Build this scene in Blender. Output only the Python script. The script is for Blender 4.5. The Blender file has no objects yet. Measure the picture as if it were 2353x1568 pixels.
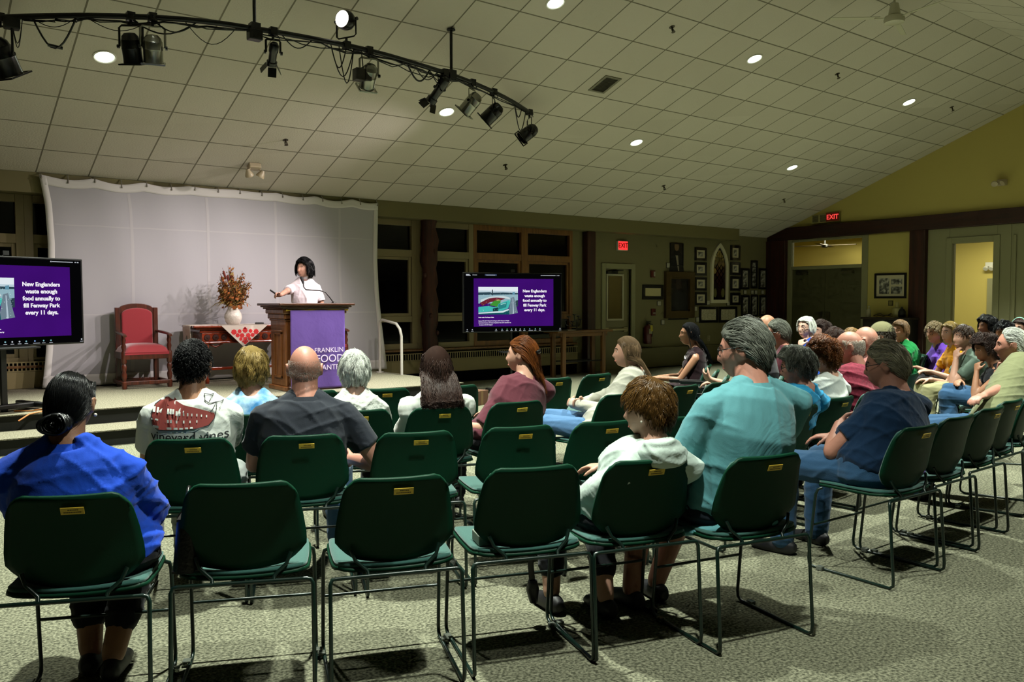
import bpy, bmesh, math, random
import numpy as np
from mathutils import Vector, Matrix
from mathutils.bvhtree import BVHTree

SC = bpy.context.scene
COL = SC.collection
PI = math.pi
random.seed(7)
RNG = np.random.default_rng(11)

# ------------------------------------------------------------------ camera frame and the room's measured dimensions
FPX, YAW, PITCH, ROLL = 1930.62, 0.652784, -0.0469611, -0.0019419
H = 1.44                                   # camera height
D = 12.2974                                # Y of the soffit face / end of the ceiling slope
X0 = 1.7428                                # X of a ceiling grid line
SL = 0.345829                              # ceiling slope
ZW = H + 1.66135                           # ceiling height at Y = D
TILE = 0.61
YB = 12.62                                 # back wall
XG = 17.6                                  # gable wall
YR = 5.70                                  # ridge
TA = math.tan(SL)
ZR = ZW + TA * (D - YR)
PLAT = 0.32                                # platform height
def zc(y): return ZW + TA * (D - y) if y > YR else ZR - TA * (YR - y)
_cy, _sy = math.cos(YAW), math.sin(YAW)
FW = Vector((_sy * math.cos(PITCH), _cy * math.cos(PITCH), math.sin(PITCH)))
_r0 = Vector((_cy, -_sy, 0)); _u0 = _r0.cross(FW)
RT = _r0 * math.cos(ROLL) + _u0 * math.sin(ROLL)
UP = _u0 * math.cos(ROLL) - _r0 * math.sin(ROLL)
CAM = Vector((0, 0, H))
def ray(x, y): return FW + RT * ((x - 1176.5) / FPX) - UP * ((y - 784) / FPX)
GPH = math.atan(.073); GPIV = Vector((XG, YB, 0))          # the gable wall is 4 degrees off square; it is built square, then turned
GM = Matrix.Translation(GPIV) @ Matrix.Rotation(-GPH, 4, 'Z') @ Matrix.Translation(-GPIV); GMI = GM.inverted()
def atX(x, y, X):
    r = GMI.to_3x3() @ ray(x, y); c = GMI @ CAM; return c + r * ((X - c.x) / r.x)
def atY(x, y, Y): r = ray(x, y); return CAM + r * (Y / r.y)
def atZ(x, y, Z): r = ray(x, y); return CAM + r * ((Z - H) / r.z)
def atD(x, y, d): return CAM + ray(x, y) * d
def atC(x, y):                             # on the far ceiling slope
    r = ray(x, y); return CAM + r * ((ZW - H + TA * D) / (r.z + TA * r.y))

# ------------------------------------------------------------------ materials
def srgb(h):
    if isinstance(h, str):
        h = h.lstrip('#'); c = [int(h[i:i + 2], 16) / 255 for i in (0, 2, 4)]
        return tuple(((v + .055) / 1.055) ** 2.4 if v > .04045 else v / 12.92 for v in c)
    return tuple(h)
MATS = {}
def N(nt, t, **kw):
    n = nt.nodes.new(t)
    for k, v in kw.items():
        if k.startswith('i_'):
            n.inputs[k[2:].replace('_', ' ')].default_value = v
        else: setattr(n, k, v)
    return n
def mat(name, col, rough=.6, metal=0., spec=.5, bump=None, var=None, coat=0., sheen=0., emit=None, estr=1., attr=None, wrinkle=None, alpha=None, trans=0., aniso=None):
    """Principled material; var=(scale, amount[, second colour]); bump=(scale, strength); wrinkle=(scale, strength)."""
    if name in MATS: return MATS[name]
    m = bpy.data.materials.new(name); m.use_nodes = True; MATS[name] = m
    nt = m.node_tree; b = nt.nodes['Principled BSDF']; L = nt.links.new
    c = srgb(col); m.diffuse_color = (*c, 1)
    b.inputs['Base Color'].default_value = (*c, 1); b.inputs['Roughness'].default_value = rough
    b.inputs['Metallic'].default_value = metal; b.inputs['Specular IOR Level'].default_value = spec
    b.inputs['Coat Weight'].default_value = coat; b.inputs['Sheen Weight'].default_value = sheen
    b.inputs['Transmission Weight'].default_value = trans
    tc = N(nt, 'ShaderNodeTexCoord')
    colour = None
    if var:
        n = N(nt, 'ShaderNodeTexNoise', i_Scale=var[0], i_Detail=4.); L(tc.outputs['Object'], n.inputs['Vector'])
        rp = N(nt, 'ShaderNodeValToRGB'); rp.color_ramp.elements[0].position = .35; rp.color_ramp.elements[1].position = .65
        c2 = srgb(var[2]) if len(var) > 2 else tuple(v * (1 - var[1]) for v in c)
        rp.color_ramp.elements[0].color = (*c2, 1); rp.color_ramp.elements[1].color = (*c, 1)
        L(n.outputs['Fac'], rp.inputs['Fac']); colour = rp.outputs['Color']
    if attr:
        a = N(nt, 'ShaderNodeAttribute', attribute_name=attr)
        mx = N(nt, 'ShaderNodeMix', data_type='RGBA', blend_type='MULTIPLY'); mx.inputs['Factor'].default_value = 1
        if colour: L(colour, mx.inputs[6])
        else: mx.inputs[6].default_value = (*c, 1)
        L(a.outputs['Color'], mx.inputs[7]); colour = mx.outputs[2]
    if colour: L(colour, b.inputs['Base Color'])
    nrm = None
    for bp in [x for x in (wrinkle, bump) if x]:
        n = N(nt, 'ShaderNodeTexNoise', i_Scale=bp[0], i_Detail=3., i_Distortion=(1.2 if bp is wrinkle else 0.)); L(tc.outputs['Object'], n.inputs['Vector'])
        bn = N(nt, 'ShaderNodeBump', i_Strength=bp[1], i_Distance=(.03 if bp is wrinkle else .01)); L(n.outputs['Fac'], bn.inputs['Height'])
        if nrm: L(nrm, bn.inputs['Normal'])
        nrm = bn.outputs['Normal']
    if nrm: L(nrm, b.inputs['Normal'])
    if emit is not None:
        b.inputs['Emission Color'].default_value = (*srgb(emit), 1); b.inputs['Emission Strength'].default_value = estr
    return m
def wood(name, dark, light, rough=.45, scale=6., axis='Z', coat=.15):
    if name in MATS: return MATS[name]
    m = mat(name, light, rough, coat=coat); nt = m.node_tree; b = nt.nodes['Principled BSDF']; L = nt.links.new
    tc = N(nt, 'ShaderNodeTexCoord'); mp = N(nt, 'ShaderNodeMapping')
    s = [scale * 3, scale * 3, scale * 3]; s['XYZ'.index(axis)] = scale * .25; mp.inputs['Scale'].default_value = s
    n = N(nt, 'ShaderNodeTexNoise', i_Scale=1.5, i_Detail=6., i_Distortion=1.); rp = N(nt, 'ShaderNodeValToRGB')
    rp.color_ramp.elements[0].color = (*srgb(dark), 1); rp.color_ramp.elements[1].color = (*srgb(light), 1)
    rp.color_ramp.elements[0].position = .3; rp.color_ramp.elements[1].position = .7
    L(tc.outputs['Object'], mp.inputs['Vector']); L(mp.outputs['Vector'], n.inputs['Vector']); L(n.outputs['Fac'], rp.inputs['Fac']); L(rp.outputs['Color'], b.inputs['Base Color'])
    return m
def glow(name, col, s):
    if name in MATS: return MATS[name]
    m = bpy.data.materials.new(name); m.use_nodes = True; MATS[name] = m; nt = m.node_tree
    nt.nodes.remove(nt.nodes['Principled BSDF']); e = N(nt, 'ShaderNodeEmission'); e.inputs['Color'].default_value = (*srgb(col), 1); e.inputs['Strength'].default_value = s
    nt.links.new(e.outputs[0], nt.nodes['Material Output'].inputs['Surface']); return m

# ------------------------------------------------------------------ mesh builder
class MB:
    def __init__(s): s.v = []; s.f = []; s.m = []; s.mi = 0
    def add(s, vs, fs):
        o = len(s.v); s.v += [tuple(p) for p in vs]; s.f += [tuple(i + o for i in f) for f in fs]; s.m += [s.mi] * len(fs); return s
    def box(s, c, d, rz=0, rx=0, M=None):
        hx, hy, hz = d[0] / 2, d[1] / 2, d[2] / 2
        R = M or (Matrix.Rotation(rz, 3, 'Z') @ Matrix.Rotation(rx, 3, 'X')); c = Vector(c)
        vs = [c + R @ Vector((x * hx, y * hy, z * hz)) for x, y, z in ((-1,-1,-1),(1,-1,-1),(1,1,-1),(-1,1,-1),(-1,-1,1),(1,-1,1),(1,1,1),(-1,1,1))]
        return s.add(vs, [(0,3,2,1),(4,5,6,7),(0,1,5,4),(1,2,6,5),(2,3,7,6),(3,0,4,7)])
    def span(s, a, b):
        return s.box([(a[i] + b[i]) / 2 for i in range(3)], [abs(b[i] - a[i]) for i in range(3)])
    def tube(s, pts, r, n=8, closed=False, ry=None, upv=None):
        pts = [Vector(p) for p in pts]; k = len(pts); rs = r if isinstance(r, (list, tuple)) else [r] * k
        rys = ry if isinstance(ry, (list, tuple)) else ([ry] * k if ry else rs)
        vs = []; prev = Vector(upv) if upv else None
        for i, p in enumerate(pts):
            a = pts[(i - 1) % k] if (i or closed) else p; c = pts[(i + 1) % k] if (i < k - 1 or closed) else p
            t = (c - a).normalized()
            if prev is None: prev = Vector((0, 0, 1)) if abs(t.z) < .9 else Vector((0, 1, 0))
            u = (prev - t * prev.dot(t))
            if u.length < 1e-6: u = t.orthogonal()
            u.normalize(); w = t.cross(u); prev = u
            for j in range(n):
                an = 2 * PI * j / n; vs.append(p + w * (rs[i] * math.cos(an)) + u * (rys[i] * math.sin(an)))
        fs = []
        for i in range(k if closed else k - 1):
            for j in range(n):
                a = i * n + j; b = i * n + (j + 1) % n; c = ((i + 1) % k) * n + (j + 1) % n; d = ((i + 1) % k) * n + j
                fs.append((a, b, c, d))
        if not closed: fs += [tuple(range(n - 1, -1, -1)), tuple((k - 1) * n + j for j in range(n))]
        return s.add(vs, fs)
    def cyl(s, a, b, r, n=16, r2=None): return s.tube([a, b], [r, r if r2 is None else r2], n)
    def lathe(s, prof, c=(0, 0, 0), n=20, M=None, caps=(1, 1)):
        R = M or Matrix.Identity(3); c = Vector(c); vs = []; k = len(prof)
        for r, z in prof:
            for j in range(n):
                an = 2 * PI * j / n; vs.append(c + R @ Vector((max(r, 1e-4) * math.cos(an), max(r, 1e-4) * math.sin(an), z)))
        fs = [(i * n + j, i * n + (j + 1) % n, (i + 1) * n + (j + 1) % n, (i + 1) * n + j) for i in range(k - 1) for j in range(n)]
        if caps[0]: fs.append(tuple(range(n - 1, -1, -1)))
        if caps[1]: fs.append(tuple((k - 1) * n + j for j in range(n)))
        return s.add(vs, fs)
    def ball(s, c, r, n=12, M=None):
        r = (r, r, r) if not isinstance(r, (tuple, list)) else r; R = M or Matrix.Identity(3); c = Vector(c)
        vs = []; fs = []; k = max(6, n * 2 // 3)
        for i in range(1, k):
            th = PI * i / k
            for j in range(n):
                ph = 2 * PI * j / n; vs.append(c + R @ Vector((r[0] * math.sin(th) * math.cos(ph), r[1] * math.sin(th) * math.sin(ph), r[2] * math.cos(th))))
        top = len(vs); vs += [c + R @ Vector((0, 0, r[2])), c - R @ Vector((0, 0, r[2]))]
        for i in range(k - 2):
            for j in range(n):
                fs.append((i * n + j, (i + 1) * n + j, (i + 1) * n + (j + 1) % n, i * n + (j + 1) % n))
        for j in range(n):
            fs.append((top, j, (j + 1) % n)); fs.append((top + 1, (k - 2) * n + (j + 1) % n, (k - 2) * n + j))
        return s.add(vs, fs)
    def prism(s, poly, axis, a, b):
        """extrude a 2-D polygon along axis ('X','Y','Z') from a to b"""
        n = len(poly)
        def P(u, v, w): return {'X': (w, u, v), 'Y': (u, w, v), 'Z': (u, v, w)}[axis]
        vs = [P(u, v, a) for u, v in poly] + [P(u, v, b) for u, v in poly]
        fs = [tuple(range(n - 1, -1, -1)), tuple(range(n, 2 * n))] + [(i, (i + 1) % n, n + (i + 1) % n, n + i) for i in range(n)]
        return s.add(vs, fs)
    def grid(s, fn, nu, nv):
        vs = [fn(i / nu, j / nv) for j in range(nv + 1) for i in range(nu + 1)]; w = nu + 1
        return s.add(vs, [(j * w + i, j * w + i + 1, (j + 1) * w + i + 1, (j + 1) * w + i) for j in range(nv) for i in range(nu)])
    def build(s, name, mats, parent=None, smooth=None, bevel=0, fix=True, solid=None):
        me = bpy.data.meshes.new(name); me.from_pydata(s.v, [], s.f)
        for m in (mats if isinstance(mats, (list, tuple)) else [mats]): me.materials.append(m)
        me.polygons.foreach_set('material_index', s.m)
        if fix:
            bm = bmesh.new(); bm.from_mesh(me); bmesh.ops.recalc_face_normals(bm, faces=bm.faces); bm.to_mesh(me); bm.free()
        if smooth is not None:
            me.polygons.foreach_set('use_smooth', [True] * len(me.polygons)); me.set_sharp_from_angle(angle=math.radians(smooth))
        me.update(); o = bpy.data.objects.new(name, me); COL.objects.link(o)
        if parent: o.parent = parent
        if solid: md = o.modifiers.new('solid', 'SOLIDIFY'); md.thickness = solid; md.offset = 0
        if bevel: md = o.modifiers.new('bevel', 'BEVEL'); md.width = bevel; md.segments = 2; md.limit_method = 'ANGLE'
        return o
def tag(o, label=None, cat=None, group=None, kind=None):
    for k, v in (('label', label), ('category', cat), ('group', group), ('kind', kind)):
        if v: o[k] = v
    return o
def thing(name, label, cat, loc=(0, 0, 0), rz=0, group=None):
    o = bpy.data.objects.new(name, None); COL.objects.link(o); o.location = loc; o.rotation_euler = (0, 0, rz); o.empty_display_size = .1
    return tag(o, label, cat, group)
def struct(name, mb, m, parent=None, **kw):
    o = mb.build(name, m, parent, **kw)
    if not parent: o['kind'] = 'structure'
    return o
def kids(o): return [c for c in bpy.data.objects if c.parent == o]
CHILD = {}
def dup(o, parent=None):
    if o not in CHILD: CHILD[o] = kids(o)
    c = o.copy(); COL.objects.link(c); c.parent = parent
    for ch in CHILD[o]: dup(ch, c)
    return c
def text_mesh(body, size, align='CENTER', bold=0., extrude=.001, shear=0., spacing=1.):
    cu = bpy.data.curves.new('text', 'FONT'); cu.body = body; cu.size = size; cu.align_x = align; cu.align_y = 'CENTER'; cu.offset = bold; cu.extrude = extrude; cu.space_line = spacing; cu.resolution_u = 4; cu.shear = shear
    o = bpy.data.objects.new('text', cu); COL.objects.link(o); dg = bpy.context.evaluated_depsgraph_get(); dg.update()
    me = bpy.data.meshes.new_from_object(o.evaluated_get(dg)); bpy.data.objects.remove(o); bpy.data.curves.remove(cu); return me
def text_part(name, body, size, m, parent, M, **kw):
    me = text_mesh(body, size, **kw); me.transform(M); me.materials.clear(); me.materials.append(m); me.name = name
    o = bpy.data.objects.new(name, me); COL.objects.link(o); o.parent = parent; return o
def facing(origin, right, up):
    """matrix taking the XY plane of text / flat art to a plane spanned by right and up"""
    r = Vector(right).normalized(); u = Vector(up).normalized(); n = r.cross(u)
    M = Matrix((r, u, n)).transposed().to_4x4(); M.translation = Vector(origin); return M

# ------------------------------------------------------------------ camera
cd = bpy.data.cameras.new('camera'); co = bpy.data.objects.new('camera', cd); COL.objects.link(co)
cd.sensor_fit = 'HORIZONTAL'; cd.sensor_width = 36; cd.lens = FPX / 2353 * 36; cd.clip_start = .05; cd.clip_end = 100
Mc = Matrix((RT, UP, -FW)).transposed().to_4x4(); Mc.translation = CAM; co.matrix_world = Mc
SC.camera = co
SC.view_settings.view_transform = 'Standard'; SC.view_settings.look = 'None'; SC.view_settings.gamma = 1; SC.view_settings.exposure = 0.0
w = bpy.data.worlds.new('night'); SC.world = w; w.use_nodes = True
w.node_tree.nodes['Background'].inputs['Color'].default_value = (.004, .006, .010, 1); w.node_tree.nodes['Background'].inputs['Strength'].default_value = .3
SC.cycles.use_denoising = True
SC.cycles.max_bounces = 8; SC.cycles.diffuse_bounces = 4; SC.cycles.glossy_bounces = 3; SC.cycles.transmission_bounces = 4
SC.cycles.sample_clamp_indirect = 6; SC.cycles.caustics_reflective = False; SC.cycles.caustics_refractive = False
SC.cycles.use_light_tree = True
SC.cycles.use_adaptive_sampling = True; SC.cycles.adaptive_threshold = .04; SC.cycles.adaptive_min_samples = 12
# ================================================================== the room shell
M_olive = mat('olive_wall_paint', '#6b6646', .8, bump=(90, .05))
M_yellow = mat('yellow_wall_paint', '#b0a35a', .8, bump=(90, .05))
M_trimgreen = mat('grey_green_trim_paint', '#807e5e', .6)
M_cream = mat('cream_window_paint', '#7d7150', .5)
M_tanwood = wood('tan_window_wood', '#5a3a1a', '#7d5526', .5)
M_log = wood('peeled_log', '#1c0c07', '#4a2010', .7, 3., coat=0)
M_beam = wood('dark_timber', '#1c0905', '#3e160c', .55, 3., 'Z')
M_beamY = wood('dark_timber_beam', '#1c0905', '#36130a', .55, 3., 'Y')
M_night = mat('night_glass', '#030304', .08, spec=.5)
M_black = mat('black_metal', '#0a0a0a', .45)
M_blackmatte = mat('black_matte', '#050505', .9, spec=.1)
M_white = mat('white_paint', '#c9c7bd', .5)
M_grey = mat('grey_metal', '#8f8c84', .35, .6)
M_brass = mat('brass_plate', '#b89a30', .4, .3)

# carpet -------------------------------------------------------------
def carpet(name, base, dark):
    m = mat(name, base, .95, spec=.1); nt = m.node_tree; b = nt.nodes['Principled BSDF']; L = nt.links.new
    tc = N(nt, 'ShaderNodeTexCoord')
    n1 = N(nt, 'ShaderNodeTexNoise', i_Scale=75., i_Detail=2.); n2 = N(nt, 'ShaderNodeTexVoronoi', i_Scale=120.); n3 = N(nt, 'ShaderNodeTexNoise', i_Scale=2., i_Detail=2.)
    for n in (n1, n2, n3): L(tc.outputs['Object'], n.inputs['Vector'])
    rp = N(nt, 'ShaderNodeValToRGB'); e = rp.color_ramp.elements
    e[0].position = .36; e[0].color = (*srgb(dark), 1); e[1].position = .66; e[1].color = (*srgb(base), 1)
    L(n1.outputs['Fac'], rp.inputs['Fac'])
    mx = N(nt, 'ShaderNodeMix', data_type='RGBA', blend_type='MULTIPLY'); mx.inputs['Factor'].default_value = .55
    L(rp.outputs['Color'], mx.inputs[6]); L(n2.outputs['Color'], N(nt, 'ShaderNodeRGBToBW').inputs[0])
    bw = [x for x in nt.nodes if x.type == 'RGBTOBW'][0]
    r2 = N(nt, 'ShaderNodeValToRGB'); r2.color_ramp.elements[0].color = (.55, .55, .55, 1); r2.color_ramp.elements[1].color = (1.15, 1.15, 1.15, 1)
    L(bw.outputs[0], r2.inputs['Fac']); L(r2.outputs['Color'], mx.inputs[7]); L(mx.outputs[2], b.inputs['Base Color'])
    bn = N(nt, 'ShaderNodeBump', i_Strength=.7, i_Distance=.01); L(n1.outputs['Fac'], bn.inputs['Height']); L(bn.outputs['Normal'], b.inputs['Normal'])
    return m
M_carpet = carpet('loop_carpet', '#8d8d77', '#4c4d3f')
M_platc = carpet('platform_carpet', '#8f8b78', '#5b5848')
floor = struct('floor', MB().span((-3.2, -3.2, -.1), (XG + .2, YB + .3, 0)), M_carpet)

# ceiling: two slopes of lay-in tiles --------------------------------
def tile_mat(name):
    m = mat(name, '#b3aea2', .9, spec=.2); nt = m.node_tree; b = nt.nodes['Principled BSDF']; L = nt.links.new
    tc = N(nt, 'ShaderNodeTexCoord'); sp = N(nt, 'ShaderNodeSeparateXYZ'); L(tc.outputs['Object'], sp.inputs[0])
    ds = []
    for ax in (0, 1):
        d = N(nt, 'ShaderNodeMath', operation='DIVIDE'); d.inputs[1].default_value = TILE; L(sp.outputs[ax], d.inputs[0])
        a = N(nt, 'ShaderNodeMath', operation='ADD'); a.inputs[1].default_value = 100.5; L(d.outputs[0], a.inputs[0])
        f = N(nt, 'ShaderNodeMath', operation='FRACT'); L(a.outputs[0], f.inputs[0])
        s = N(nt, 'ShaderNodeMath', operation='SUBTRACT'); s.inputs[1].default_value = .5; L(f.outputs[0], s.inputs[0])
        ab = N(nt, 'ShaderNodeMath', operation='ABSOLUTE'); L(s.outputs[0], ab.inputs[0]); ds.append(ab)
    mn = N(nt, 'ShaderNodeMath', operation='MINIMUM'); L(ds[0].outputs[0], mn.inputs[0]); L(ds[1].outputs[0], mn.inputs[1])
    st = N(nt, 'ShaderNodeMapRange'); st.inputs['From Min'].default_value = .0115; st.inputs['From Max'].default_value = .0165; L(mn.outputs[0], st.inputs['Value'])
    no = N(nt, 'ShaderNodeTexNoise', i_Scale=45., i_Detail=4.); L(tc.outputs['Object'], no.inputs['Vector'])
    no2 = N(nt, 'ShaderNodeTexWhiteNoise'); fl = N(nt, 'ShaderNodeVectorMath', operation='FLOOR'); sc = N(nt, 'ShaderNodeVectorMath', operation='SCALE'); sc.inputs['Scale'].default_value = 1 / TILE
    L(tc.outputs['Object'], sc.inputs[0]); L(sc.outputs[0], fl.inputs[0]); L(fl.outputs[0], no2.inputs['Vector'])
    r1 = N(nt, 'ShaderNodeMix', data_type='RGBA'); r1.inputs[6].default_value = (*srgb('#b5b0a2'), 1); r1.inputs[7].default_value = (*srgb('#c1bcaf'), 1); L(no2.outputs['Value'], r1.inputs['Factor'])
    mx = N(nt, 'ShaderNodeMix', data_type='RGBA'); mx.inputs[6].default_value = (*srgb('#757062'), 1); L(r1.outputs[2], mx.inputs[7]); L(st.outputs[0], mx.inputs['Factor']); L(mx.outputs[2], b.inputs['Base Color'])
    b1 = N(nt, 'ShaderNodeBump', i_Strength=.35, i_Distance=.01); L(no.outputs['Fac'], b1.inputs['Height'])
    b2 = N(nt, 'ShaderNodeBump', i_Strength=.6, i_Distance=.01); L(st.outputs[0], b2.inputs['Height']); L(b1.outputs['Normal'], b2.inputs['Normal']); L(b2.outputs['Normal'], b.inputs['Normal'])
    return m
M_tile = tile_mat('lay_in_ceiling_tile')
SLEN = (YB + .3 - YR) / math.cos(SL)
ceil = struct('ceiling', MB().span((-6, -.45, 0), (XG - X0 + .1, (D - YR) / math.cos(SL), .06)), M_tile)
ceil.matrix_world = Matrix.Translation((X0, D, ZW)) @ Matrix.Rotation(-SL, 4, 'X') @ Matrix.Scale(-1, 4, (0, 1, 0))
near = struct('ceiling_near_slope', MB().span((-6, 0, 0), (XG - X0 + .1, 10, .06)), M_tile)
near.matrix_world = Matrix.Translation((X0, YR, ZR)) @ Matrix.Rotation(SL, 4, 'X') @ Matrix.Scale(-1, 4, (0, 1, 0))

# walls ---------------------------------------------------------------
ZS = 2.842                                   # soffit underside
XSE = 16.02
struct('trim_1', MB().span((-3.2, D, ZS), (XSE, YB, zc(D) + .02)), mat('olive_soffit_paint', '#69633f', .8), bevel=.004)   # the boxed soffit
def bx(x0, x1, y, z0, z1, t=.12): return MB().span((x0, y, z0), (x1, y + t, z1))
XW0, XW1, XW2 = -3.2, atY(868, 650, YB).x, atY(1313, 650, YB).x      # window zone
XPI = atY(1338, 650, YB).x
ZSILL = .62
wb = MB()
wb.span((-3.2, YB, 0), (XW2, YB + .12, ZSILL))
dx0, dx1 = atY(1390, 680, YB).x, atY(1449, 680, YB).x                # door opening
dz1 = atY(1420, 618, YB).z
wb.span((XW2, YB, 0), (dx0, YB + .12, ZS + .02)); wb.span((dx1, YB, 0), (XG + .1, YB + .12, 3.4)); wb.span((dx0, YB, dz1), (dx1, YB + .12, ZS + .02))
wb.span((dx0 - .02, YB + .12, 0), (dx1 + .02, YB + .2, dz1 + .1))
struct('wall_back', wb, M_olive)
struct('wall_outside', MB().span((-3.2, YB + .9, 0), (dx0, YB + 1, 3.4)), M_blackmatte)
struct('wall_left', MB().span((-3.3, -3.2, 0), (-3.2, YB + .3, 5.6)), M_olive)
struct('wall_rear', MB().span((-3.2, -3.3, 0), (XG + .1, -3.2, 3.6)), M_olive)

# windows: frame, panes -------------------------------------------------
def window(n, x0, x1, rail, wide=.10, mat_=None, low=True):
    z1 = ZS; zt = 2.27
    f = MB(); y = YB + .02
    for xa in (x0, x1 - wide): f.span((xa, y - .06, ZSILL), (xa + wide, y + .06, z1))
    f.span((x0 + wide, y - .054, z1 - .1), (x1 - wide, y + .055, z1 - .001)); f.span((x0 + .002, y - .07, ZSILL + .001), (x1 - .002, y + .055, ZSILL + .10))
    f.span((x0 + wide, y - .056, zt - .06), (x1 - wide, y + .055, zt + .06))
    if rail: f.span((x0 + wide, y - .05, rail - .05), (x1 - wide, y + .055, rail + .05))
    o = struct('window_%d' % n, f, mat_ or M_cream, bevel=.004)
    MB().span((x0 + wide, y + .01, zt + .06), (x1 - wide, y + .02, z1 - .1)).build('pane', M_night, o)
    MB().span((x0 + wide, y + .01, ZSILL + .1), (x1 - wide, y + .02, zt - .06)).build('pane', M_night, o)
    s = MB(); a = .05                                                       # sash around the lower pane
    xa, xb, za, zb = x0 + wide, x1 - wide, (rail or ZSILL + .05) + .05, zt - .06
    s.span((xa, y - .03, za), (xa + a, y + .03, zb)); s.span((xb - a, y - .03, za), (xb, y + .03, zb)); s.span((xa + a, y - .027, za), (xb - a, y + .027, za + a)); s.span((xa + a, y - .027, zb - a), (xb - a, y + .027, zb))
    s.build('sash', mat_ or M_cream, o, bevel=.003)
    return o
wx = [atY(p, 560, YB).x for p in (955, 1085, 1203, 1313)]
rl = atY(910, 734, YB).z
window(1, -.6, atY(56, 560, YB).x, None); window(2, atY(56, 560, YB).x, atY(56, 560, YB).x + 1.25, 1.25)
window(3, XW1 - 1.1, wx[0], rl); window(4, wx[0], wx[1], rl); window(5, wx[1], wx[2], rl, .08, M_tanwood); window(6, wx[2], wx[3], rl, .08, M_tanwood)
x2 = atY(56, 560, YB).x + 1.25
struct('wall_between_windows', MB().span((x2, YB, ZSILL), (XW1 - 1.1, YB + .12, ZS)), M_olive)
struct('trim_2', MB().span((-3.2, YB - .14, ZSILL - .035), (XW2 + .05, YB + .02, ZSILL)), M_tanwood, bevel=.006)

# finned heater cover along the window wall
def heater(x0, x1, z0, lab, y0=None):
    h = thing('baseboard_heater', lab, 'heater', ((x0 + x1) / 2, YB, z0))
    L = x1 - x0
    MB().span((-L / 2, -.13, 0), (L / 2, -.002, .22)).build('cover', mat('heater_enamel', '#8c8058', .5), h, bevel=.006)
    g = MB(); n = int(L / .048)
    for i in range(n): g.box((-L / 2 + .03 + i * .048, -.133, .285), (.017, .008, .1))
    g.span((-L / 2, -.135, .335), (L / 2, -.002, .35)); g.span((-L / 2, -.135, .22), (L / 2, -.125, .236))
    g.build('grille', mat('heater_enamel', '#8c8058', .5), h)
    MB().span((-L / 2, -.09, .2), (L / 2, -.02, .335)).build('fin_core', M_blackmatte, h)
heater(-.4, 1.85, PLAT, 'cream finned baseboard heater under the left dark windows')
heater(6.56, 11.2, .2, 'long cream finned baseboard heater under the right dark windows')
struct('black_strip_back', MB().span((6.5, YB - .1, 0), (11.2, YB, .2)), M_blackmatte)  # plain matte black strip along the wall foot, below the long heater
h = tag(MB().span((-1.6, -.12, 0), (1.6, 0, .42)).build('wall_convector', mat('convector_paint', '#5f5a3c', .6), bevel=.01), 'low olive convector cover under the framed pictures', 'heater'); h.location = (14.4, YB - .001, .02)

# log post and squared timber posts
p = atY(994, 640, D + .05)
lg = MB(); lp = []; lr = []
for i in range(25):
    z = ZS * i / 24; lp.append((p.x + .012 * math.sin(i * 1.3), D + .155, z)); lr.append(.14 + .016 * math.sin(i * 2.1 + 1) + .012 * math.sin(i * .7))
lg.tube(lp, lr, 20)
for zz, an in ((1.9, 3.6), (1.2, 4.3), (2.3, 4.9), (.9, 5.4)): lg.ball((p.x + .14 * math.cos(an), D + .155 + .14 * math.sin(an), zz), (.03, .03, .045), 10)
tag(lg.build('log_post', M_log, smooth=50), 'round peeled log post standing before the dark windows', 'post')
struct('trim_3', MB().span((XPI, YB - .16, 0), (atY(1369, 650, YB - .16).x, YB + .02, ZS)), M_beam, bevel=.012)
# ---------------------------------------------------------------- exit door in the back wall
d = struct('door_1', MB().span((dx0 + .01, YB + .06, 0), (dx1 - .01, YB + .11, dz1)), mat('door_paint', '#6f6a4b', .5))
fr = MB(); fw = .11
fr.span((dx0 - fw, YB - .035, 0), (dx0, YB + .05, dz1 + fw)); fr.span((dx1, YB - .035, 0), (dx1 + fw, YB + .05, dz1 + fw)); fr.span((dx0, YB - .033, dz1), (dx1, YB + .048, dz1 + fw - .001))
fr.build('door_frame', M_trimgreen, d, bevel=.008)
gx0, gx1 = dx0 + .13, dx1 - .2; gz0, gz1 = atY(1410, 733, YB).z, atY(1410, 634, YB).z
MB().span((gx0, YB + .05, gz0), (gx1, YB + .064, gz1)).build('pane', M_night, d)
g = MB()
for a, b_ in (((gx0 - .04, YB + .04, gz0 - .04), (gx0, YB + .065, gz1 + .04)), ((gx1, YB + .04, gz0 - .04), (gx1 + .04, YB + .065, gz1 + .04)), ((gx0, YB + .04, gz0 - .04), (gx1, YB + .065, gz0)), ((gx0, YB + .04, gz1), (gx1, YB + .065, gz1 + .04))): g.span(a, b_)
g.build('glazing_bead', mat('pale_bead', '#a5a088', .5), d, bevel=.004)
zb_ = atY(1420, 758, YB).z
MB().tube([(dx0 + .05, YB + .02, zb_), (dx1 - .08, YB + .02, zb_)], .03, 8).box((dx0 + .08, YB + .04, zb_), (.1, .06, .09)).box((dx1 - .12, YB + .04, zb_), (.12, .06, .09)).build('push_bar', mat('push_bar_metal', '#a39a78', .35, .5), d, bevel=.004)
MB().box((dx0 + .22, YB + .03, dz1 - .08), (.3, .07, .06)).tube([(dx0 + .2, YB + .01, dz1 - .05), (dx0 + .5, YB - .03, dz1 - .03)], .01, 6).build('door_closer', M_black, d, bevel=.004)

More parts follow.
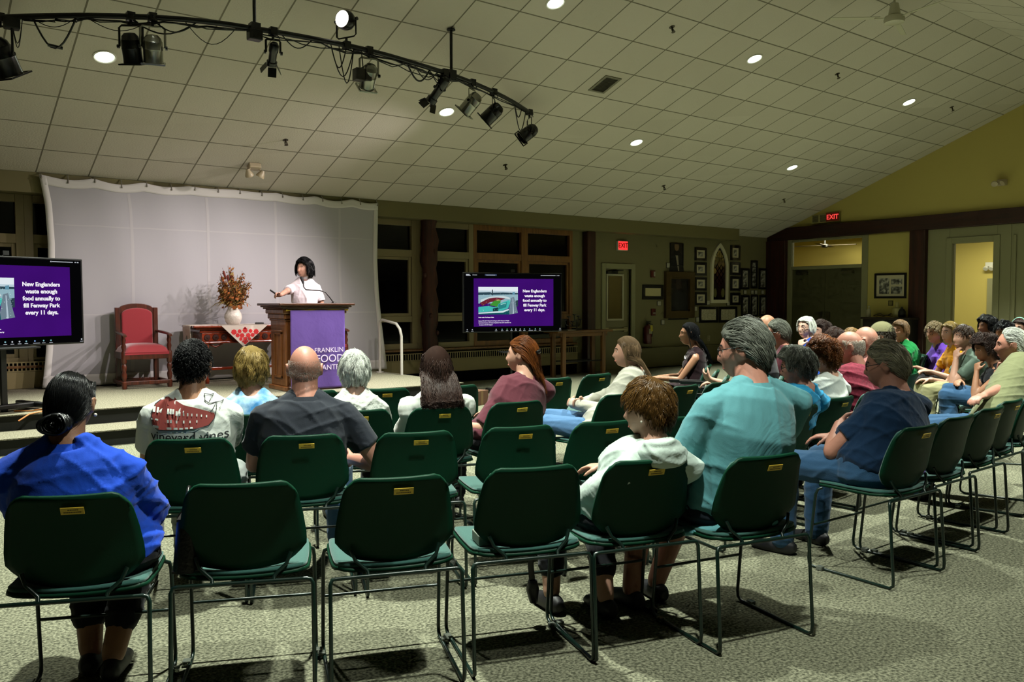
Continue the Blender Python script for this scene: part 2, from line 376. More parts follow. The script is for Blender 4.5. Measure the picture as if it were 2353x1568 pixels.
# ================================================================== gable wall (X = XG)
def gy(px_, py=650): return atX(px_, py, XG).y
def gz(px_, py): return atX(px_, py, XG).z
g1, g2 = gy(1815), gy(1980)                    # double-door opening
g3, g4 = gy(1994), gy(2095); g5 = gy(2131)
o1, o2 = gy(2181), gy(2290)                    # glazed opening
zbt, zbb = gz(1900, 516.5), gz(1900, 546)      # beam top / bottom
zdoor = gz(1900, 614); ztr = gz(1900, 552)
zo = gz(2230, 558)
yend = -3.2
wall = MB()
wall.prism([(YB + .1, zbb - .02), (YB + .1, zc(YB) + .3), (YR, ZR + .2), (yend, zc(yend) + .2), (yend, zbb - .02)], 'X', XG, XG + .12)
wall.span((XG, g1, 0), (XG + .12, YB + .1, zbb)); 
struct('wall_right', wall, M_yellow)
panel = MB().span((XG, g4, 0), (XG + .12, g3, zbb)); struct('wall_right_panel', panel, M_yellow)
struct('wall_right_end', MB().span((XG, yend, 0), (XG + .12, o2 - .75, zbb)), M_trimgreen)
# dark timber frame
tb = MB(); ys = gy(1814, 530)
tb.prism([(YB - .02, zbb), (YB - .02, zbb + .1), (ys, zbt), (yend, zbt), (yend, zbb)], 'X', XG - .1, XG + .01)
struct('trim_4', tb, M_beamY, bevel=.01)
struct('trim_5', MB().span((XG - .12, gy(1810), 0), (XG + .05, YB + .0, zbb - .002)), M_beam, bevel=.01)
struct('trim_6', MB().span((XG - .12, g5, 0), (XG + .05, g4, zbb)), M_beam, bevel=.01)
# double door with transom
dd = struct('door_2', MB().span((XG + .03, g2, 0), (XG + .07, (g1 + g2) / 2 - .004, zdoor - .04)).span((XG + .03, (g1 + g2) / 2 + .004, 0), (XG + .07, g1, zdoor - .04)), mat('door_dark_paint', '#4b4a32', .5))
f = MB(); f.span((XG - .02, g1 - .05, 0), (XG + .08, g1 + .07, zbb)); f.span((XG - .02, g3 - .0, 0), (XG + .08, g2, zbb)); f.span((XG - .018, g2, zdoor - .04), (XG + .078, g1 - .05, zdoor + .04)); f.span((XG - .018, g2, ztr + .0), (XG + .078, g1 - .05, zbb - .001))
f.build('door_frame', M_trimgreen, dd, bevel=.008)
for yy in (g1 - .35, g2 + .35): MB().box((XG - .0, yy, zdoor - .13), (.07, .3, .07)).build('door_closer', mat('closer_metal', '#55523c', .4, .4), dd, bevel=.006)
for s in (-1, 1): MB().box((XG + .02, (g1 + g2) / 2 + s * .1, 1.03), (.02, .09, .3)).tube([(XG - .01, (g1 + g2) / 2 + s * .1, .98), (XG - .05, (g1 + g2) / 2 + s * .1, .98), (XG - .05, (g1 + g2) / 2 + s * .19, .98)], .011, 8).build('door_handle', mat('handle_metal', '#5a5540', .35, .7), dd)
glass = mat('clear_glass', '#e8efe8', .02, trans=1.); glass.node_tree.nodes['Principled BSDF'].inputs['IOR'].default_value = 1.02
MB().span((XG + .03, g2, zdoor + .04), (XG + .036, g1, ztr)).build('transom_pane', glass, dd)
# glazed opening to the lit yellow hall
fo = MB()
fo.span((XG - .015, o1, 0), (XG + .1, g5, zbb)); fo.span((XG - .015, o2 - .26, 0), (XG + .1, o2, zbb)); fo.span((XG - .013, o2, zo + .1), (XG + .098, o1, zbb - .001))
fo.span((XG - .04, o1 - .06, 0), (XG + .12, o1 + .06, zo + .12)); fo.span((XG - .04, o2 - .06, 0), (XG + .12, o2 + .06, zo + .12)); fo.span((XG - .038, o2 + .06, zo), (XG + .118, o1 - .06, zo + .119))
fo.span((XG - .012, o2 - .75, 0), (XG + .097, o2 - .26, zbb - .002)); fo.span((XG - .04, o2 - .36, 0), (XG - .013, o2 - .30, zo + .1))
ow = struct('door_3', fo, M_trimgreen, bevel=.008)
MB().span((XG + .04, o2 + .06, 0), (XG + .046, o1 - .06, zo)).build('pane', glass, ow)
# hall beyond
hz = 3.1
struct('wall_hall_far', MB().span((XG + 3.2, 2., 0), (XG + 3.3, YB + 2.5, hz)), mat('hall_yellow', '#b8a75a', .8))
struct('wall_hall_left', MB().span((XG + .12, YB + 2.4, 0), (XG + 3.3, YB + 2.5, hz)), mat('hall_yellow', '#b8a75a', .8))
struct('wall_hall_right', MB().span((XG + .12, 1.9, 0), (XG + 3.3, 2., hz)), mat('hall_yellow', '#b8a75a', .8))
struct('ceiling_hall', MB().span((XG + .12, 1.9, hz), (XG + 3.3, YB + 2.5, hz + .08)), mat('hall_ceiling', '#b0a689', .9))
struct('floor_hall', MB().span((XG + .3, 1.9, -.1), (XG + 3.3, YB + 2.5, -.004)), M_carpet)
struct('wall_hall_near', MB().span((XG + .1, YB + .1, 0), (XG + .13, YB + 2.5, hz)), M_yellow)
q = atX(2283, 640, XG + 3.18); hd = struct('door_4', MB().span((XG + 3.14, q.y - .85, 0), (XG + 3.2, q.y + .12, atX(2283, 640, XG + 3.18).z)), M_trimgreen)
MB().span((XG + 3.12, q.y - .85, .1), (XG + 3.15, q.y - .02, q.z - .12)).build('pane', M_night, hd)
def notice(k, py, h_):
    z = atX(2287, py, XG + 3.1).z; MB().box((XG + 3.115, q.y - .1, z), (.004, .12, h_)).build('notice', mat('paper', '#cfc9b4', .8), hd)
notice(0, 660, .25); notice(1, 690, .12); notice(2, 725, .3)
# hall lamps
def area(name, loc, sx, sy, power, col, rot=(0, 0, 0)):
    l = bpy.data.lights.new(name, 'AREA'); l.shape = 'RECTANGLE'; l.size = sx; l.size_y = sy; l.energy = power; l.color = col
    o = bpy.data.objects.new(name, l); COL.objects.link(o); o.location = loc; o.rotation_euler = rot; return o
for i, y in enumerate((4.6, 8.3, 11.9)):
    hl = thing('hall_ceiling_panel_light', 'lit panel light on the hall ceiling beyond the gable wall', 'light', (XG + 1.7, y, hz), group='panel lights in the hall')
    MB().box((0, 0, -.03), (.7, 1.4, .05)).build('frame', M_white, hl, bevel=.004); MB().box((0, 0, -.058), (.6, 1.3, .008)).build('diffuser', glow('hall_diffuser', '#fff3d0', 3.), hl)
    area('hall_light', (XG + 1.7, y, hz - .08), .6, 1.3, 85, (1, .93, .72))
for px_, py in ((2277, 608),):
    s = thing('wall_sconce', 'small emergency spotlight on the yellow hall wall', 'light', atX(px_, py, XG + 3.19))
    MB().box((-.03, 0, 0), (.06, .2, .1)).build('base', M_white, s, bevel=.01)
    for k in (-.06, .06): MB().lathe([(.02, 0), (.05, .05), (.055, .09), (.05, .095)], (-.05, k, -.05), 14, Matrix.Rotation(-2.2, 3, 'Y')).build('lamp_head', M_white, s, smooth=40)
# air grille in the hall seen in the transom, fan blades: a hall ceiling fan
q = atX(1935, 560, XG + 1.9)
fan2 = thing('hall_ceiling_fan', 'dark bladed ceiling fan seen through the transom over the double doors', 'fan', (q.x, q.y + .5, hz))
MB().cyl((0, 0, 0), (0, 0, -.2), .02, 8).lathe([(.02, -.2), (.09, -.22), (.1, -.27), (.05, -.3)], n=14).build('motor', M_black, fan2, smooth=40)
for k in range(4): MB().box((.42 * math.cos(k * PI / 2 + .4), .42 * math.sin(k * PI / 2 + .4), -.24), (.68, .13, .01), k * PI / 2 + .4).build('blade', mat('fan_blade_dark', '#3a3020', .6), fan2)

# ================================================================== platform and step
PX1 = 6.5
pf = MB().span((-3.2, 9.66, 0), (PX1, YB, PLAT - .012)); 
struct('floor_platform_riser', pf, mat('riser_black', '#0d0f0a', .8))
struct('floor_platform', MB().span((-3.2, 9.63, PLAT - .012), (PX1 + .02, YB, PLAT)), M_platc)
struct('floor_step_riser', MB().span((-3.2, 9.12, 0), (4.2, 9.66, .148)), mat('riser_black', '#0d0f0a', .8))
struct('floor_step', MB().span((-3.2, 9.09, .148), (4.22, 9.66, .16)), M_platc)
# white handrail at the platform's right end
hr = thing('handrail', 'white tubular handrail at the right end of the platform', 'handrail', (6.42, 11.5, PLAT))
za, zb2 = atY(876, 735, 11.85).z - PLAT, atY(928, 752, 11.2).z - PLAT
MB().tube([(0, .35, 0), (0, .35, za - .1), (0, .33, za - .03), (0, .26, za), (0, -.18, zb2 + .05), (.01, -.27, zb2 - .03), (.02, -.3, zb2 - .14), (.02, -.3, -.3)], .022, 12).build('rail', mat('handrail_white', '#b9b5ad', .4), hr, smooth=60)
MB().cyl((0, .35, 0), (0, .35, .012), .06, 16).build('floor_flange', mat('handrail_white', '#b9b5ad', .4), hr, smooth=40)

# ================================================================== recessed ceiling lights
def slope_frame(x, y):
    """matrix with local -Z pointing into the room, on whichever slope"""
    a = -SL if y > YR else SL
    return Matrix.Translation((x, y, zc(y))) @ Matrix.Rotation(a, 4, 'X')
CANPOW = 1950.
can_col = (.94, 1., .87)
spots = [(x, y) for y in (9.735, 7.45, 3.95, 1.67) for x in (2.05, 6.33, 10.0, 14.28)]
LAB = {(2.05, 9.735): 'round recessed ceiling light nearest the left of the platform', (6.33, 9.735): 'round recessed ceiling light under the right end of the curved pipe', (6.33, 7.45): 'round recessed ceiling light at the top edge, right of the pipe hanger', (10.0, 9.735): 'round recessed ceiling light below and right of the air vent', (10.0, 7.45): 'round recessed ceiling light right of the air vent, higher up', (14.28, 9.735): 'round recessed ceiling light closest above the red exit sign on the yellow wall', (14.28, 7.45): 'round recessed ceiling light furthest right, below the ceiling fan'}
for (x, y) in spots:
    M = slope_frame(x, y)
    if (x, y) in LAB:
        c = thing('recessed_ceiling_light', LAB[(x, y)], 'light', group='recessed ceiling lights'); c.matrix_world = M
        MB().lathe([(.092, -.001), (.118, -.001), (.118, -.008), (.105, -.012), (.094, -.006), (.092, -.001)], n=32, caps=(0, 0)).build('trim_ring', M_white, c, smooth=40)
        MB().lathe([(.001, -.002), (.093, -.002), (.092, -.005), (.001, -.012)], n=28).build('lens', glow('can_lens', '#f4ffe8', 9.), c)
    l = bpy.data.lights.new('can_light', 'SPOT'); l.energy = CANPOW * (.35 if y < 2 else 1.); l.color = can_col; l.spot_size = math.radians(84); l.spot_blend = .8; l.shadow_soft_size = .075
    o = bpy.data.objects.new('can_light', l); COL.objects.link(o); o.matrix_world = Matrix.Translation((x, y, zc(y) - .045)) @ Matrix.Rotation((-SL if y > YR else SL) * .35, 4, 'X')

# vent, sprinklers, twin-head emergency light, ceiling fan
v = thing('ceiling_vent', 'grey rectangular air vent set in a ceiling tile', 'vent'); v.matrix_world = slope_frame(8.18, 8.575)
f = MB()
for a, b_ in (((-.15, -.19, -.012), (-.11, .19, 0)), ((.11, -.19, -.012), (.15, .19, 0)), ((-.11, -.19, -.012), (.11, -.16, 0)), ((-.11, .16, -.012), (.11, .19, 0))): f.span(a, b_)
f.build('frame', mat('vent_grey', '#6d6a58', .5), v)
f = MB()
for i in range(12): f.box((0, -.145 + i * .0265, -.006), (.22, .018, .003), rx=.5)
f.span((-.11, -.16, -.001), (.11, .16, 0)); f.build('louvre', mat('vent_dark', '#4c4a3c', .5), v)
SPL = ['above the white screen', 'above the first dark windows', 'near the top edge right of the vent', 'between the two right-hand ceiling lights', 'near the far right ceiling light', 'above the first exit sign', 'nearest the gable wall air grille']
for (px_, py), s_ in zip([(656, 322), (1161, 379), (1544, 62), (1924, 170), (2187, 246), (1525, 427), (1801, 458)], SPL):
    p = atC(px_, py); s = thing('fire_sprinkler', 'small dark fire sprinkler on the ceiling ' + s_, 'sprinkler', group='ceiling sprinklers'); s.matrix_world = slope_frame(p.x, p.y)
    MB().lathe([(.001, -.004), (.035, -.004), (.038, -.001), (.001, -.001)], n=14).build('escutcheon', mat('sprinkler_bronze', '#3c3525', .4, .5), s)
    m = MB().cyl((0, 0, 0), (0, 0, -.05), .011, 8).tube([(-.018, 0, -.035), (-.02, 0, -.055), (0, 0, -.075)], .005, 6).tube([(.018, 0, -.035), (.02, 0, -.055), (0, 0, -.075)], .005, 6)
    m.lathe([(.001, -.078), (.026, -.076), (.026, -.072), (.001, -.07)], n=12); m.build('head', mat('sprinkler_bronze', '#3c3525', .4, .5), s, smooth=40)
def twin_light(name, label, M):
    e = thing(name, label, 'light'); e.matrix_world = M
    MB().box((0, 0, -.037), (.17, .12, .07)).build('battery_box', M_cream2, e, bevel=.012)
    for s in (-1, 1):
        R = Matrix.Rotation(s * .5, 3, 'Y') @ Matrix.Rotation(.6, 3, 'X')
        MB().cyl((s * .06, 0, -.06), (s * .085, -.01, -.1), .012, 8).lathe([(.02, .03), (.045, -.02), (.06, -.06), (.057, -.075), (.045, -.07)], (s * .1, -.01, -.12), 16, R).build('lamp_head', M_cream2, e, smooth=40)
M_cream2 = mat('cream_plastic', '#a99c80', .4)
p = atC(583, 378); twin_light('emergency_light', 'beige twin-head emergency light on the ceiling above the screen', slope_frame(p.x, p.y))
p = atX(2305, 420, XG); twin_light('emergency_light', 'bronze twin-head emergency light high on the yellow gable wall', Matrix.Translation(p) @ Matrix.Rotation(PI / 2, 4, 'Z') @ Matrix.Rotation(PI / 2, 4, 'X') @ Matrix.Rotation(PI, 4, 'Z'))
fp = atY(2055, 45, YR)
fan = thing('ceiling_fan', 'white long-bladed ceiling fan hanging from the ridge', 'fan', (fp.x, YR, fp.z))
M_fan = mat('fan_white', '#b5b39c', .4)
MB().cyl((0, 0, .1), (0, 0, ZR - fp.z), .014, 10).build('down_rod', M_fan, fan, smooth=50)
MB().lathe([(.02, .21), (.05, .2), (.075, .06), (.055, .045)], n=20).build('canopy', M_fan, fan, smooth=40)
MB().lathe([(.05, .05), (.115, .04), (.128, .0), (.12, -.04), (.08, -.055), (.001, -.06)], n=24).build('motor', M_fan, fan, smooth=40)
for k in range(3):
    a = k * 2 * PI / 3 + .35; ca, sa = math.cos(a), math.sin(a)
    MB().box((.17 * ca, .17 * sa, .015), (.16, .03, .006), a).box((.5 * ca, .5 * sa, .02), (.62, .075, .006), M=Matrix.Rotation(a, 3, 'Z') @ Matrix.Rotation(.15, 3, 'X')).build('blade', M_fan, fan)

# ================================================================== signs and pictures
M_exitred = glow('exit_red', '#ff2a2a', 2.2)
def exit_sign(label, M, w, h_, panel, letter, box_m):
    e = thing('exit_sign', label, 'sign'); e.matrix_world = M
    MB().box((0, .03, 0), (w + .03, .055, h_ + .03)).build('housing', box_m, e, bevel=.006)
    MB().box((0, -.001, 0), (w, .008, h_)).build('face_panel', panel, e)
    me = text_part('lettering', 'EXIT', h_ * .80, letter, e, facing((0, -.008, -.002), (1, 0, 0), (0, 0, 1)), bold=.003)
    return e
p = atY(1427, 565, YB); exit_sign('red lit exit sign on the olive wall above the exit door', Matrix.Translation((p.x, YB - .06, p.z)), .26, .17, M_exitred, mat('exit_dark_letter', '#3a0608', .5), M_white)
p = atX(1917, 499, XG); exit_sign('red lit exit sign on the yellow gable wall above the beam', Matrix.Translation((XG - .06, p.y, p.z)) @ Matrix.Rotation(-PI / 2, 4, 'Z'), .34, .19, mat('exit_dull_red', '#8a2a1c', .5), glow('exit_letter', '#ff4a44', 1.1), mat('sign_olive', '#7a7038', .5))
p = atX(1885, 503, XG); s = thing('wall_grille', 'twin square dark air grilles left of the exit sign on the gable', 'vent', p, -PI / 2)
MB().box((0, -.02, 0), (.42, .04, .2)).build('frame', mat('grille_tan', '#a89e62', .5), s, bevel=.006)
for k in (-.1, .1):
    m = MB()
    for i in range(8): m.box((k, -.043, -.07 + i * .02), (.16, .006, .012))
    m.build('grille', mat('vent_dark', '#4c4a3c', .5), s)

def art_mat(name, cols, scale=3., rough=.5):
    if name in MATS: return MATS[name]
    m = mat(name, cols[0], rough); nt = m.node_tree; b = nt.nodes['Principled BSDF']; L = nt.links.new
    tc = N(nt, 'ShaderNodeTexCoord'); n = N(nt, 'ShaderNodeTexNoise', i_Scale=scale, i_Detail=5.); rp = N(nt, 'ShaderNodeValToRGB')
    L(tc.outputs['Object'], n.inputs['Vector']); L(n.outputs['Fac'], rp.inputs['Fac']); L(rp.outputs['Color'], b.inputs['Base Color'])
    e = rp.color_ramp.elements; e[0].color = (*srgb(cols[0]), 1); e[0].position = .35; e[1].color = (*srgb(cols[-1]), 1); e[1].position = .65
    for i, c in enumerate(cols[1:-1]): k = e.new(.35 + .3 * (i + 1) / (len(cols) - 1)); k.color = (*srgb(c), 1)
    return m
M_photo = art_mat('old_photo', ['#1c1c1a', '#6d6c66', '#b9b7ac'], 14.)
M_page = art_mat('document_page', ['#8d8870', '#a5a088', '#b5b096'], 40.)
M_mount = mat('picture_mount', '#b5ad92', .8); M_frame = mat('black_frame', '#0b0a09', .4)
def picture(name, label, x0, y0, x1, y1, fw_, mount, panes, group=None, fm=None, mm=None, dep=.03, plane='Y', pm=None, cat='picture'):
    """framed picture spanning the given corner points of the wall plane; panes are fractions (u0,v0,u1,v1) of the inside"""
    at = (lambda a, b_: atY(a, b_, YB)) if plane == 'Y' else (lambda a, b_: atX(a, b_, XG))
    A, B = at(x0, y0), at(x1, y1); C0 = (A + B) / 2
    w = abs((B.x - A.x) if plane == 'Y' else (B.y - A.y)); h_ = abs(A.z - B.z)
    t = thing(name, label, cat, (C0.x, YB, C0.z) if plane == 'Y' else (XG, C0.y, C0.z), 0 if plane == 'Y' else -PI / 2, group)
    f = MB()
    for a, b_ in (((-w / 2, -dep, -h_ / 2), (-w / 2 + fw_, -.001, h_ / 2)), ((w / 2 - fw_, -dep, -h_ / 2), (w / 2, -.001, h_ / 2)), ((-w / 2 + fw_, -dep, -h_ / 2), (w / 2 - fw_, -.001, -h_ / 2 + fw_)), ((-w / 2 + fw_, -dep, h_ / 2 - fw_), (w / 2 - fw_, -.001, h_ / 2))): f.span(a, b_)
    f.build('frame', fm or M_frame, t, bevel=.004)
    iw, ih = w - 2 * fw_, h_ - 2 * fw_
    MB().box((0, -.008, 0), (iw, .008, ih)).build('mount', mm or M_mount, t)
    for (u0, v0, u1, v1) in panes:
        MB().box((((u0 + u1) / 2 - .5) * iw, -.0135, ((v0 + v1) / 2 - .5) * ih), ((u1 - u0) * iw, .003, (v1 - v0) * ih)).build('photograph', pm or M_photo, t)
    return t
def z6(x, y): return 1350 + x / 3.92, 500 + y / 3.92
def pic6(label, x0, y0, x1, y1, fw_, panes, **k):
    return picture('framed_picture', label, *z6(x0, y0), *z6(x1, y1), fw_, None, panes, **k)
one = [(.22, .22, .78, .78)]
wc = 'photograph columns around the arched window'
names = ['topmost', 'second from the top', 'third from the top', 'lowest']
for i, (a, b_) in enumerate(((270, 392), (404, 526), (538, 660), (672, 792))):
    pic6('black framed photo left of the arched window, %s of its column' % names[i], 963, a, 1067, b_, .055, one, group=wc)
for i, (a, b_) in enumerate(((250, 388), (402, 520), (530, 662), (680, 788))):
    pic6('black framed photo right of the arched window, %s of its column' % names[i], 1285, a, 1370, b_, .06, [(.25, .18, .75, .82)], group=wc)
tri = [(.12, .68, .88, .97), (.12, .355, .88, .645), (.12, .03, .88, .32)]
wd = 'tall three-photo frames near the corner post'
pic6('tall frame of three photos, upper left of the corner group', 1380, 458, 1452, 648, .05, tri, group=wd, mm=mat('dim_mount', '#8f897a', .8))
pic6('tallest frame of five photos, upper middle of the corner group', 1468, 388, 1524, 640, .04, [(.15, .81, .85, .98), (.15, .61, .85, .78), (.15, .41, .85, .58), (.15, .21, .85, .38), (.15, .02, .85, .18)], group=wd, mm=mat('black_mount', '#15140f', .8))
pic6('tall frame of three photos, upper right of the corner group', 1540, 460, 1608, 648, .05, tri, group=wd, mm=mat('dim_mount', '#8f897a', .8))
pic6('tall frame of three photos, lower left of the corner group', 1382, 700, 1452, 884, .05, tri, group=wd, mm=mat('dim_mount', '#8f897a', .8))
pic6('tall frame of three photos, lower middle of the corner group', 1468, 700, 1528, 890, .04, tri, group=wd, mm=mat('dim_mount', '#8f897a', .8))
pic6('tall frame of three photos, lower right of the corner group', 1545, 700, 1608, 886, .05, tri, group=wd, mm=mat('dim_mount', '#8f897a', .8))
pic6('framed newspaper page under the arched window, left of the pair', 1003, 805, 1168, 946, .06, [(.02, .04, .17, .96), (.2, .04, .38, .96), (.41, .04, .58, .96), (.61, .04, .78, .96), (.81, .04, .98, .96)], pm=M_page)
pic6('framed newspaper page under the arched window, right of the pair', 1180, 805, 1340, 944, .06, [(.02, .04, .24, .96), (.27, .04, .49, .96), (.52, .04, .74, .96), (.77, .04, .98, .96)], pm=M_page)
pic6('dark framed blank certificate right of the exit door', 493, 606, 676, 740, .07, [(.02, .03, .98, .97)], pm=mat('certificate', '#b0a67c', .8))
M_dark = art_mat('dark_canvas', ['#080706', '#120e0a', '#1a130c'], 6.)
pb = pic6('small dark unframed portrait painting hanging highest by the exit sign', 740, 228, 857, 440, .02, [(0, 0, 1, 1)], pm=M_dark)
pb2 = pic6('large dark portrait painting in a heavy bronze frame', 688, 486, 942, 904, .16, [(0, 0, 1, 1)], pm=M_dark, fm=mat('bronze_frame', '#4a3a1c', .4, .3, bump=(60, .3)), dep=.08)
def sitter(t, s, pale):
    m = MB(); m.lathe([(.001, -.004), (.12 * s, -.003), (.12 * s, 0), (.001, 0)], n=20, M=Matrix.Diagonal((.8, 1, 1)).to_3x3()); o = m.build('painted_face', mat('painted_flesh_%d' % pale, '#6b543c' if pale else '#2c2119', .7), t)
    o.rotation_euler = (PI / 2, 0, 0); o.location = (0, -.016, .22 * s)
    b = MB().prism([(-.3 * s, -.5 * s), (.3 * s, -.5 * s), (.24 * s, -.02), (.09 * s, .1 * s), (-.09 * s, .1 * s), (-.24 * s, -.02)], 'Y', -.016, -.013); b.build('painted_coat', mat('painted_coat', '#0b0a0a', .7), t)
    if pale: MB().prism([(-.05 * s, -.02), (.05 * s, -.02), (.1 * s, -.45 * s), (.06 * s, -.45 * s)], 'Y', -.019, -.016).build('painted_sash', mat('painted_sash', '#83796a', .7), t)
sitter(pb, .8, 1); sitter(pb2, 1.1, 0)
# gable picture
pg = picture('framed_picture', 'wide black frame holding a portrait and two photos on the yellow wall', 2011, 629, 2083, 686, .045, None, [(.1, .12, .46, .86), (.53, .56, .92, .82), (.53, .12, .92, .46)], plane='X')
# placards
for (a, b_, c, d_), s_ in zip(((708, 408, 745, 456), (625, 752, 662, 796), (660, 922, 693, 966), (955, 800, 988, 844), (974, 898, 1004, 942), (1072, 746, 1100, 788), (1252, 754, 1279, 796), (1404, 654, 1432, 692), (1470, 656, 1495, 692), (1502, 656, 1528, 692), (1562, 656, 1588, 692), (1620, 654, 1663, 698)),
        ('at the lower left of the small portrait', 'under the blank certificate', 'lowest, below the bronze framed portrait', 'right of the bronze frame bottom corner', 'at the left edge of the newspaper frame', 'by the lower left corner of the arched window', 'by the lower right corner of the arched window', 'first of the row between tall frames', 'second of the row between tall frames', 'third of the row between tall frames', 'fourth of the row between tall frames', 'wider one beside the corner post')):
    A, B = atY(*z6(a, b_), YB), atY(*z6(c, d_), YB); C0 = (A + B) / 2; w, h_ = B.x - A.x, A.z - B.z
    t = thing('wall_placard', 'small white wall placard ' + s_, 'placard', (C0.x, YB, C0.z), group='picture placards')
    MB().box((0, -.004, 0), (w, .008, h_)).build('backing', M_frame, t); MB().box((0, -.0095, 0), (w * .8, .003, h_ * .85)).build('card', mat('placard_card', '#9d9a8b', .8), t)
A = atX(2047, 697, XG); t = thing('wall_placard', 'small square placard under the wide frame on the yellow wall', 'placard', (XG, A.y, A.z), -PI / 2)
MB().box((0, -.004, 0), (.11, .008, .11)).build('backing', M_frame, t); MB().box((0, -.0095, 0), (.085, .003, .085)).build('card', mat('placard_olive', '#7c7440', .8), t)
# arched stained-glass window on the wall
A, B = atY(*z6(1107, 225), YB), atY(*z6(1255, 770), YB); w, h_ = B.x - A.x, A.z - B.z
aw = thing('arched_window_panel', 'white pointed-arch frame with dark stained glass among the pictures', 'picture', ((A.x + B.x) / 2, YB, B.z))
def arch(w, h_, n=14, base=0.):
    spring = h_ - w * .95; pts = [(-w / 2, base), (w / 2, base)]
    R = (w * .95 ** 2 + w / 4) / 1.0; R = ((w * .95) ** 2 + (w / 2) ** 2) / w
    a1 = math.asin(min(1, w * .95 / R))
    for i in range(n + 1): a = a1 * i / n; pts.append((w / 2 - R + R * math.cos(a), spring + R * math.sin(a)))
    for i in range(n - 1, -1, -1): a = a1 * i / n; pts.append((-(w / 2 - R + R * math.cos(a)), spring + R * math.sin(a)))
    return pts
fwid = .075; outer = arch(w, h_); inner = [(x * (w - 2 * fwid) / w, fwid + z * (h_ - 2.2 * fwid) / h_) for x, z in outer]
m = MB(); n = len(outer)
vs = [(x, -.045, z) for x, z in outer] + [(x, -.045, z) for x, z in inner] + [(x, 0, z) for x, z in outer] + [(x, 0, z) for x, z in inner]
fs = []
for i in range(n):
    j = (i + 1) % n; fs += [(i, j, n + j, n + i), (i, 2 * n + i, 2 * n + j, j), (n + i, n + j, 3 * n + j, 3 * n + i)]
m.add(vs, fs); m.build('frame', mat('arch_white', '#c4bfa6', .5), aw)
MB().prism(inner, 'Y', -.012, -.004).build('dark_glass', mat('dark_glass', '#0c0a0a', .2), aw)
iw, ih = w - 2 * fwid, h_ - 2.2 * fwid
gm = [mat('glass_red', '#3a1512', .2), mat('glass_brown', '#2a160c', .2), mat('glass_amber', '#8a7440', .2), mat('glass_olive', '#5c5a34', .2)]
pl = MB()
for r in range(7):
    for c in range(-1, 2):
        cx, cz = c * iw * .3 + (iw * .15 if r % 2 else 0), fwid + ih * (.3 + r * .06)
        if abs(cx) > iw * .36: continue
        pl.mi = 2 if (r, c) == (4, -1) else (r + c) % 2; s = iw * .17
        pl.prism([(cx - s, cz), (cx, cz - s * 1.25), (cx + s, cz), (cx, cz + s * 1.25)], 'Y', -.017, -.012)
for k in (-1, 0, 1):
    pl.mi = 3 if k else 1; pl.prism([(k * iw * .3 + iw * .13 * math.cos(a), fwid + ih * .13 + ih * .085 * math.sin(a)) for a in np.linspace(0, 2 * PI, 14)[:-1]], 'Y', -.017, -.012)
for k in range(7):
    a = PI * (k + .5) / 7; pl.mi = 2; pl.prism([(iw * .3 * math.cos(a) + .02 * math.cos(t_), fwid + ih * .74 + iw * .34 * math.sin(a) + .03 * math.sin(t_)) for t_ in np.linspace(0, 2 * PI, 9)[:-1]], 'Y', -.017, -.012)
pl.mi = 2
for k in (-1, 0, 1): pl.prism([(k * .05 - .02, fwid + ih * .8), (k * .05 + .02, fwid + ih * .8), (k * .025 + .012, fwid + ih * .93), (k * .025 - .012, fwid + ih * .93)], 'Y', -.017, -.012)
pl.build('glass_pieces', gm, aw)
# fire alarm pieces and extinguisher
p = atY(*z6(582, 510), YB); t = thing('fire_alarm_strobe', 'small red fire alarm strobe on the wall above the certificate', 'alarm', (p.x, YB, p.z))
MB().box((0, -.02, 0), (.12, .04, .15)).build('base', mat('alarm_red', '#4d1210', .4), t, bevel=.006); MB().box((.02, -.048, 0), (.04, .02, .1)).build('strobe_lens', mat('strobe_white', '#8d8a80', .3), t, bevel=.004)
p = atY(*z6(587, 853), YB); t = thing('fire_alarm_pull', 'small red fire alarm pull box right of the exit door', 'alarm', (p.x, YB, p.z))
MB().box((0, -.02, 0), (.12, .04, .15)).build('box', mat('alarm_red', '#4d1210', .4), t, bevel=.008); MB().box((0, -.045, -.02), (.07, .012, .03)).build('pull_bar', mat('strobe_white', '#8d8a80', .3), t)
p0, p1 = atY(*z6(542, 930), YB - .1), atY(*z6(542, 1140), YB - .1); hh = p0.z - p1.z
t = thing('fire_extinguisher', 'red fire extinguisher with yellow tag hung on the olive wall', 'fire extinguisher', (p0.x, YB - .1, p1.z)); r = .085
MB().lathe([(.001, 0), (r * .9, .005), (r, .03), (r, hh * .68), (r * .8, hh * .77), (r * .35, hh * .82), (r * .3, hh * .86)], n=24).build('cylinder', mat('extinguisher_red', '#4a0d12', .3), t, smooth=40)
MB().box((0, .092, hh * .5), (.06, .016, .2)).build('wall_bracket', M_black, t); MB().box((0, 0, hh * .9), (.05, .04, .05)).box((.03, 0, hh * .97), (.14, .022, .015), 0).box((.03, 0, hh * .92), (.12, .022, .012)).build('valve', M_black, t, bevel=.003)
MB().tube([(.03, -.02, hh * .88), (.11, -.03, hh * .84), (.12, -.03, hh * .5), (.1, -.03, hh * .3)], .012, 8).build('hose', M_black, t, smooth=50)
MB().box((0, -r - .003, hh * .55), (.1, .004, hh * .22)).build('label', mat('extinguisher_label', '#8b8970', .6), t); MB().box((.02, -r - .012, hh * .68), (.07, .004, .13), rx=-.1).build('inspection_tag', mat('yellow_tag', '#a89c2c', .6), t)
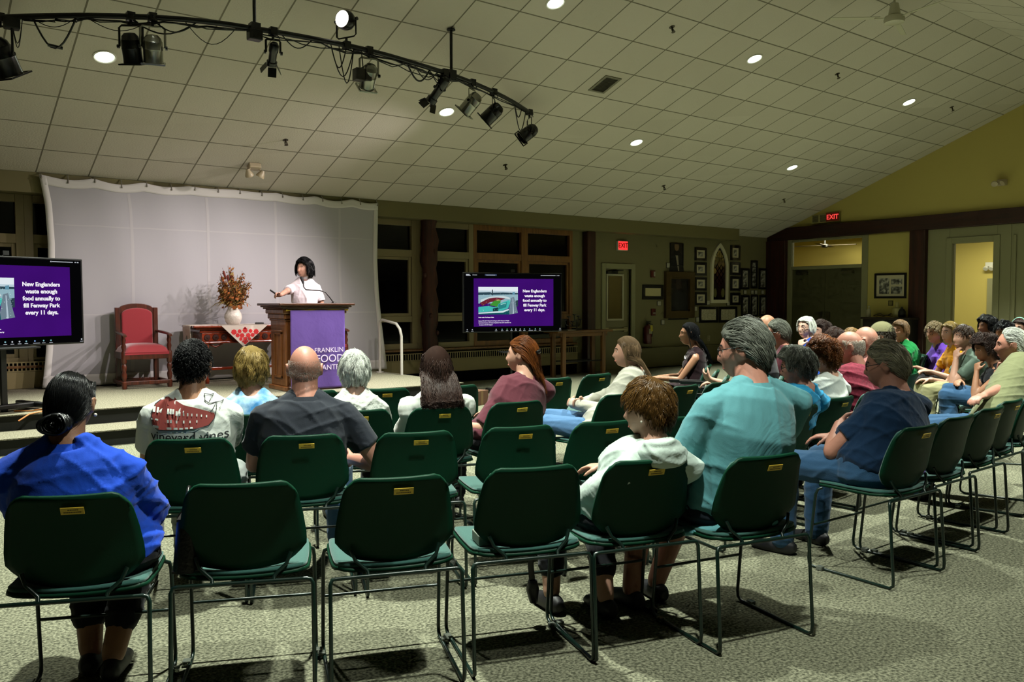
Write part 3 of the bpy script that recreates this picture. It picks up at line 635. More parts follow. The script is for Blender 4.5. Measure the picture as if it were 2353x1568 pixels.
for yy in (14.72,):
    p = atY(1628, 778, YB); t = thing('wall_outlet', 'white socket plate low on the olive wall', 'socket', (p.x, YB, p.z)); MB().box((0, -.004, 0), (.09, .008, .13)).build('plate', mat('plate', '#8a8468', .5), t, bevel=.003); MB().box((0, -.009, .03), (.04, .004, .035)).box((0, -.009, -.03), (.04, .004, .035)).build('receptacle', mat('plate_dark', '#6f6a50', .5), t)
# ================================================================== hanging white screen
M_scr = mat('screen_cloth', '#a4a3a7', .9, spec=.1, bump=(160, .06)); M_scrb = mat('screen_border', '#c9c7c4', .85, spec=.1)
def interp(v, tab):
    for (a, x), (b, y) in zip(tab, tab[1:]):
        if a <= v <= b: return x + (y - x) * (v - a) / (b - a)
    return tab[-1][1] if v > tab[-1][0] else tab[0][1]
LE = [(.335, 1.742), (.6, 1.775), (.853, 1.80), (1.4, 1.835), (2.2, 1.853), (2.7, 1.83), (3.08, 1.77)]
RE = [(.335, 6.756), (.7, 6.71), (1.11, 6.66), (1.6, 6.615), (2.1, 6.598), (3.08, 6.63)]
ztop = zc(D) - .025
def scr_pt(u, v, y=0.):
    zt = ztop - .055 * abs(math.sin(u * PI * 15.5 / 2 * 1.0)) ** 1.0 * (.6 + .4 * math.sin(u * 9)) * (v ** 6)
    z = .335 + (zt - .335) * v
    xl, xr = interp(z, LE), interp(z, RE)
    return (xl + (xr - xl) * u, D - .05 + .012 * math.sin(u * 17) * (1 - v) + .006 * math.sin(u * 41 + v * 5) + y, z)
sc_ = thing('backdrop_screen', 'large white cloth backdrop hung from the ceiling edge behind the podium', 'screen', (4.2, D, PLAT))
off = lambda p: (p[0] - 4.2, p[1] - D, p[2] - PLAT)
MB().grid(lambda u, v: off(scr_pt(u, v)), 96, 40).build('cloth', M_scr, sc_, smooth=60, fix=False, solid=.003)
b = MB()
b.grid(lambda u, v: off(scr_pt(u, .955 + .045 * v, -.006)), 96, 4); b.grid(lambda u, v: off(scr_pt(u, .055 * v, -.006)), 96, 4)
b.grid(lambda u, v: off(scr_pt(u * .0165, v, -.006)), 2, 40); b.grid(lambda u, v: off(scr_pt(1 - .0165 * u, v, -.006)), 2, 40)
b.build('border', M_scrb, sc_, smooth=60, fix=False, solid=.003)
s = MB()
for u in (.215, .43, .64, .86): s.grid(lambda a, v: off(scr_pt(u - .004 + .008 * a, .06 + .89 * v, -.003)), 1, 30)
for v0 in (.34, .77): s.grid(lambda u, a: off(scr_pt(.02 + .96 * u, v0 + .006 * a, -.003)), 60, 1)
s.build('seam', mat('screen_seam', '#adabad', .9, spec=.1), sc_, smooth=60, fix=False)
for i in range(16):
    u = min(.997, max(.004, (i / 15)))
    p = Vector(off(scr_pt(u, .985, -.012)))
    MB().tube([p, p + Vector((0, .0, .03)), (p.x, -.012, zc(D) - PLAT - .006)], .006, 6).ball(p, .013, 8).build('hook', M_grey, sc_, smooth=60)

# ================================================================== podium with banner
M_oak = wood('podium_oak', '#4a2a12', '#7d4c22', .38, 5., 'Z', .3); M_oakd = wood('podium_dark_oak', '#25130a', '#4b2913', .35, 5., 'X', .3)
PF = 10.0; pod = thing('podium', 'tall brown wooden pulpit with a wide dark moulded top', 'podium', (4.5, PF + .28, PLAT))
pw, pd, ph = .76, .5, 1.105
MB().span((-pw / 2, -pd / 2, .06), (pw / 2, pd / 2, .92)).build('body', M_oak, pod, bevel=.01)
m = MB()
for z0, z1, e in ((.88, .905, .015), (.905, .97, .03), (.97, 1.03, .05)): m.span((-pw / 2 - e, -pd / 2 - e, z0), (pw / 2 + e, pd / 2 + e, z1))
m.build('cornice', M_oak, pod, bevel=.012)
MB().span((-pw / 2 - .03, -pd / 2 - .03, 0), (pw / 2 + .03, pd / 2 + .03, .06)).build('plinth', M_oak, pod, bevel=.012)
m = MB()
for z0, z1, e in ((1.03, 1.05, .075), (1.05, 1.072, .10), (1.072, 1.105, .13)): m.span((-pw / 2 - e, -pd / 2 - e, z0), (pw / 2 + e, pd / 2 + e, z1))
m.build('top', M_oakd, pod, bevel=.01)
for s_ in (-1, 1):
    m = MB(); x = s_ * (pw / 2 + .004); y0, y1, z0, z1 = -.13, .13, .16, .74
    for a, c in (((x - .012, y0, z0), (x + .012, y0 + .03, z1)), ((x - .012, y1 - .03, z0), (x + .012, y1, z1)), ((x - .012, y0, z0), (x + .012, y1, z0 + .03)), ((x - .012, y0, z1 - .03), (x + .012, y1, z1)), ((x - .02, y0 - .02, z1), (x + .02, y1 + .02, z1 + .025))): m.span(a, c)
    m.build('side_panel', M_oak, pod, bevel=.005)
for s_ in (-1, 1): MB().lathe([(.03, .0), (.045, .03), (.02, .07), (.035, .12), (.018, .17), (.03, .2), (.01, .23)], (s_ * (pw / 2 - .05), -pd / 2 - .035, .02), 12).build('carved_ornament', M_oakd, pod, smooth=50)
bn = thing('banner', 'purple food pantry banner hung on a brass rod down the podium front', 'banner', (4.515, PF, PLAT))
M_pur = mat('banner_purple', '#5f4a90', .75, spec=.2, wrinkle=(5, .25)); M_let = mat('banner_letter', '#d8cfe6', .7)
bw, bz0, bz1 = .735, .02, 1.02
def ban(u, v): 
    x = (u - .5) * bw; return (x, -.05 + .006 * math.sin(u * 14 + v * 3) * (1.1 - v), bz0 + (bz1 - bz0) * v)
MB().grid(ban, 40, 40).build('cloth', M_pur, bn, smooth=60, fix=False, solid=.003)
MB().tube([(-.40, -.045, 1.018), (.40, -.045, 1.018)], .007, 8).ball((-.41, -.045, 1.018), .014, 8).ball((.41, -.045, 1.018), .014, 8).build('rod', M_brass, bn, smooth=50)
for body, z, sz in (('FRANKLIN', .505, .086), ('FOOD', .395, .135), ('PANTRY', .283, .093)):
    text_part('lettering', body, sz, M_let, bn, facing((bw / 2 - .025, -.064, z), (1, 0, 0), (0, 0, 1)), align='RIGHT')
# gooseneck microphone
mp = atY(767, 694, PF + .25); t = thing('microphone', 'black gooseneck microphone rising from the podium top', 'microphone', (mp.x, PF + .25, PLAT + ph))
A = [Vector((0, 0, 0))] + [Vector((atY(x, y, PF + .25 + k).x - mp.x, k, atY(x, y, PF + .25 + k).z - PLAT - ph)) for x, y, k in ((757, 683, .0), (748, 672, .01), (735, 668, .03), (718, 667, .05), (703, 666, .07), (698, 660, .08), (697, 652, .09))]
MB().tube(A, .008, 8).lathe([(.03, 0), (.03, .008), (.012, .02)], n=14).build('gooseneck', M_black, t, smooth=60)
tip = A[-1]; MB().tube([tip, tip + Vector((-.005, .02, .05)), tip + Vector((-.008, .03, .075)), tip + Vector((-.01, .035, .09))], [.013, .02, .024, .012], 12).build('microphone_head', mat('mic_foam', '#1a1a1c', .8), t, smooth=60)

# ================================================================== carved red velvet chairs
M_velvet = mat('red_velvet', '#8e1220', .75, sheen=.6, bump=(150, .1)); M_mah = wood('mahogany', '#2a0f07', '#5a2411', .35, 6., 'Z', .3)
def throne(label, x, y, first=None):
    if first: o = dup(first); o['label'] = label; o.location = (x, y, PLAT); return o
    t = thing('armchair', label, 'chair', (x, y, PLAT), 0, 'red velvet pulpit chairs')
    W, Dp = .62, .56; sz = .47
    m = MB().span((-W / 2 + .03, -Dp / 2, sz - .09), (W / 2 - .03, Dp / 2, sz)); m.build('seat_rail', M_mah, t, bevel=.008)
    c = MB()
    c.grid(lambda u, v: ((u - .5) * (W - .07), (v - .5) * Dp - .01, sz + .11 * (1 - abs(2 * u - 1) ** 4) ** .5 * (1 - abs(2 * v - 1) ** 5) ** .5), 20, 16)
    c.span((-W / 2 + .04, -Dp / 2 - .005, sz - .03), (W / 2 - .04, Dp / 2 - .02, sz + .012)); c.build('seat_cushion', M_velvet, t, smooth=50, fix=False)
    prof = [(.028, 0), (.034, .03), (.034, .09), (.02, .1), (.03, .14), (.034, .18), (.022, .22), (.032, .26), (.034, .29), (.022, .32), (.034, .345), (.034, .47)]
    arm = [(.034, .47), (.02, .5), (.032, .55), (.02, .59), (.03, .63), (.022, .66), (.026, .69)]
    for s in (-1, 1):
        MB().lathe(prof + arm[1:], (s * (W / 2 - .03), -Dp / 2 + .03, 0), 14).build('front_leg', M_mah, t, smooth=40)
        MB().span((s * (W / 2 - .07) - .03, Dp / 2 - .06, 0), (s * (W / 2 - .07) + .03, Dp / 2, 1.05)).build('rear_post', M_mah, t, bevel=.008)
        MB().tube([(s * (W / 2 - .06), Dp / 2 - .05, .73), (s * (W / 2 - .035), 0, .72), (s * (W / 2 - .03), -Dp / 2, .70), (s * (W / 2 - .03), -Dp / 2 - .05, .685)], [.02, .028, .03, .024], 10, ry=[.016, .02, .018, .016]).build('arm', M_mah, t, smooth=50)
        MB().span((s * (W / 2 - .03) - .02, -Dp / 2 + .03, .05), (s * (W / 2 - .03) + .02, Dp / 2, .095)).build('side_stretcher', M_mah, t, bevel=.006)
    MB().span((-W / 2 + .03, -Dp / 2 + .005, .05), (W / 2 - .03, -Dp / 2 + .05, .10)).span((-W / 2 + .06, Dp / 2 - .05, .05), (W / 2 - .06, Dp / 2 - .01, .10)).build('stretcher', M_mah, t, bevel=.006)
    bw_ = W - .09
    def arc(w, z0, z1, rise, n=14):
        return [(-w / 2, z0), (w / 2, z0)] + [(w / 2 * math.cos(PI * i / n), z1 + rise * math.sin(PI * i / n)) for i in range(n + 1)]
    sh = Matrix.Shear('XZ', 4, (0, .0))
    o = MB().prism([(-bw_ / 2, .48), (bw_ / 2, .48), (bw_ / 2, 1.03)] + [(.42 * bw_ * math.cos(PI * i / 12), 1.03 + .075 * math.sin(PI * i / 12)) for i in range(13)] + [(-bw_ / 2, 1.03)], 'Y', Dp / 2 - .05, Dp / 2 - .005).build('back_frame', M_mah, t, bevel=.008)
    MB().prism(arc(bw_ - .14, .56, .96, .085), 'Y', Dp / 2 - .075, Dp / 2 - .04).build('back_cushion', M_velvet, t, bevel=.016)
    return t
th = throne('red velvet armchair with arched back left of the table', 2.86, 11.83)
throne('red velvet armchair mostly hidden behind the podium', 5.42, 11.83, th)

# ================================================================== carved table, runner, vase
M_red = wood('red_mahogany', '#4a1508', '#8a3214', .25, 5., 'X', .5)
tx0, tx1, ty0, ty1, tz = 3.46, 5.02, 11.58, 12.12, .80
tb_ = thing('table', 'carved reddish wooden side table behind the podium', 'table', ((tx0 + tx1) / 2, (ty0 + ty1) / 2, PLAT)); tw, td = tx1 - tx0, ty1 - ty0
MB().span((-tw / 2, -td / 2, tz - .03), (tw / 2, td / 2, tz)).span((-tw / 2 + .04, -td / 2 + .03, tz - .055), (tw / 2 - .04, td / 2 - .03, tz - .03)).span((-tw / 2 + .1, -td / 2 + .06, tz - .1), (tw / 2 - .1, td / 2 - .06, tz - .055)).build('tabletop', M_red, tb_, bevel=.008)
m = MB().span((-tw / 2 + .13, -td / 2 + .07, tz - .24), (tw / 2 - .13, td / 2 - .07, tz - .1)); m.span((-tw / 2 + .12, -td / 2 + .06, tz - .25), (tw / 2 - .12, td / 2 - .06, tz - .225)); m.build('apron', M_red, tb_, bevel=.006)
m = MB()
for i in range(11):
    x = -tw / 2 + .2 + i * (tw - .4) / 10; m.lathe([(.045, 0), (.04, .008), (.012, .010), (.006, .016)], (x, -td / 2 + .068, tz - .165), 12, Matrix.Rotation(PI / 2, 3, 'X'))
m.build('rosette_carving', mat('carving_dark', '#2e0e06', .4), tb_, smooth=40)
for sx in (-1, 1):
    for sy in (-1, 1):
        MB().lathe([(.03, 0), (.035, .05), (.018, .08), (.034, .16), (.02, .22), (.03, .3), (.022, .4), (.036, .48), (.036, .56)], (sx * (tw / 2 - .2), sy * (td / 2 - .11), 0), 12).build('leg', M_red, tb_, smooth=40)
m = MB().span((-tw / 2 + .2, -.03, .17), (tw / 2 - .2, .03, .21))
for sx in (-1, 1): m.span((sx * (tw / 2 - .2) - .025, -td / 2 + .11, .15), (sx * (tw / 2 - .2) + .025, td / 2 - .11, .2))
m.build('stretcher', M_red, tb_, bevel=.006)
m = MB()
for sx in (-1, 1): m.tube([(sx * (tw / 2 - .22), -td / 2 + .1, .55), (sx * (tw / 2 - .32), -td / 2 + .1, .5), (sx * (tw / 2 - .42), -td / 2 + .1, .55)], .014, 6)
m.build('bracket', M_red, tb_, smooth=50)
rn = thing('table_runner', 'white table cloth point with red floral embroidery hanging off the table', 'cloth', (0, 0, 0)); M_lin = mat('runner_linen', '#cfc3b8', .85, spec=.1, bump=(200, .06))
A0, A1, A2 = atY(507, 748, ty0), atY(616, 748, ty0), atY(559, 797, ty0)
ZT = PLAT + tz
m = MB(); yf = ty0 - .006
m.prism([(A0.x, ZT + .004), (A2.x, A2.z), (A1.x, ZT + .004)], 'Y', yf - .003, yf)
m.span((A0.x, ty0 - .009, ZT + .0005), (A1.x, ty1, ZT + .004)); m.span((tx0 - .012, ty0 + .1, ZT + .0005), (A0.x, ty1 - .1, ZT + .0045)); m.build('cloth', M_lin, rn)
MB().grid(lambda u, v: (tx0 - .012 - .004 * math.sin(v * 6), ty0 + .1 + (td - .2) * u, ZT + .004 - v * (.2 + .06 * math.sin(u * 9))), 16, 8).build('end_drop', M_lin, rn, smooth=60, fix=False, solid=.003)
mot = MB(); cx = (A0.x + A1.x) / 2 - .0; mz = ZT - .035
def disc(x, z, r, k=10, petals=0):
    pts = []
    for i in range(k * 2):
        a = PI * i / k; rr = r * (1 - .25 * (i % 2)) if petals else r; pts.append((x + rr * math.cos(a), z + rr * math.sin(a)))
    mot.prism(pts, 'Y', yf - .0055, yf - .0028)
for x, z, r in ((-.125, -.055, .036), (.125, -.055, .036), (0, -.035, .034), (-.062, -.045, .026), (.062, -.045, .026), (-.085, -.095, .028), (.085, -.095, .028), (-.035, -.1, .032), (.035, -.1, .032), (0, -.145, .03), (-.05, -.145, .022), (.05, -.145, .022), (0, -.19, .022), (-.025, -.175, .014), (.025, -.175, .014), (0, -.005, .014)): disc(cx + x * 1.25, mz + z * 1.1, r * 1.2, 8, 1)
mot.build('red_embroidery', mat('embroidery_red', '#c8262a', .8), rn)
vp = atY(536, 747, 11.8); vs_ = thing('vase', 'white textured ceramic vase on the table', 'vase', (vp.x, 11.8, ZT + .004))
vm = MB().lathe([(.085, 0), (.1, .015), (.122, .06), (.132, .1), (.125, .145), (.1, .19), (.078, .225), (.072, .25), (.08, .27), (.085, .275), (.076, .275), (.066, .25)], n=36)
vm.v = [(.9 * x * (1 + .025 * math.sin(14 * math.atan2(y, x) + 60 * z) * math.sin(120 * z)), .9 * y * (1 + .025 * math.sin(14 * math.atan2(y, x) + 60 * z) * math.sin(120 * z)), z) for x, y, z in vm.v]
vm.build('body', mat('vase_ceramic', '#cfc7bd', .5, bump=(45, .5)), vs_, smooth=60)
# dried autumn bouquet
fl = thing('dried_bouquet', 'dried autumn bouquet of cattails, grasses and orange leaves in the white vase', 'flowers', (vp.x, 11.8, ZT + .26)); rnd = random.Random(5)
st = MB(); lv = {k: MB() for k in range(4)}; cols = ['#8f5f20', '#6a4016', '#95501c', '#7d6a34']
for i in range(210):
    a = rnd.uniform(0, 2 * PI); sp = rnd.uniform(0, 1) ** .7; tilt = sp * .62; L_ = rnd.uniform(.24, .62) * (1.1 - .35 * sp)
    dirn = Vector((math.sin(tilt) * math.cos(a), math.sin(tilt) * math.sin(a), math.cos(tilt))); b0 = Vector((.035 * sp * math.cos(a), .035 * sp * math.sin(a), -.06))
    tipp = b0 + dirn * L_ + Vector((0, 0, -.06 * sp)); mid = b0 + dirn * L_ * .5 + Vector((0, 0, .02))
    st.tube([b0, mid, tipp], [.003, .0025, .0015], 4)
    nl = rnd.randint(5, 9); kk = rnd.randrange(4)
    for j in range(nl):
        c = b0.lerp(tipp, .45 + .55 * j / nl) + Vector([rnd.uniform(-.025, .025) for _ in range(3)]); n_ = Vector([rnd.uniform(-1, 1) for _ in range(3)]).normalized(); u = n_.orthogonal().normalized(); w_ = n_.cross(u); s = rnd.uniform(.010, .024)
        lv[kk].add([c - u * s * 1.6, c + w_ * s * .7 + n_ * .004, c + u * s * 1.6, c - w_ * s * .7 + n_ * .004], [(0, 1, 2, 3)])
for i in range(46):                                                          # low orange and brown leaves
    a = rnd.uniform(0, 2 * PI); r = rnd.uniform(.05, .2); z = rnd.uniform(-.03, .16); c = Vector((r * math.cos(a), r * math.sin(a), z)); n_ = (c + Vector([rnd.uniform(-.1, .1) for _ in range(3)])).normalized(); u = n_.orthogonal().normalized(); w_ = n_.cross(u); s = rnd.uniform(.022, .042)
    lv[2 if i % 3 else 0].add([c + (u * math.cos(t) + w_ * math.sin(t)) * s * (1 if k % 2 else .55) for k, t in enumerate(np.linspace(0, 2 * PI, 11)[:-1])], [tuple(range(10))])
for i in range(16):                                                          # drooping grass blades
    a = rnd.uniform(0, 2 * PI); p = [Vector((.03 * math.cos(a), .03 * math.sin(a), 0))]
    for k in range(1, 6): p.append(Vector(((.03 + .05 * k) * math.cos(a), (.03 + .05 * k) * math.sin(a), .05 * k - .010 * k * k)))
    lv[3].tube(p, [.005, .006, .005, .004, .003, .001], 4)
st.build('stem', mat('dry_stem', '#5e431d', .8), fl)
for k, n_ in enumerate(('golden_leaf', 'brown_leaf', 'orange_leaf', 'straw_leaf')): tag(lv[k].build(n_, mat('bouquet_%d' % k, cols[k], .75), fl, fix=False), kind='stuff')
for dx, dz, ti in ((-.12, .44, -.28), (-.145, .36, -.36), (-.07, .38, -.18), (-.03, .42, -.05)):
    p = Vector((dx, -.03, dz)); q_ = Vector((math.sin(ti), 0, math.cos(ti)))
    MB().tube([p - q_ * .3, p - q_ * .06], .003, 5).tube([p - q_ * .065, p - q_ * .05, p + q_ * .05, p + q_ * .06], [.006, .016, .016, .005], 10).tube([p + q_ * .06, p + q_ * .1], .002, 4).build('cattail', mat('cattail_brown', '#5f1f12', .9), fl, smooth=50)
rp_ = atY(598, 745, 11.75); t = thing('remote_control', 'small black remote lying on the table beside the podium', 'remote', (rp_.x, 11.78, ZT + .0045)); MB().box((0, 0, .012), (.12, .045, .022)).build('case', M_black, t, bevel=.006); MB().box((0, 0, .0245), (.09, .03, .003)).build('keypad', mat('keypad', '#2a2a2c', .6), t)

# ================================================================== the two presentation screens on stands
def television(label, loc, rz, floor_z, W=1.62, Hh=.92, post=.06):
    t = thing('presentation_screen', label, 'television', (loc[0], loc[1], loc[2]), rz, 'rolling presentation screens')
    MB().box((0, .03, 0), (W, .05, Hh)).build('bezel', mat('tv_bezel', '#060606', .35), t, bevel=.008)
    MB().box((0, .085, -.05), (W * .6, .08, Hh * .6)).build('rear_housing', M_black, t, bevel=.02)
    def P(u, v): return (u - .5) * W, (.5 - v) * Hh
    def rect(name, u0, v0, u1, v1, m, dy=0., par=None):
        x0, z0 = P(u0, v1); x1, z1 = P(u1, v0); return MB().span((x0, .0045 - dy, z0), (x1, .0055 - dy, z1)).build(name, m, par or t)
    scr = rect('display', .012, .02, .988, .98, glow('tv_black', '#050506', 1.))

    if 'slide_purple' not in MATS:
        m = glow('slide_purple', '#3a0a68', 1.); nt = m.node_tree; tc = N(nt, 'ShaderNodeTexCoord'); sp = N(nt, 'ShaderNodeTexNoise', i_Scale=1.6); rp = N(nt, 'ShaderNodeValToRGB')
        rp.color_ramp.elements[0].color = (*srgb('#2f0a58'), 1); rp.color_ramp.elements[1].color = (*srgb('#46107c'), 1); nt.links.new(tc.outputs['Object'], sp.inputs[0]); nt.links.new(sp.outputs[0], rp.inputs[0])
        nt.links.new(rp.outputs[0], [n for n in nt.nodes if n.type == 'EMISSION'][0].inputs[0])
    rect('slide', .105, .10, .91, .90, MATS['slide_purple'], .001, scr)
    # aerial photograph of a ball park
    u0, v0, u1, v1 = .15, .24, .545, .70
    ph_ = [('#dfe8ee', [(0, 0), (1, 0), (1, .22), (0, .22)]), ('#b9ccd6', [(0, .13), (1, .16), (1, .24), (0, .24)]), ('#2c4450', [(0, .2), (.3, .19), (.33, .21), (.62, .2), (1, .22), (1, .3), (0, .31)]), ('#8fb0bb', [(0, .29), (1, .27), (1, .6), (0, .6)]), ('#33424a', [(.34, .1), (.365, .09), (.37, .3), (.34, .3)]), ('#5f8fa5', [(.86, .19), (.92, .18), (.92, .28), (.86, .28)]),
           ('#c6d4d6', [(.06, .46), (.3, .35), (.62, .32), (.78, .38), (.8, .44), (.5, .38), (.3, .42), (.06, .56)]), ('#6b2230', [(.03, .58), (.25, .42), (.45, .38), (.68, .42), (.55, .5), (.3, .55), (.1, .68)]), ('#3f8f34', [(.27, .66), (.4, .5), (.56, .49), (.55, .6), (.48, .72)]), ('#b7a06a', [(.42, .47), (.5, .45), (.57, .48), (.48, .5)]),
           ('#43b5ac', [(.0, .72), (.25, .69), (.4, .73), (.48, .72), (.5, .62), (.75, .48), (.82, .5), (.75, .78), (.6, .86), (.0, .92)]), ('#2a7f80', [(.5, .63), (.72, .55), (.7, .74), (.5, .82)]), ('#9fd8d2', [(.56, .62), (.7, .575), (.69, .6), (.56, .65)]), ('#173b40', [(.36, .78), (.5, .74), (.5, .88), (.36, .9)]),
           ('#6d7f8c', [(.82, .4), (.9, .36), (1, .95), (.78, 1), (.76, .9)]), ('#aebfcb', [(.86, .42), (.875, .42), (.9, .97), (.87, .98)]), ('#2c3f4a', [(.93, .5), (1, .48), (1, .7), (.96, .72)]), ('#d0e4e6', [(0, .93), (.6, .87), (.76, .8), (.77, .84), (.62, .93), (0, .97)]), ('#12505a', [(0, .97), (.62, .93), (.77, .84), (.78, 1), (0, 1)])]
    pic = MB(); pmats = []
    for i, (c, poly) in enumerate(ph_):
        pic.mi = i; pmats.append(glow('aerial_' + c[1:], c, 1.))
        q_ = [P(u0 + (u1 - u0) * a, v0 + (v1 - v0) * b_) for a, b_ in poly]; pic.add([(x, .0025 - .00012 * i, z) for x, z in q_], [tuple(range(len(q_)))])
    pic.mi = len(pmats); pmats.append(glow('aerial_spark', '#d9f2ef', 1.)); rr = random.Random(3)
    for i in range(90):
        a, b_ = rr.random(), rr.uniform(.24, .98)
        if .25 < a < .58 and .45 < b_ < .74: continue
        x, z = P(u0 + (u1 - u0) * a, v0 + (v1 - v0) * b_); w_, h_ = rr.uniform(.002, .009), rr.uniform(.0015, .005); pic.add([(x, -.0005, z), (x + w_, -.0005, z), (x + w_, -.0005, z + h_), (x, -.0005, z + h_)], [(0, 1, 2, 3)])
    pic.build('slide_photo', pmats, scr, fix=False)
    W_ = glow('slide_white', '#f6f2fb', 1.); G_ = glow('bar_grey', '#b8bcc4', 1.)
    x, z = P(.716, .468); text_part('slide_text', 'New Englanders\nwaste enough\nfood annually to\nfill Fenway Park\nevery 11 days.', .0655 * Hh, W_, scr, facing((x, -.001, z), (1, 0, 0), (0, 0, 1)), bold=.0019, spacing=1.22)
    cap = [('Photo credit: The Boston Globe', .15, .747), ('Source: EPA 2019 Wasted Food Report, EPA Volume-to-Weight', .15, .806), ('Conversion Factors, US Census Population Data with calculations by', .15, .838), ('the team at US EPA Region 1', .155, .871)]
    for body, u, v in cap: x, z = P(u, v); text_part('caption', body, .0205 * Hh, W_, scr, facing((x, -.001, z), (1, 0, 0), (0, 0, 1)), align='LEFT', bold=.0004)
    br = MB(); br.mi = 0
    for u, v, w_, h_ in ((.03, .03, .035, .012), (.03, .045, .045, .012), (.095, .034, .008, .016), (.108, .038, .03, .01), (.78, .036, .008, .014), (.792, .038, .14, .009), (.945, .036, .008, .012), (.96, .036, .012, .012)):
        x, z = P(u, v + h_); br.span((x, .0015, z), (x + w_ * W, .0025, z + h_ * Hh))
    br.mi = 1; x, z = P(.215, .055); br.span((x, .002, z), (x + .118 * W, .003, z + .026 * Hh)); br.mi = 0; x, z = P(.228, .048); br.span((x, .001, z), (x + .09 * W, .002, z + .009 * Hh))
    icons = ((.04, 0), (.09, 0), (.325, 0), (.385, 3), (.435, 2), (.48, 3), (.523, 0), (.568, 0), (.61, 3), (.665, 4), (.722, 3), (.77, 3), (.98, 0))
    for u, k in icons:
        br.mi = k; s = .011; x, z = P(u, .948); br.lathe([(.001, -.0005), (s * .8 * W / 1.62, -.0005), (s * .8 * W / 1.62, .0005), (.001, .0005)], (x, .002, z), 8, Matrix.Rotation(PI / 2, 3, 'X'))
        br.mi = 0; x, z = P(u - .011, .976); br.span((x, .0015, z), (x + (.044 if k == 4 else .022) * W, .0025, z + .006 * Hh))
    br.build('meeting_bar', [G_, glow('bar_blue', '#39445f', 1.), glow('bar_green', '#5fbf6a', 1.), glow('bar_teal', '#7fb0bb', 1.), glow('bar_lightblue', '#7fa0d8', 1.)], scr)
    zf = floor_z - loc[2]
    MB().box((0, .12, (zf - .1) / 2), (post, .04, -zf - .1)).build('post', M_black, t, bevel=.006)
    MB().box((0, .1, zf + .05), (.7, .09, .05)).box((-.3, .1, zf + .05), (.07, .62, .05)).box((.3, .1, zf + .05), (.07, .62, .05)).build('base', M_black, t, bevel=.01)
    for sx in (-1, 1):
        for sy in (-.28, .28): MB().cyl((sx * .3 - .012, .1 + sy, zf + .025), (sx * .3 + .012, .1 + sy, zf + .025), .025, 12).build('caster', M_black, t)
    MB().box((0, -.02, zf + .66), (.46, .3, .016)).build('shelf', M_black, t, bevel=.004)
    MB().box((-.02, -.03, Hh / 2 + .028), (.06, .02, .045)).tube([(-.02, .03, Hh / 2), (-.02, .03, Hh / 2 + .03)], .006, 6).build('camera_clip', M_black, t)
    return t
c1 = atD(17, 693, 8.5); c2 = atD(1180, 695.5, 13.0)
television('big purple slide screen on a stand, cut by the left edge', (c1.x, c1.y, c1.z), math.atan2(.368, .929), PLAT)
television('big purple slide screen on a thin stand before the dark windows', (c2.x, c2.y, c2.z), -math.atan2(.316, .948), 0, post=.032)
# orange cable and cardboard box
tag(MB().tube([(1.15, 9.9, PLAT + .008), (1.3, 9.8, PLAT + .01), (1.42, 9.74, PLAT + .03), (1.5, 9.72, PLAT + .05), (1.46, 9.7, PLAT + .02), (1.36, 9.66, PLAT + .012), (1.25, 9.62, PLAT + .0), (1.15, 9.6, PLAT - .06)], .008, 6).build('extension_cord', mat('orange_cord', '#a8662a', .6), smooth=60), 'orange extension cord looped at the platform edge below the left screen', 'cord')
bp_ = atZ(1092, 930, 0); bx_ = thing('cardboard_box', 'small brown cardboard box on the floor below the right screen', 'box', (bp_.x, bp_.y, 0), .3)
MB().box((0, 0, .10), (.3, .24, .20)).build('carton', mat('cardboard', '#6a4a3a', .85), bx_, bevel=.004); MB().box((0, -.122, .10), (.05, .003, .20)).box((0, 0, .2015), (.05, .24, .003)).build('tape', mat('tape_brown', '#7d5f40', .4), bx_)

# ================================================================== high wooden table with candelabra and bowl
M_pine = wood('pine_table', '#4a2f14', '#7d5526', .5, 5., 'X', .1); M_pinez = wood('pine_leg', '#4a2f14', '#7d5526', .5, 5., 'Z', .1)
rt = thing('table', 'tall narrow wooden table by the wall left of the exit door', 'table', (10.83, 12.05, 0))
MB().box((0, 0, .87), (1.42, .42, .045)).build('tabletop', M_pine, rt, bevel=.006)
MB().box((0, -.15, .81), (1.2, .03, .07)).box((0, .15, .81), (1.2, .03, .07)).build('apron', M_pine, rt, bevel=.004)
for sx in (-.52, .5):
    for sy in (-.15, .15): MB().box((sx, sy, .425), (.09, .06, .85)).build('leg', M_pinez, rt, bevel=.005)
MB().cyl((-.52, -.15, .3), (.5, -.15, .3), .012, 8).cyl((-.52, .15, .3), (.5, .15, .3), .012, 8).build('stretcher', M_black, rt)
cp = atY(1327, 752, 12.0); cb = thing('candelabra', 'dark branching metal candelabra on the tall wooden table', 'candelabra', (cp.x, 12.02, .8925))
m = MB().box((0, 0, .02), (.16, .12, .04)).tube([(0, 0, .03), (.01, 0, .1), (-.01, 0, .2)], .012, 8)
for x, z in ((-.3, .2), (-.2, .26), (-.11, .17), (-.06, .3), (.04, .27), (.09, .21)):
    m.tube([(0, 0, .06 + abs(x) * .1), (x * .5, .0, .07), (x * .9, 0, z - .1), (x, 0, z - .02)], .009, 6); m.lathe([(.01, -.02), (.035, -.01), (.038, .005), (.02, .005)], (x, 0, z), 10)
m.build('branch', M_black, cb, smooth=50)
q_ = atY(1308, 756, 11.95); tag(MB().box((q_.x, 11.95, .9), (.2, .16, .014)).build('hymn_book', mat('pale_book', '#8f8a78', .7)), 'thin pale book lying at the left end of the tall table', 'book')

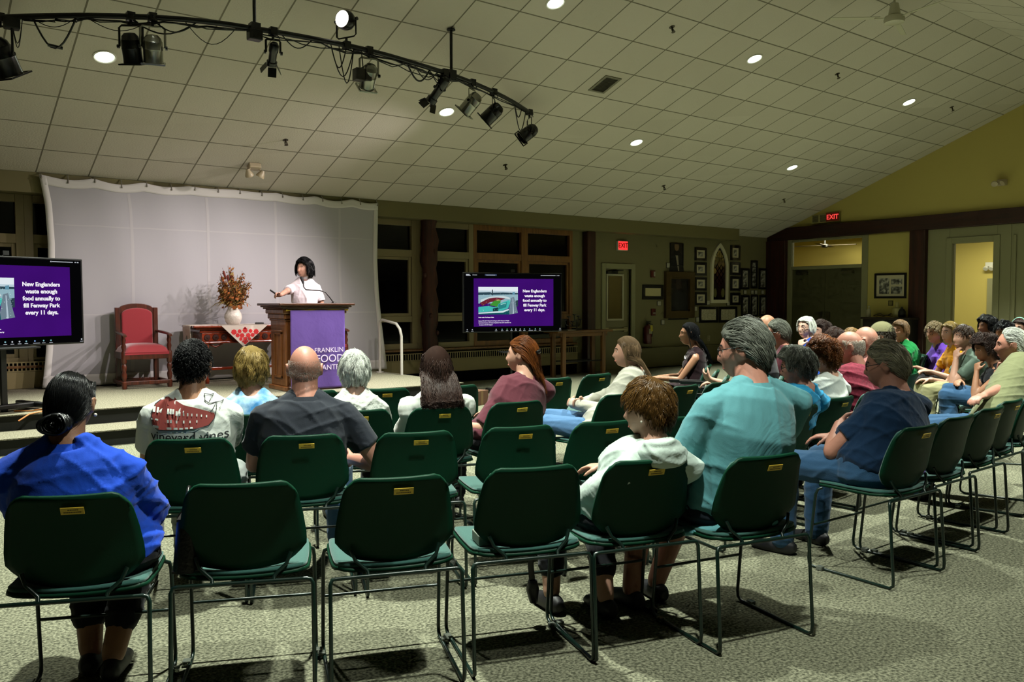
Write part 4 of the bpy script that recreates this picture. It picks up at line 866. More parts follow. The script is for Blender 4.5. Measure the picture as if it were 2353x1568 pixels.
# console with bottles under the gable picture
pa, pb_ = atX(1985, 729, XG - .4), atX(2092, 729, XG - .4)
cs = thing('console_cabinet', 'dark low cabinet against the yellow wall under the wide frame', 'cabinet', (XG - .24, (pa.y + pb_.y) / 2, 0)); L_ = abs(pa.y - pb_.y); zc_ = pa.z
MB().box((0, 0, zc_ / 2), (.4, L_, zc_ - .06)).build('carcass', mat('cabinet_dark', '#14100c', .5), cs, bevel=.006)
MB().box((-.01, 0, zc_ - .02), (.46, L_ + .06, .04)).build('top', wood('cabinet_top', '#17110c', '#2e2218', .4, 5, 'Y'), cs, bevel=.006)
for s in (-1, 1): MB().box((-.205, s * L_ / 4, zc_ / 2), (.015, L_ / 2 - .03, zc_ - .14)).build('cabinet_door', mat('cabinet_dark2', '#1a140f', .5), cs, bevel=.005)
def bottle(name, label, px_, py_, prof, m, cat):
    p = atX(px_, py_, XG - .25); o = MB().lathe(prof, n=16).build(name, m, smooth=40); o.location = (XG - .25, p.y, zc_ + .0005); return tag(o, label, cat)
bottle('pump_bottle', 'white pump bottle at the left end of the dark cabinet', 1996, 728, [(.04, 0), (.045, .01), (.045, .15), (.02, .18), (.012, .19), (.012, .22), (.02, .225), (.02, .24), (.005, .245)], mat('bottle_white', '#a39f84', .4), 'bottle')
bottle('candle_jar', 'squat pale jar with a narrow lid on the dark cabinet', 2061, 726, [(.085, 0), (.09, .01), (.09, .19), (.07, .2), (.035, .21), (.035, .31), (.03, .32)], mat('bottle_pale', '#8c8455', .4), 'jar')
bottle('dark_bottle', 'black round bottle at the right end of the dark cabinet', 2072, 728, [(.06, 0), (.075, .02), (.078, .12), (.05, .17), (.02, .19), (.02, .22), (.005, .225)], M_black, 'bottle')
p = atX(2032, 725, XG - .25); tag(MB().tube([(XG - .25, p.y + .25 - i * .08, zc_ + .03 + .05 * math.sin(i * .9) ** 2) for i in range(7)], .012, 6).tube([(XG - .2, p.y + .2 - i * .07, zc_ + .02 + .03 * math.sin(i * 1.1 + 1) ** 2) for i in range(7)], .012, 6).build('coiled_cable', mat('cable_grey', '#5a553c', .5), smooth=60), 'loose coiled cable on the middle of the dark cabinet', 'cable')

# ================================================================== curved lighting pipe and its lamps
ZP = 4.05
pp = [atZ(x, y, ZP) for x, y in [(-260, 62), (-120, 47), (0, 40), (100, 37), (200, 36), (300, 38), (400, 43), (500, 53), (585, 66), (670, 80), (760, 97), (830, 112), (900, 130), (970, 151), (1037, 172), (1085, 190), (1125, 207), (1160, 224), (1190, 241), (1222, 262)]]
cv = []                                     # Catmull-Rom for a smooth arc
for i in range(len(pp) - 1):
    p0, p1, p2, p3 = pp[max(i - 1, 0)], pp[i], pp[i + 1], pp[min(i + 2, len(pp) - 1)]
    for k in range(4):
        t_ = k / 4; cv.append(.5 * ((2 * p1) + (p2 - p0) * t_ + (2 * p0 - 5 * p1 + 4 * p2 - p3) * t_ ** 2 + (3 * p1 - p0 - 3 * p2 + p3) * t_ ** 3))
cv.append(pp[-1])
pb0 = atZ(585, 66, ZP)
pr = thing('lighting_pipe', 'long curved black lighting pipe hung under the ceiling', 'lighting rig', pb0)
rel = lambda p: Vector(p) - pb0
MB().tube([rel(p) for p in cv], .026, 12).build('pipe', M_black, pr, smooth=60)
def at_pipe(x):
    best = min(cv, key=lambda p: abs((1176.5 + FPX * ((p - CAM).dot(RT) / (p - CAM).dot(FW))) - x)); return Vector(best)
for x in (585, 1040):
    p = at_pipe(x); MB().cyl(rel(p) + Vector((0, 0, .01)), rel((p.x, p.y, zc(p.y))), .017, 10).lathe([(.05, -.01), (.05, 0)], rel((p.x, p.y, zc(p.y) - .01)), 14).box(rel(p), (.09, .09, .1)).build('hanger', M_black, pr, smooth=40)
rk = random.Random(9); cm = MB()
for k in range(3):                                                          # cables taped along the pipe
    for x0, x1, sag in ((60, 200, .03), (200, 560, .04), (560, 900, .05), (820, 1060, .08), (900, 1210, .05)):
        P_ = [at_pipe(x0 + (x1 - x0) * i / 10) for i in range(11)]
        cm.tube([rel(p) + Vector((rk.uniform(-.012, .012), rk.uniform(-.012, .012), -.03 - sag * abs(math.sin(i * PI / (5 if k else 10))) * rk.uniform(.3, 1.1))) for i, p in enumerate(P_)], .006, 5)
def droop(x0, x1, depth, r=.006, skew=.5):
    a, b_ = at_pipe(x0), at_pipe(x1); cm.tube([rel(a.lerp(b_, t_)) + Vector((0, 0, -.02 - depth * math.sin(PI * t_ ** (1 if skew == .5 else skew)))) for t_ in np.linspace(0, 1, 11)], r, 5)
for a in ((82, 176, .27, .009), (75, 165, .08, .004), (200, 345, .11, .004), (290, 440, .12, .007), (432, 552, .18, .004), (360, 440, .1), (640, 712, .1, .006), (768, 800, .22), (765, 812, .3), (775, 806, .36), (935, 985, .16, .01), (950, 1000, .12), (990, 1030, .14), (1005, 1028, .2), (1185, 1208, .3, .007), (1183, 1203, .14, .007), (30, 45, .22, .004), (20, 40, .26, .004)): droop(*a)
cm.build('cable', M_black, pr, smooth=60)
for x, r in ((38, .062), (580, .06)):
    p = at_pipe(x); MB().box(rel(p) + Vector((0, 0, -.06)), (.13, .1, .1)).build('junction_box', M_black, pr, bevel=.01)
p = at_pipe(118); MB().tube([rel(p) + Vector((-.06, 0, -.27)), rel(p) + Vector((.06, 0, -.28))], .015, 8).build('inline_switch', M_black, pr, smooth=50)
p = at_pipe(825); tag(MB().box(p + Vector((-.03, 0, -.27)), (.1, .1, .12)).box(p + Vector((.055, 0, -.25)), (.07, .12, .15)).tube([p, p + Vector((.02, 0, -.2))], .007, 6).build('power_supply', mat('psu_grey', '#2a2823', .5), bevel=.008), 'black power box dangling under the pipe by the chrome lamp', 'power box')
M_chrome = mat('polished_aluminium', '#8f8f86', .25, .9); M_bbk = mat('lamp_black_enamel', '#0b0b0b', .3)
def lamp(px_, label, aim, kind, drop=.17, up=False, L_=.25, R_=.08, lit=0., m=None, off_=(0, 0, 0)):
    m = m or M_bbk; p = at_pipe(px_); s = 1 if up else -1
    pivot = p + Vector((0, 0, s * drop)) + Vector(off_); ax = (Vector(aim) - pivot).normalized()
    t = thing('stage_light', label, 'stage light', p)
    q = Vector((ax.x, ax.y, 0)); q = q.normalized() if q.length > .01 else Vector((0, 1, 0)); lat = Vector((-q.y, q.x, 0))
    R3 = Matrix((lat, ax.cross(lat), ax)).transposed()
    pv = pivot - p; ro = R_ + .02
    MB().box((0, 0, 0), (.07, .075, .075)).cyl((0, 0, 0), (0, 0, s * .08), .014, 8).tube([(.03, .0, -.02), (.06, .0, -.04), (.065, 0, -.06)], .006, 5).build('clamp', M_bbk, t, bevel=.008)
    top = Vector((0, 0, s * .07)); yk = [pv - lat * ro, top + (pv - top) * .15 - lat * ro, top + (pv - top) * .05 - lat * ro * .8, top + lat * ro * .8 + (pv - top) * .05, top + (pv - top) * .15 + lat * ro, pv + lat * ro]
    MB().tube(yk, .011, 6, ry=.005).build('yoke', M_bbk if kind != 'chrome' else m, t)
    c0 = pv - ax * L_ * .45
    if kind == 'tube': prof = [(.01, 0), (R_ * .6, .005), (R_ * .95, .03), (R_ * .95, L_ * .4), (R_ * .8, L_ * .45), (R_ * .8, L_ * .82), (R_ * 1.05, L_ * .85), (R_ * 1.05, L_), (R_ * .9, L_), (R_ * .85, L_ * .9)]
    elif kind == 'ball': prof = [(.01, 0)] + [(R_ * math.sin(a), L_ * .5 - L_ * .5 * math.cos(a)) for a in np.linspace(.3, 2.1, 8)] + [(R_ * .85, L_ * .78), (R_ * .8, L_ * .74)]
    else: prof = [(.01, 0), (R_ * .55, .005), (R_ * .85, L_ * .12), (R_ * .92, L_ * .22), (R_ * .98, L_ * .24), (R_ * .98, L_ * .26), (R_, L_ * .5), (R_ * 1.03, L_ * .52), (R_, L_ * .55), (R_ * 1.0, L_ * .85), (R_ * 1.02, L_), (R_ * .95, L_), (R_ * .92, L_ * .8)]
    hs = MB().lathe(prof, c0, 24, R3, caps=(1, 0)).build('housing', m, t, smooth=35)
    fr = c0 + ax * L_ * (.74 if kind == 'ball' else .8 if kind != 'tube' else .88)
    MB().lathe([(.001, -.003), (R_ * .82, 0), (R_ * .82, .004), (.001, .004)], fr, 20, R3).build('lens', glow('lamp_lens_%s' % (lit > 0), '#fff6e0', lit) if lit else mat('lens_dark', '#2a2a2a', .1), hs)
    if kind in ('par', 'chrome'):                                                   # square gel frame at the mouth
        e = c0 + ax * L_; g = MB(); w_ = R_ * 2.25
        for k in range(4):
            a = k * PI / 2; o_ = Vector((math.cos(a), math.sin(a), 0)) * (w_ / 2); g.box(e + R3 @ (o_ + Vector((0, 0, .005))), (.016 if k % 2 == 0 else w_, w_ if k % 2 == 0 else .016, .014), M=R3)
        g.build('gel_frame', m if kind == 'chrome' else M_bbk, hs)
    if kind == 'tube':
        e = c0 + ax * L_; g = MB()
        for k in range(4):
            a = k * PI / 2 + PI / 4 * 0; Rk = R3 @ Matrix.Rotation(a, 3, 'Z') @ Matrix.Rotation(.55, 3, 'Y'); g.box(e + R3 @ Matrix.Rotation(a, 3, 'Z') @ Vector((R_ * 1.1 + .02, 0, .04)), (.004, R_ * 1.7, .09), M=Rk)
        g.build('barn_door', M_bbk, hs)
    for s2 in (-1, 1): MB().cyl(pv + lat * s2 * ro, pv + lat * s2 * (ro + .02), .018, 10).build('tilt_knob', M_bbk, t)
    return t, p + pv + ax * (L_ * .7), ax
stage = Vector((4.45, 10.4, 1.5))
lamp(-6, 'black stage lamp cut off by the left edge of the picture', (2.2, 9.9, 1.2), 'par', .34, L_=.34, R_=.115)
lamp(290, 'black stage lamp left of the chrome one near the pipe start', (2.6, 9.2, .5), 'par', .27, L_=.27, R_=.085, off_=(0, 0, -.0))
lamp(352, 'chrome stage lamp nearest the left end of the pipe', (2.5, 9.4, .5), 'chrome', .27, L_=.25, R_=.085, m=M_chrome)
_, l4, a4 = lamp(627, 'slim lit stage lamp with barn doors under the pipe hanger', (3.7, 10.6, 1.2), 'tube', .20, L_=.24, R_=.048, lit=6.)
_, l5, a5 = lamp(791, 'round lit lamp standing above the pipe, its lens facing left', (1.2, 6.6, 4.2), 'ball', .25, up=True, L_=.22, R_=.1, lit=9.)
lamp(841, 'chrome stage lamp beside the dangling power box', (4.6, 10.6, .4), 'chrome', .25, L_=.26, R_=.08, m=M_chrome)
_, l8, a8 = lamp(1024, 'long black lit stage lamp at the right pipe hanger', (4.3, 10.5, 1.3), 'tube', .16, L_=.34, R_=.06, lit=6., off_=(-.05, .03, -.02))
lamp(1086, 'chrome stage lamp right of the right pipe hanger', (4.4, 10.5, 1.2), 'chrome', .23, L_=.27, R_=.085, m=M_chrome)
_, l10, a10 = lamp(1131, 'glossy black stage lamp between the chrome one and the pipe end', (4.3, 10.5, 1.3), 'par', .25, L_=.27, R_=.09)
_, l11, a11 = lamp(1214, 'black stage lamp at the right end of the curved pipe', (4.3, 10.5, 1.2), 'par', .27, L_=.27, R_=.09)
def spot(name, loc, ax, power, col, ang, blend=.4, r=.04):
    l = bpy.data.lights.new(name, 'SPOT'); l.energy = power; l.color = col; l.spot_size = math.radians(ang); l.spot_blend = blend; l.shadow_soft_size = r
    o = bpy.data.objects.new(name, l); COL.objects.link(o); o.location = loc; o.rotation_euler = Vector(ax).to_track_quat('-Z', 'Y').to_euler(); return o
WARM = (1., .88, .86)
spot('stage_spot', l4, a4, 200, WARM, 85, .8)
spot('stage_spot', l8, a8, 390, WARM, 80, .8)
spot('stage_spot', l10, a10, 450, WARM, 85, .9)
spot('stage_spot', l11, (Vector((3.2, 10.9, 1.4)) - l11), 450, WARM, 85, .9)
spot('stage_spot', l5, a5, 60, (1, .95, .85), 70, .5, .06)
# everything on or beyond the gable wall turns with it
for o in list(bpy.data.objects):
    if o.parent or o.name.startswith(('floor', 'ceiling', 'wall_back', 'wall_outside', 'wall_rear', 'wall_left')) and not o.name.endswith('hall'): continue
    c = Vector(o.matrix_basis.translation)
    if c.length < 1e-6 and o.type == 'MESH': c = sum((v.co for v in o.data.vertices), Vector()) / len(o.data.vertices)
    if c.x > 16.9 and (c.y < 12.5 or o.name in ('trim_5',) or c.x > 18): o.matrix_basis = GM @ o.matrix_basis
# ================================================================== stacking chairs
M_shell = mat('chair_green_plastic', '#06301f', .5, spec=.15, bump=(220, .05)); M_seat = mat('chair_teal_fabric', '#1d5049', .85, sheen=.3, bump=(230, .12)); M_tube = mat('chair_tube_green', '#0a2019', .32, spec=.6)
M_plq = mat('plaque_brass', '#c7a836', .45, .2); M_ink = mat('plaque_ink', '#4a3d14', .6); M_clip = mat('clear_clip', '#8f958a', .15, trans=.6)
def back_pt(u, v, t=0.):
    """u -1..1 across, v 0..1 up; t pushes forward"""
    hw = interp(v, [(0, .150), (.10, .192), (.22, .222), (.35, .221), (.6, .210), (.9, .190), (1., .186)])
    r = .05; z0, z1 = .485, .806
    x = u * hw; z = z0 + (z1 - z0) * v
    e = abs(u)
    if v > .8:                                  # rounded top corners, slightly dipped top edge
        k = (v - .8) / .2; x *= 1 - .075 * k ** 3 * e ** 6
        z -= (.030 * max(0, e - .72) / .28 * max(0, e - .72) / .28 * k + .006 * (1 - e * e) * k)
    if v < .2: z -= .0 + .012 * (1 - e * e) * (1 - v / .2)
    y = -.175 - .085 * v + 0.032 * u * u * (1 - .2 * v) + .012 * math.sin(v * PI)
    return Vector((x, y + t, z))
def make_chair(arms=False):
    t = thing('stacking_chair', 'x', 'chair')
    m = MB(); nu, nv = 16, 14
    m.grid(lambda u, v: back_pt(2 * u - 1, v), nu, nv); bk = m.build('backrest', M_shell, t, smooth=50, fix=False); bk.modifiers.new('solid', 'SOLIDIFY').thickness = .012
    m = MB(); m.grid(lambda u, v: back_pt((2 * u - 1) * .93, .05 + .9 * v, .018), 12, 10); o = m.build('back_pad', M_seat, bk, smooth=50, fix=False); o.modifiers.new('solid', 'SOLIDIFY').thickness = .010
    def seat(u, v, dz=0., k=1.):
        a, b = (2 * u - 1) * k, (2 * v - 1) * k; x = .232 * a * (1 - .04 * b * b); y = .02 + .215 * b * (1 - .05 * a * a)
        rr = max(0, abs(a) - .8) / .2 * max(0, abs(b) - .8) / .2; x *= 1 - .07 * rr; y -= math.copysign(.016 * rr, b)
        return (x, y, .450 + dz + .012 * a * a - .022 * max(0, b - .5) ** 2 * 4 * .25 + .010 * max(0, -b - .6) * 2)
    m = MB(); m.grid(lambda u, v: seat(u, v), 14, 14); ss = m.build('seat_shell', M_shell, t, smooth=50, fix=False); ss.modifiers.new('solid', 'SOLIDIFY').thickness = .014
    m = MB(); m.grid(lambda u, v: seat(u, v, .016, .965), 14, 14); m.build('seat_pad', M_seat, ss, smooth=50, fix=False).modifiers.new('solid', 'SOLIDIFY').thickness = .014
    r = .0078
    for s in (-1, 1):
        x = .243 * s
        m = MB().tube([(x * .9, -.212, .438), (x * .97, -.214, .436), (x, -.218, .42), (x + .002 * s, -.245, .05), (x, -.243, .022), (x, -.225, r), (x, .0, r), (x, .215, r), (x, .238, .022), (x, .242, .05), (x * .99, .205, .40), (x * .97, .195, .428), (x * .9, .18, .438)], r, 8)
        m.build('leg_frame', M_tube, t, smooth=60)
        if not arms: MB().box((x + .012 * s, .16, .013), (.03, .035, .024)).build('ganging_clip', M_clip, t, bevel=.004)
        MB().tube([(s * .105, -.212, .438), (s * .108, -.20, .455), (s * .15, -.188, .492), (s * .165, -.176, .53)], .0072, 8).build('back_bracket', M_tube, t, smooth=60)
    MB().tube([(-.225, -.212, .438), (.225, -.212, .438)], r, 8).build('rear_rail', M_tube, t, smooth=60)
    MB().tube([(-.241, .224, .23), (.241, .224, .23)], r * .85, 8).build('cross_bar', M_tube, t, smooth=60)
    if arms:
        for s in (-1, 1):
            x = .262 * s
            MB().tube([(x, -.2, .44), (x, -.205, .6), (x, -.19, .64), (x, -.16, .655), (x, .12, .655)], .009, 8).box((x, -.02, .668), (.042, .3, .022)).build('armrest', M_black, t, bevel=.005)
    return t
def plaque(t):
    p = back_pt(.10, .87); q = back_pt(.10, .95); up = (q - p).normalized(); n = Vector((0, -1, 0)); n = (n - up * n.dot(up)).normalized(); rt = Vector((1, 0, 0))
    M3 = Matrix((rt, -n, up)).transposed(); c = p + n * .0145 + up * -.004
    m = MB(); m.mi = 0; m.box(c, (.072, .003, .026), M=M3); m.mi = 1; rr = random.Random(2)
    for z, x0, x1 in ((.0045, -.014, .014), (-.005, -.027, .027)):
        x = x0
        while x < x1: w_ = rr.uniform(.0022, .006); m.box(c + n * .0018 + M3 @ Vector((x + w_ / 2, 0, z)), (w_, .0006, .0035), M=M3); x += w_ + .0012
    return m.build('plaque', [M_plq, M_ink], [o for o in bpy.data.objects if o.parent == t and o.name.startswith('backrest')][0])
CH0 = make_chair(); CHP = make_chair(); plaque(CHP); CHA = make_chair(True)
used = set()
def chair(x, y, yaw, label, plq=True, group='green stacking chairs', arms=False):
    """yaw in degrees, clockwise from facing the stage wall"""
    src = CHA if arms else CHP if plq else CH0
    if src.name in used: o = dup(src)
    else: o = src; CHILD[src] = kids(src); used.add(src.name)
    o.location = (x, y, 0); o.rotation_euler = (0, 0, -math.radians(yaw)); o['label'] = label; o['group'] = group; return o
def seat_from_back(bx_, by_, yaw):
    """chair centre from the measured middle of its top edge"""
    a = math.radians(yaw); return bx_ + .262 * math.sin(a), by_ + .262 * math.cos(a)
ROWS = [  # (name, back-top x, y, yaw, plaque, label)
 ('C1', .492, 3.06, 25, 1, 'green chair with brass plaque under the woman in the royal blue shirt'),
 ('C2', 1.011, 2.888, 25, 0, 'empty green chair without plaque right beside the blue-shirted woman'),
 ('C3', 1.501, 2.639, 21, 1, 'empty green chair with brass plaque in the nearest row, between two plaqueless ones'),
 ('C4', 2.011, 2.476, 20, 0, 'empty green chair without plaque left of the woman in the white hoodie'),
 ('C5', 2.477, 2.308, 16, 1, 'green chair with brass plaque under the woman in the white hoodie'),
 ('C6', 2.93, 2.07, 13, 1, 'green chair under the grey-haired man in the turquoise polo'),
 ('C7', 4.24, 2.09, 2, 1, 'green chair under the man in the navy polo'),
 ('C8', 4.755, 2.13, 0, 0, 'empty green chair with a purple leaflet on its seat, right of the navy-polo man'),
 ('C9', 5.295, 2.19, -1, 1, 'empty green chair second to the right of the navy-polo man'),
 ('C10', 5.80, 2.28, -3, 1, 'empty green chair just left of the man in the olive polo'),
 ('C11', 6.32, 2.36, -14, 0, 'green chair under the white-haired man in the olive polo'),
 ('tee', 1.154, 3.978, 25, 1, 'green chair with plaque under the man in the whale-print tee'),
 ('bald', 1.618, 3.758, 23, 1, 'green chair with plaque under the bald man in the black polo'),
 ('e1', 2.10, 3.505, 22, 1, 'empty green chair with plaque right of the bald man in the black polo'),
 ('e2', 2.615, 3.334, 19, 1, 'empty green chair with plaque behind the woman in the plum tee'),
 ('e3', 3.09, 3.194, 17, 1, 'empty green chair with plaque partly hidden behind the white hoodie'),
 ('k', 3.60, 3.06, 12, 0, 'green chair hidden behind the turquoise-polo man'),
 ('gry', 4.47, 2.93, 0, 1, 'green chair with plaque under the grey-haired woman in the bright blue top'),
 ('aub', 5.09, 3.05, -2, 1, 'green chair with plaque under the auburn-haired woman in white'),
 ('mar', 5.66, 3.12, -6, 0, 'green chair under the bald man in the maroon shirt'),
 ('flo', 1.70, 4.64, 24, 1, 'green chair with plaque under the woman in the blue floral top'),
 ('whi', 2.26, 4.43, 22, 1, 'green chair under the white-haired woman in the lacy knit'),
 ('cur', 2.713, 4.24, 19, 1, 'green chair with plaque under the girl with long dark curls'),
 ('plu', 3.254, 4.173, 10, 1, 'green chair with plaque under the woman in the plum tee'),
 ('lon', 4.10, 4.10, -4, 0, 'green chair under the long-haired woman in the white blouse'),
 ('a', 4.89, 4.199, -8, 1, 'empty green chair with plaque seen between the hoodie woman and the turquoise-polo man'),
 ('b', 5.32, 4.21, -6, 0, 'empty green chair half hidden behind the turquoise-polo man'),
 ('f0', 2.50, 5.62, 24, 0, 'empty front-row chair partly hidden behind the lacy-knit woman'),
 ('f1', 2.98, 5.43, 22, 1, 'empty front-row chair between the lacy-knit woman and the dark curls'),
 ('f2', 3.53, 5.28, 6, 0, 'empty front-row chair right behind the dark curly hair'),
 ('f3', 4.525, 5.289, 0, 1, 'empty front-row chair with plaque right of the plum tee'),
 ('f4', 5.08, 5.36, -6, 1, 'empty front-row chair with plaque left of the long-haired woman'),
]
CHAIRS = {}
for n_, x, y, yw, pq, lb in ROWS:
    cx, cy = seat_from_back(x, y, yw); CHAIRS[n_] = (cx, cy, yw); chair(cx, cy, yw, lb, bool(pq))
for i, (x, y, lb) in enumerate([(5.62, 4.72, 'green armchair nearest to us in the side-on line by the dark dress'), (6.02, 5.15, 'green armchair second in the side-on line by the dark dress'), (6.48, 5.62, 'green armchair under the woman in the dark sleeveless dress')]):
    chair(x, y, -36, lb, False, 'green armchairs seen side-on', True); CHAIRS['arm%d' % i] = (x, y, -36)

# ------------------------------------------------------------------ things left on the seats
def on_seat(n_, dx, dy, z=.476):
    cx, cy, yw = CHAIRS[n_]; a = math.radians(yw); return (cx + dx * math.cos(a) + dy * math.sin(a), cy - dx * math.sin(a) + dy * math.cos(a), z), -a
M_bag = mat('bag_black_leather', '#0b0b0c', .35, bump=(90, .2))
l_, r_ = on_seat('C2', -.20, -.06); t = thing('handbag', 'black leather handbag on the left side of the plaqueless chair beside the blue shirt', 'bag', l_, r_)
m = MB(); m.grid(lambda u, v: ((.052 * (1 - .35 * v)) * math.copysign(abs(math.cos(u * 2 * PI)) ** .6, math.cos(u * 2 * PI)), .13 * (1 - .12 * v) * math.copysign(abs(math.sin(u * 2 * PI)) ** .6, math.sin(u * 2 * PI)), .19 * v), 28, 8); m.box((0, 0, .186), (.055, .21, .008)).box((0, 0, .004), (.09, .24, .008)); m.build('bag_body', M_bag, t, smooth=50)
MB().tube([(.0, -.08 + .16 * i / 10, .185 + .10 * math.sin(PI * i / 10)) for i in range(11)], .006, 8).build('handle', M_bag, t, smooth=60)
m = MB()
for y in (-.08, .08): m.ball((.0, y, .19), .011, 8)
m.build('ring', M_grey, t, smooth=60)
l_, r_ = on_seat('C4', -.06, -.04); t = thing('shoulder_bag', 'flat black shoulder bag on an empty seat with its strap hanging to the floor', 'bag', l_, r_)
MB().box((.06, 0, .028), (.24, .15, .055)).build('bag_body', M_bag, t, bevel=.02)
MB().tube([(.16, .02, .03), (.2, .12, .03), (.21, .21, .0), (.2, .245, -.08), (.19, .235, -.2), (.2, .24, -.3)], .014, 8, ry=.004).build('strap', M_bag, t, smooth=60)
MB().tube([(.2, .24, -.27), (.2, .24, -.31), (.205, .24, -.37)], [.02, .03, .018], 10).build('tassel', M_bag, t, smooth=60)
l_, r_ = on_seat('C4', -.155, -.07); t = tag(MB().box((0, 0, .022), (.075, .11, .043)).build('small_box', mat('box_grey_green', '#7c8578', .7), bevel=.004), 'small grey box beside the black bag on the empty seat', 'box'); t.location = l_; t.rotation_euler = (0, 0, r_)
l_, r_ = on_seat('C8', -.10, .02); t = tag(MB().box((0, 0, .003), (.15, .21, .004)).build('leaflet', mat('leaflet_purple', '#6a3f9c', .6)), 'purple leaflet lying on the empty seat beside the navy-polo man', 'leaflet'); t.location = l_; t.rotation_euler = (0, 0, r_ + .3)
# ================================================================== people: builders
def lerp(a, b, t): return a + (b - a) * t
def rotz(v, a): return Vector((v.x * math.cos(a) - v.y * math.sin(a), v.x * math.sin(a) + v.y * math.cos(a), v.z))
def grid_head(M, k, male=True, jaw=1., fat=1.):
    """head skin in head space (z up, y forward, origin between the ears), scaled by k and placed with M"""
    nt, npn = 44, 56; vs = []; fs = []
    for i in range(nt + 1):
        th = PI * i / nt; z = math.cos(th); s = math.sin(th)
        for j in range(npn):
            ph = 2 * PI * j / npn; x = s * math.sin(ph); y = s * math.cos(ph)
            X = .0745 * x; Y = (.092 if y > 0 else .098) * y; Z = (.112 if z > 0 else .118) * z
            if z < 0:
                d = -z; X *= 1 - (.36 / jaw) * d ** 1.6 * (1 if y > -.2 else .8); X *= 1 + (fat - 1) * d
                if y < 0: Y *= 1 - .55 * d
                else: Y *= 1 + .02 * d
                if y > 0: Y += .020 * d * d * y * 2
            else: X *= 1 + .03 * z; Y -= .006 * z
            if y > 0:                                            # face relief
                g = lambda cx, cz, sx, sz: math.exp(-((X - cx) / sx) ** 2 - ((Z - cz) / sz) ** 2)
                Y += .021 * g(0, -.030, .011, .016) + .010 * g(0, -.008, .008, .026) + .004 * g(0, .026, .05, .010)
                Y -= .009 * (g(.031, .006, .016, .011) + g(-.031, .006, .016, .011)) + .004 * g(0, -.050, .02, .008)
                Y += .006 * g(0, -.064, .022, .007) + .006 * g(0, -.077, .018, .006) - .003 * g(0, -.070, .02, .003) + .007 * g(0, -.104, .018, .014) - .004 * g(0, -.088, .02, .006)
                Y += .004 * (g(.042, -.025, .018, .018) + g(-.042, -.025, .018, .018))
            vs.append(M @ (Vector((X, Y, Z)) * k))
    for i in range(nt):
        for j in range(npn): fs.append((i * npn + j, (i + 1) * npn + j, (i + 1) * npn + (j + 1) % npn, i * npn + (j + 1) % npn))
    return vs, fs
def remesh(name, mb, vox, m, parent=None, smooth=3, noise=0., seed=0, origin=None, fold=None):
    """fuse the overlapping volumes of mb into one continuous skin"""
    me = bpy.data.meshes.new(name); me.from_pydata(mb.v, [], mb.f)
    bm = bmesh.new(); bm.from_mesh(me); bmesh.ops.recalc_face_normals(bm, faces=bm.faces); bm.to_mesh(me); bm.free()
    o = bpy.data.objects.new(name, me); COL.objects.link(o)
    r = o.modifiers.new('r', 'REMESH'); r.mode = 'VOXEL'; r.voxel_size = vox; r.use_smooth_shade = True
    if smooth: s = o.modifiers.new('s', 'SMOOTH'); s.factor = .5; s.iterations = smooth
    dg = bpy.context.evaluated_depsgraph_get(); dg.update(); me2 = bpy.data.meshes.new_from_object(o.evaluated_get(dg))
    o.modifiers.clear(); o.data = me2; bpy.data.meshes.remove(me); me2.name = name
    n = len(me2.vertices); co_ = np.empty(n * 3); me2.vertices.foreach_get('co', co_); co_ = co_.reshape(-1, 3)
    if fold is not None:
        no = np.empty(n * 3); me2.vertex_normals.foreach_get('vector', no) if hasattr(me2, 'vertex_normals') else None; no = no.reshape(-1, 3)
        d = fold(co_); co_ = co_ + no * d[:, None]
    if origin is not None: co_ = co_ - np.array(origin)
    me2.vertices.foreach_set('co', co_.ravel()); me2.update()
    me2.materials.clear(); me2.materials.append(m); me2.polygons.foreach_set('use_smooth', [True] * len(me2.polygons))
    if parent: o.parent = parent
    return o
def folds(seed, amp, axis, k=1.):
    """soft cloth folds running across 'axis'"""
    rg = np.random.default_rng(seed); W_ = []
    for i in range(7):
        d = rg.normal(size=3) * .5 + np.array(axis) * rg.uniform(.6, 1.4) * (1 if i % 2 else -.8); d /= np.linalg.norm(d)
        W_.append((d * rg.uniform(16, 44) * k, rg.uniform(0, 6.28), rg.normal(size=3) * 5, rg.uniform(0, 6.28)))
    def f(p):
        out = np.zeros(len(p))
        for d, ph, e, ph2 in W_:
            s = np.sin(p @ d + ph + 1.1 * np.sin(p @ e)); m = np.clip(np.sin(p @ e + ph2), 0, 1); out += ((1 - np.abs(s)) ** 3) * m * m * 1.4
        return amp * (out - .3)
    return f
def ik(S, W, a, b, pole):
    d = W - S; L_ = min(d.length, (a + b) * .999); u = d.normalized(); x = (a * a - b * b + L_ * L_) / (2 * L_); h = math.sqrt(max(0, a * a - x * x))
    n = pole - u * pole.dot(u); n.normalize(); return S + u * x + n * h
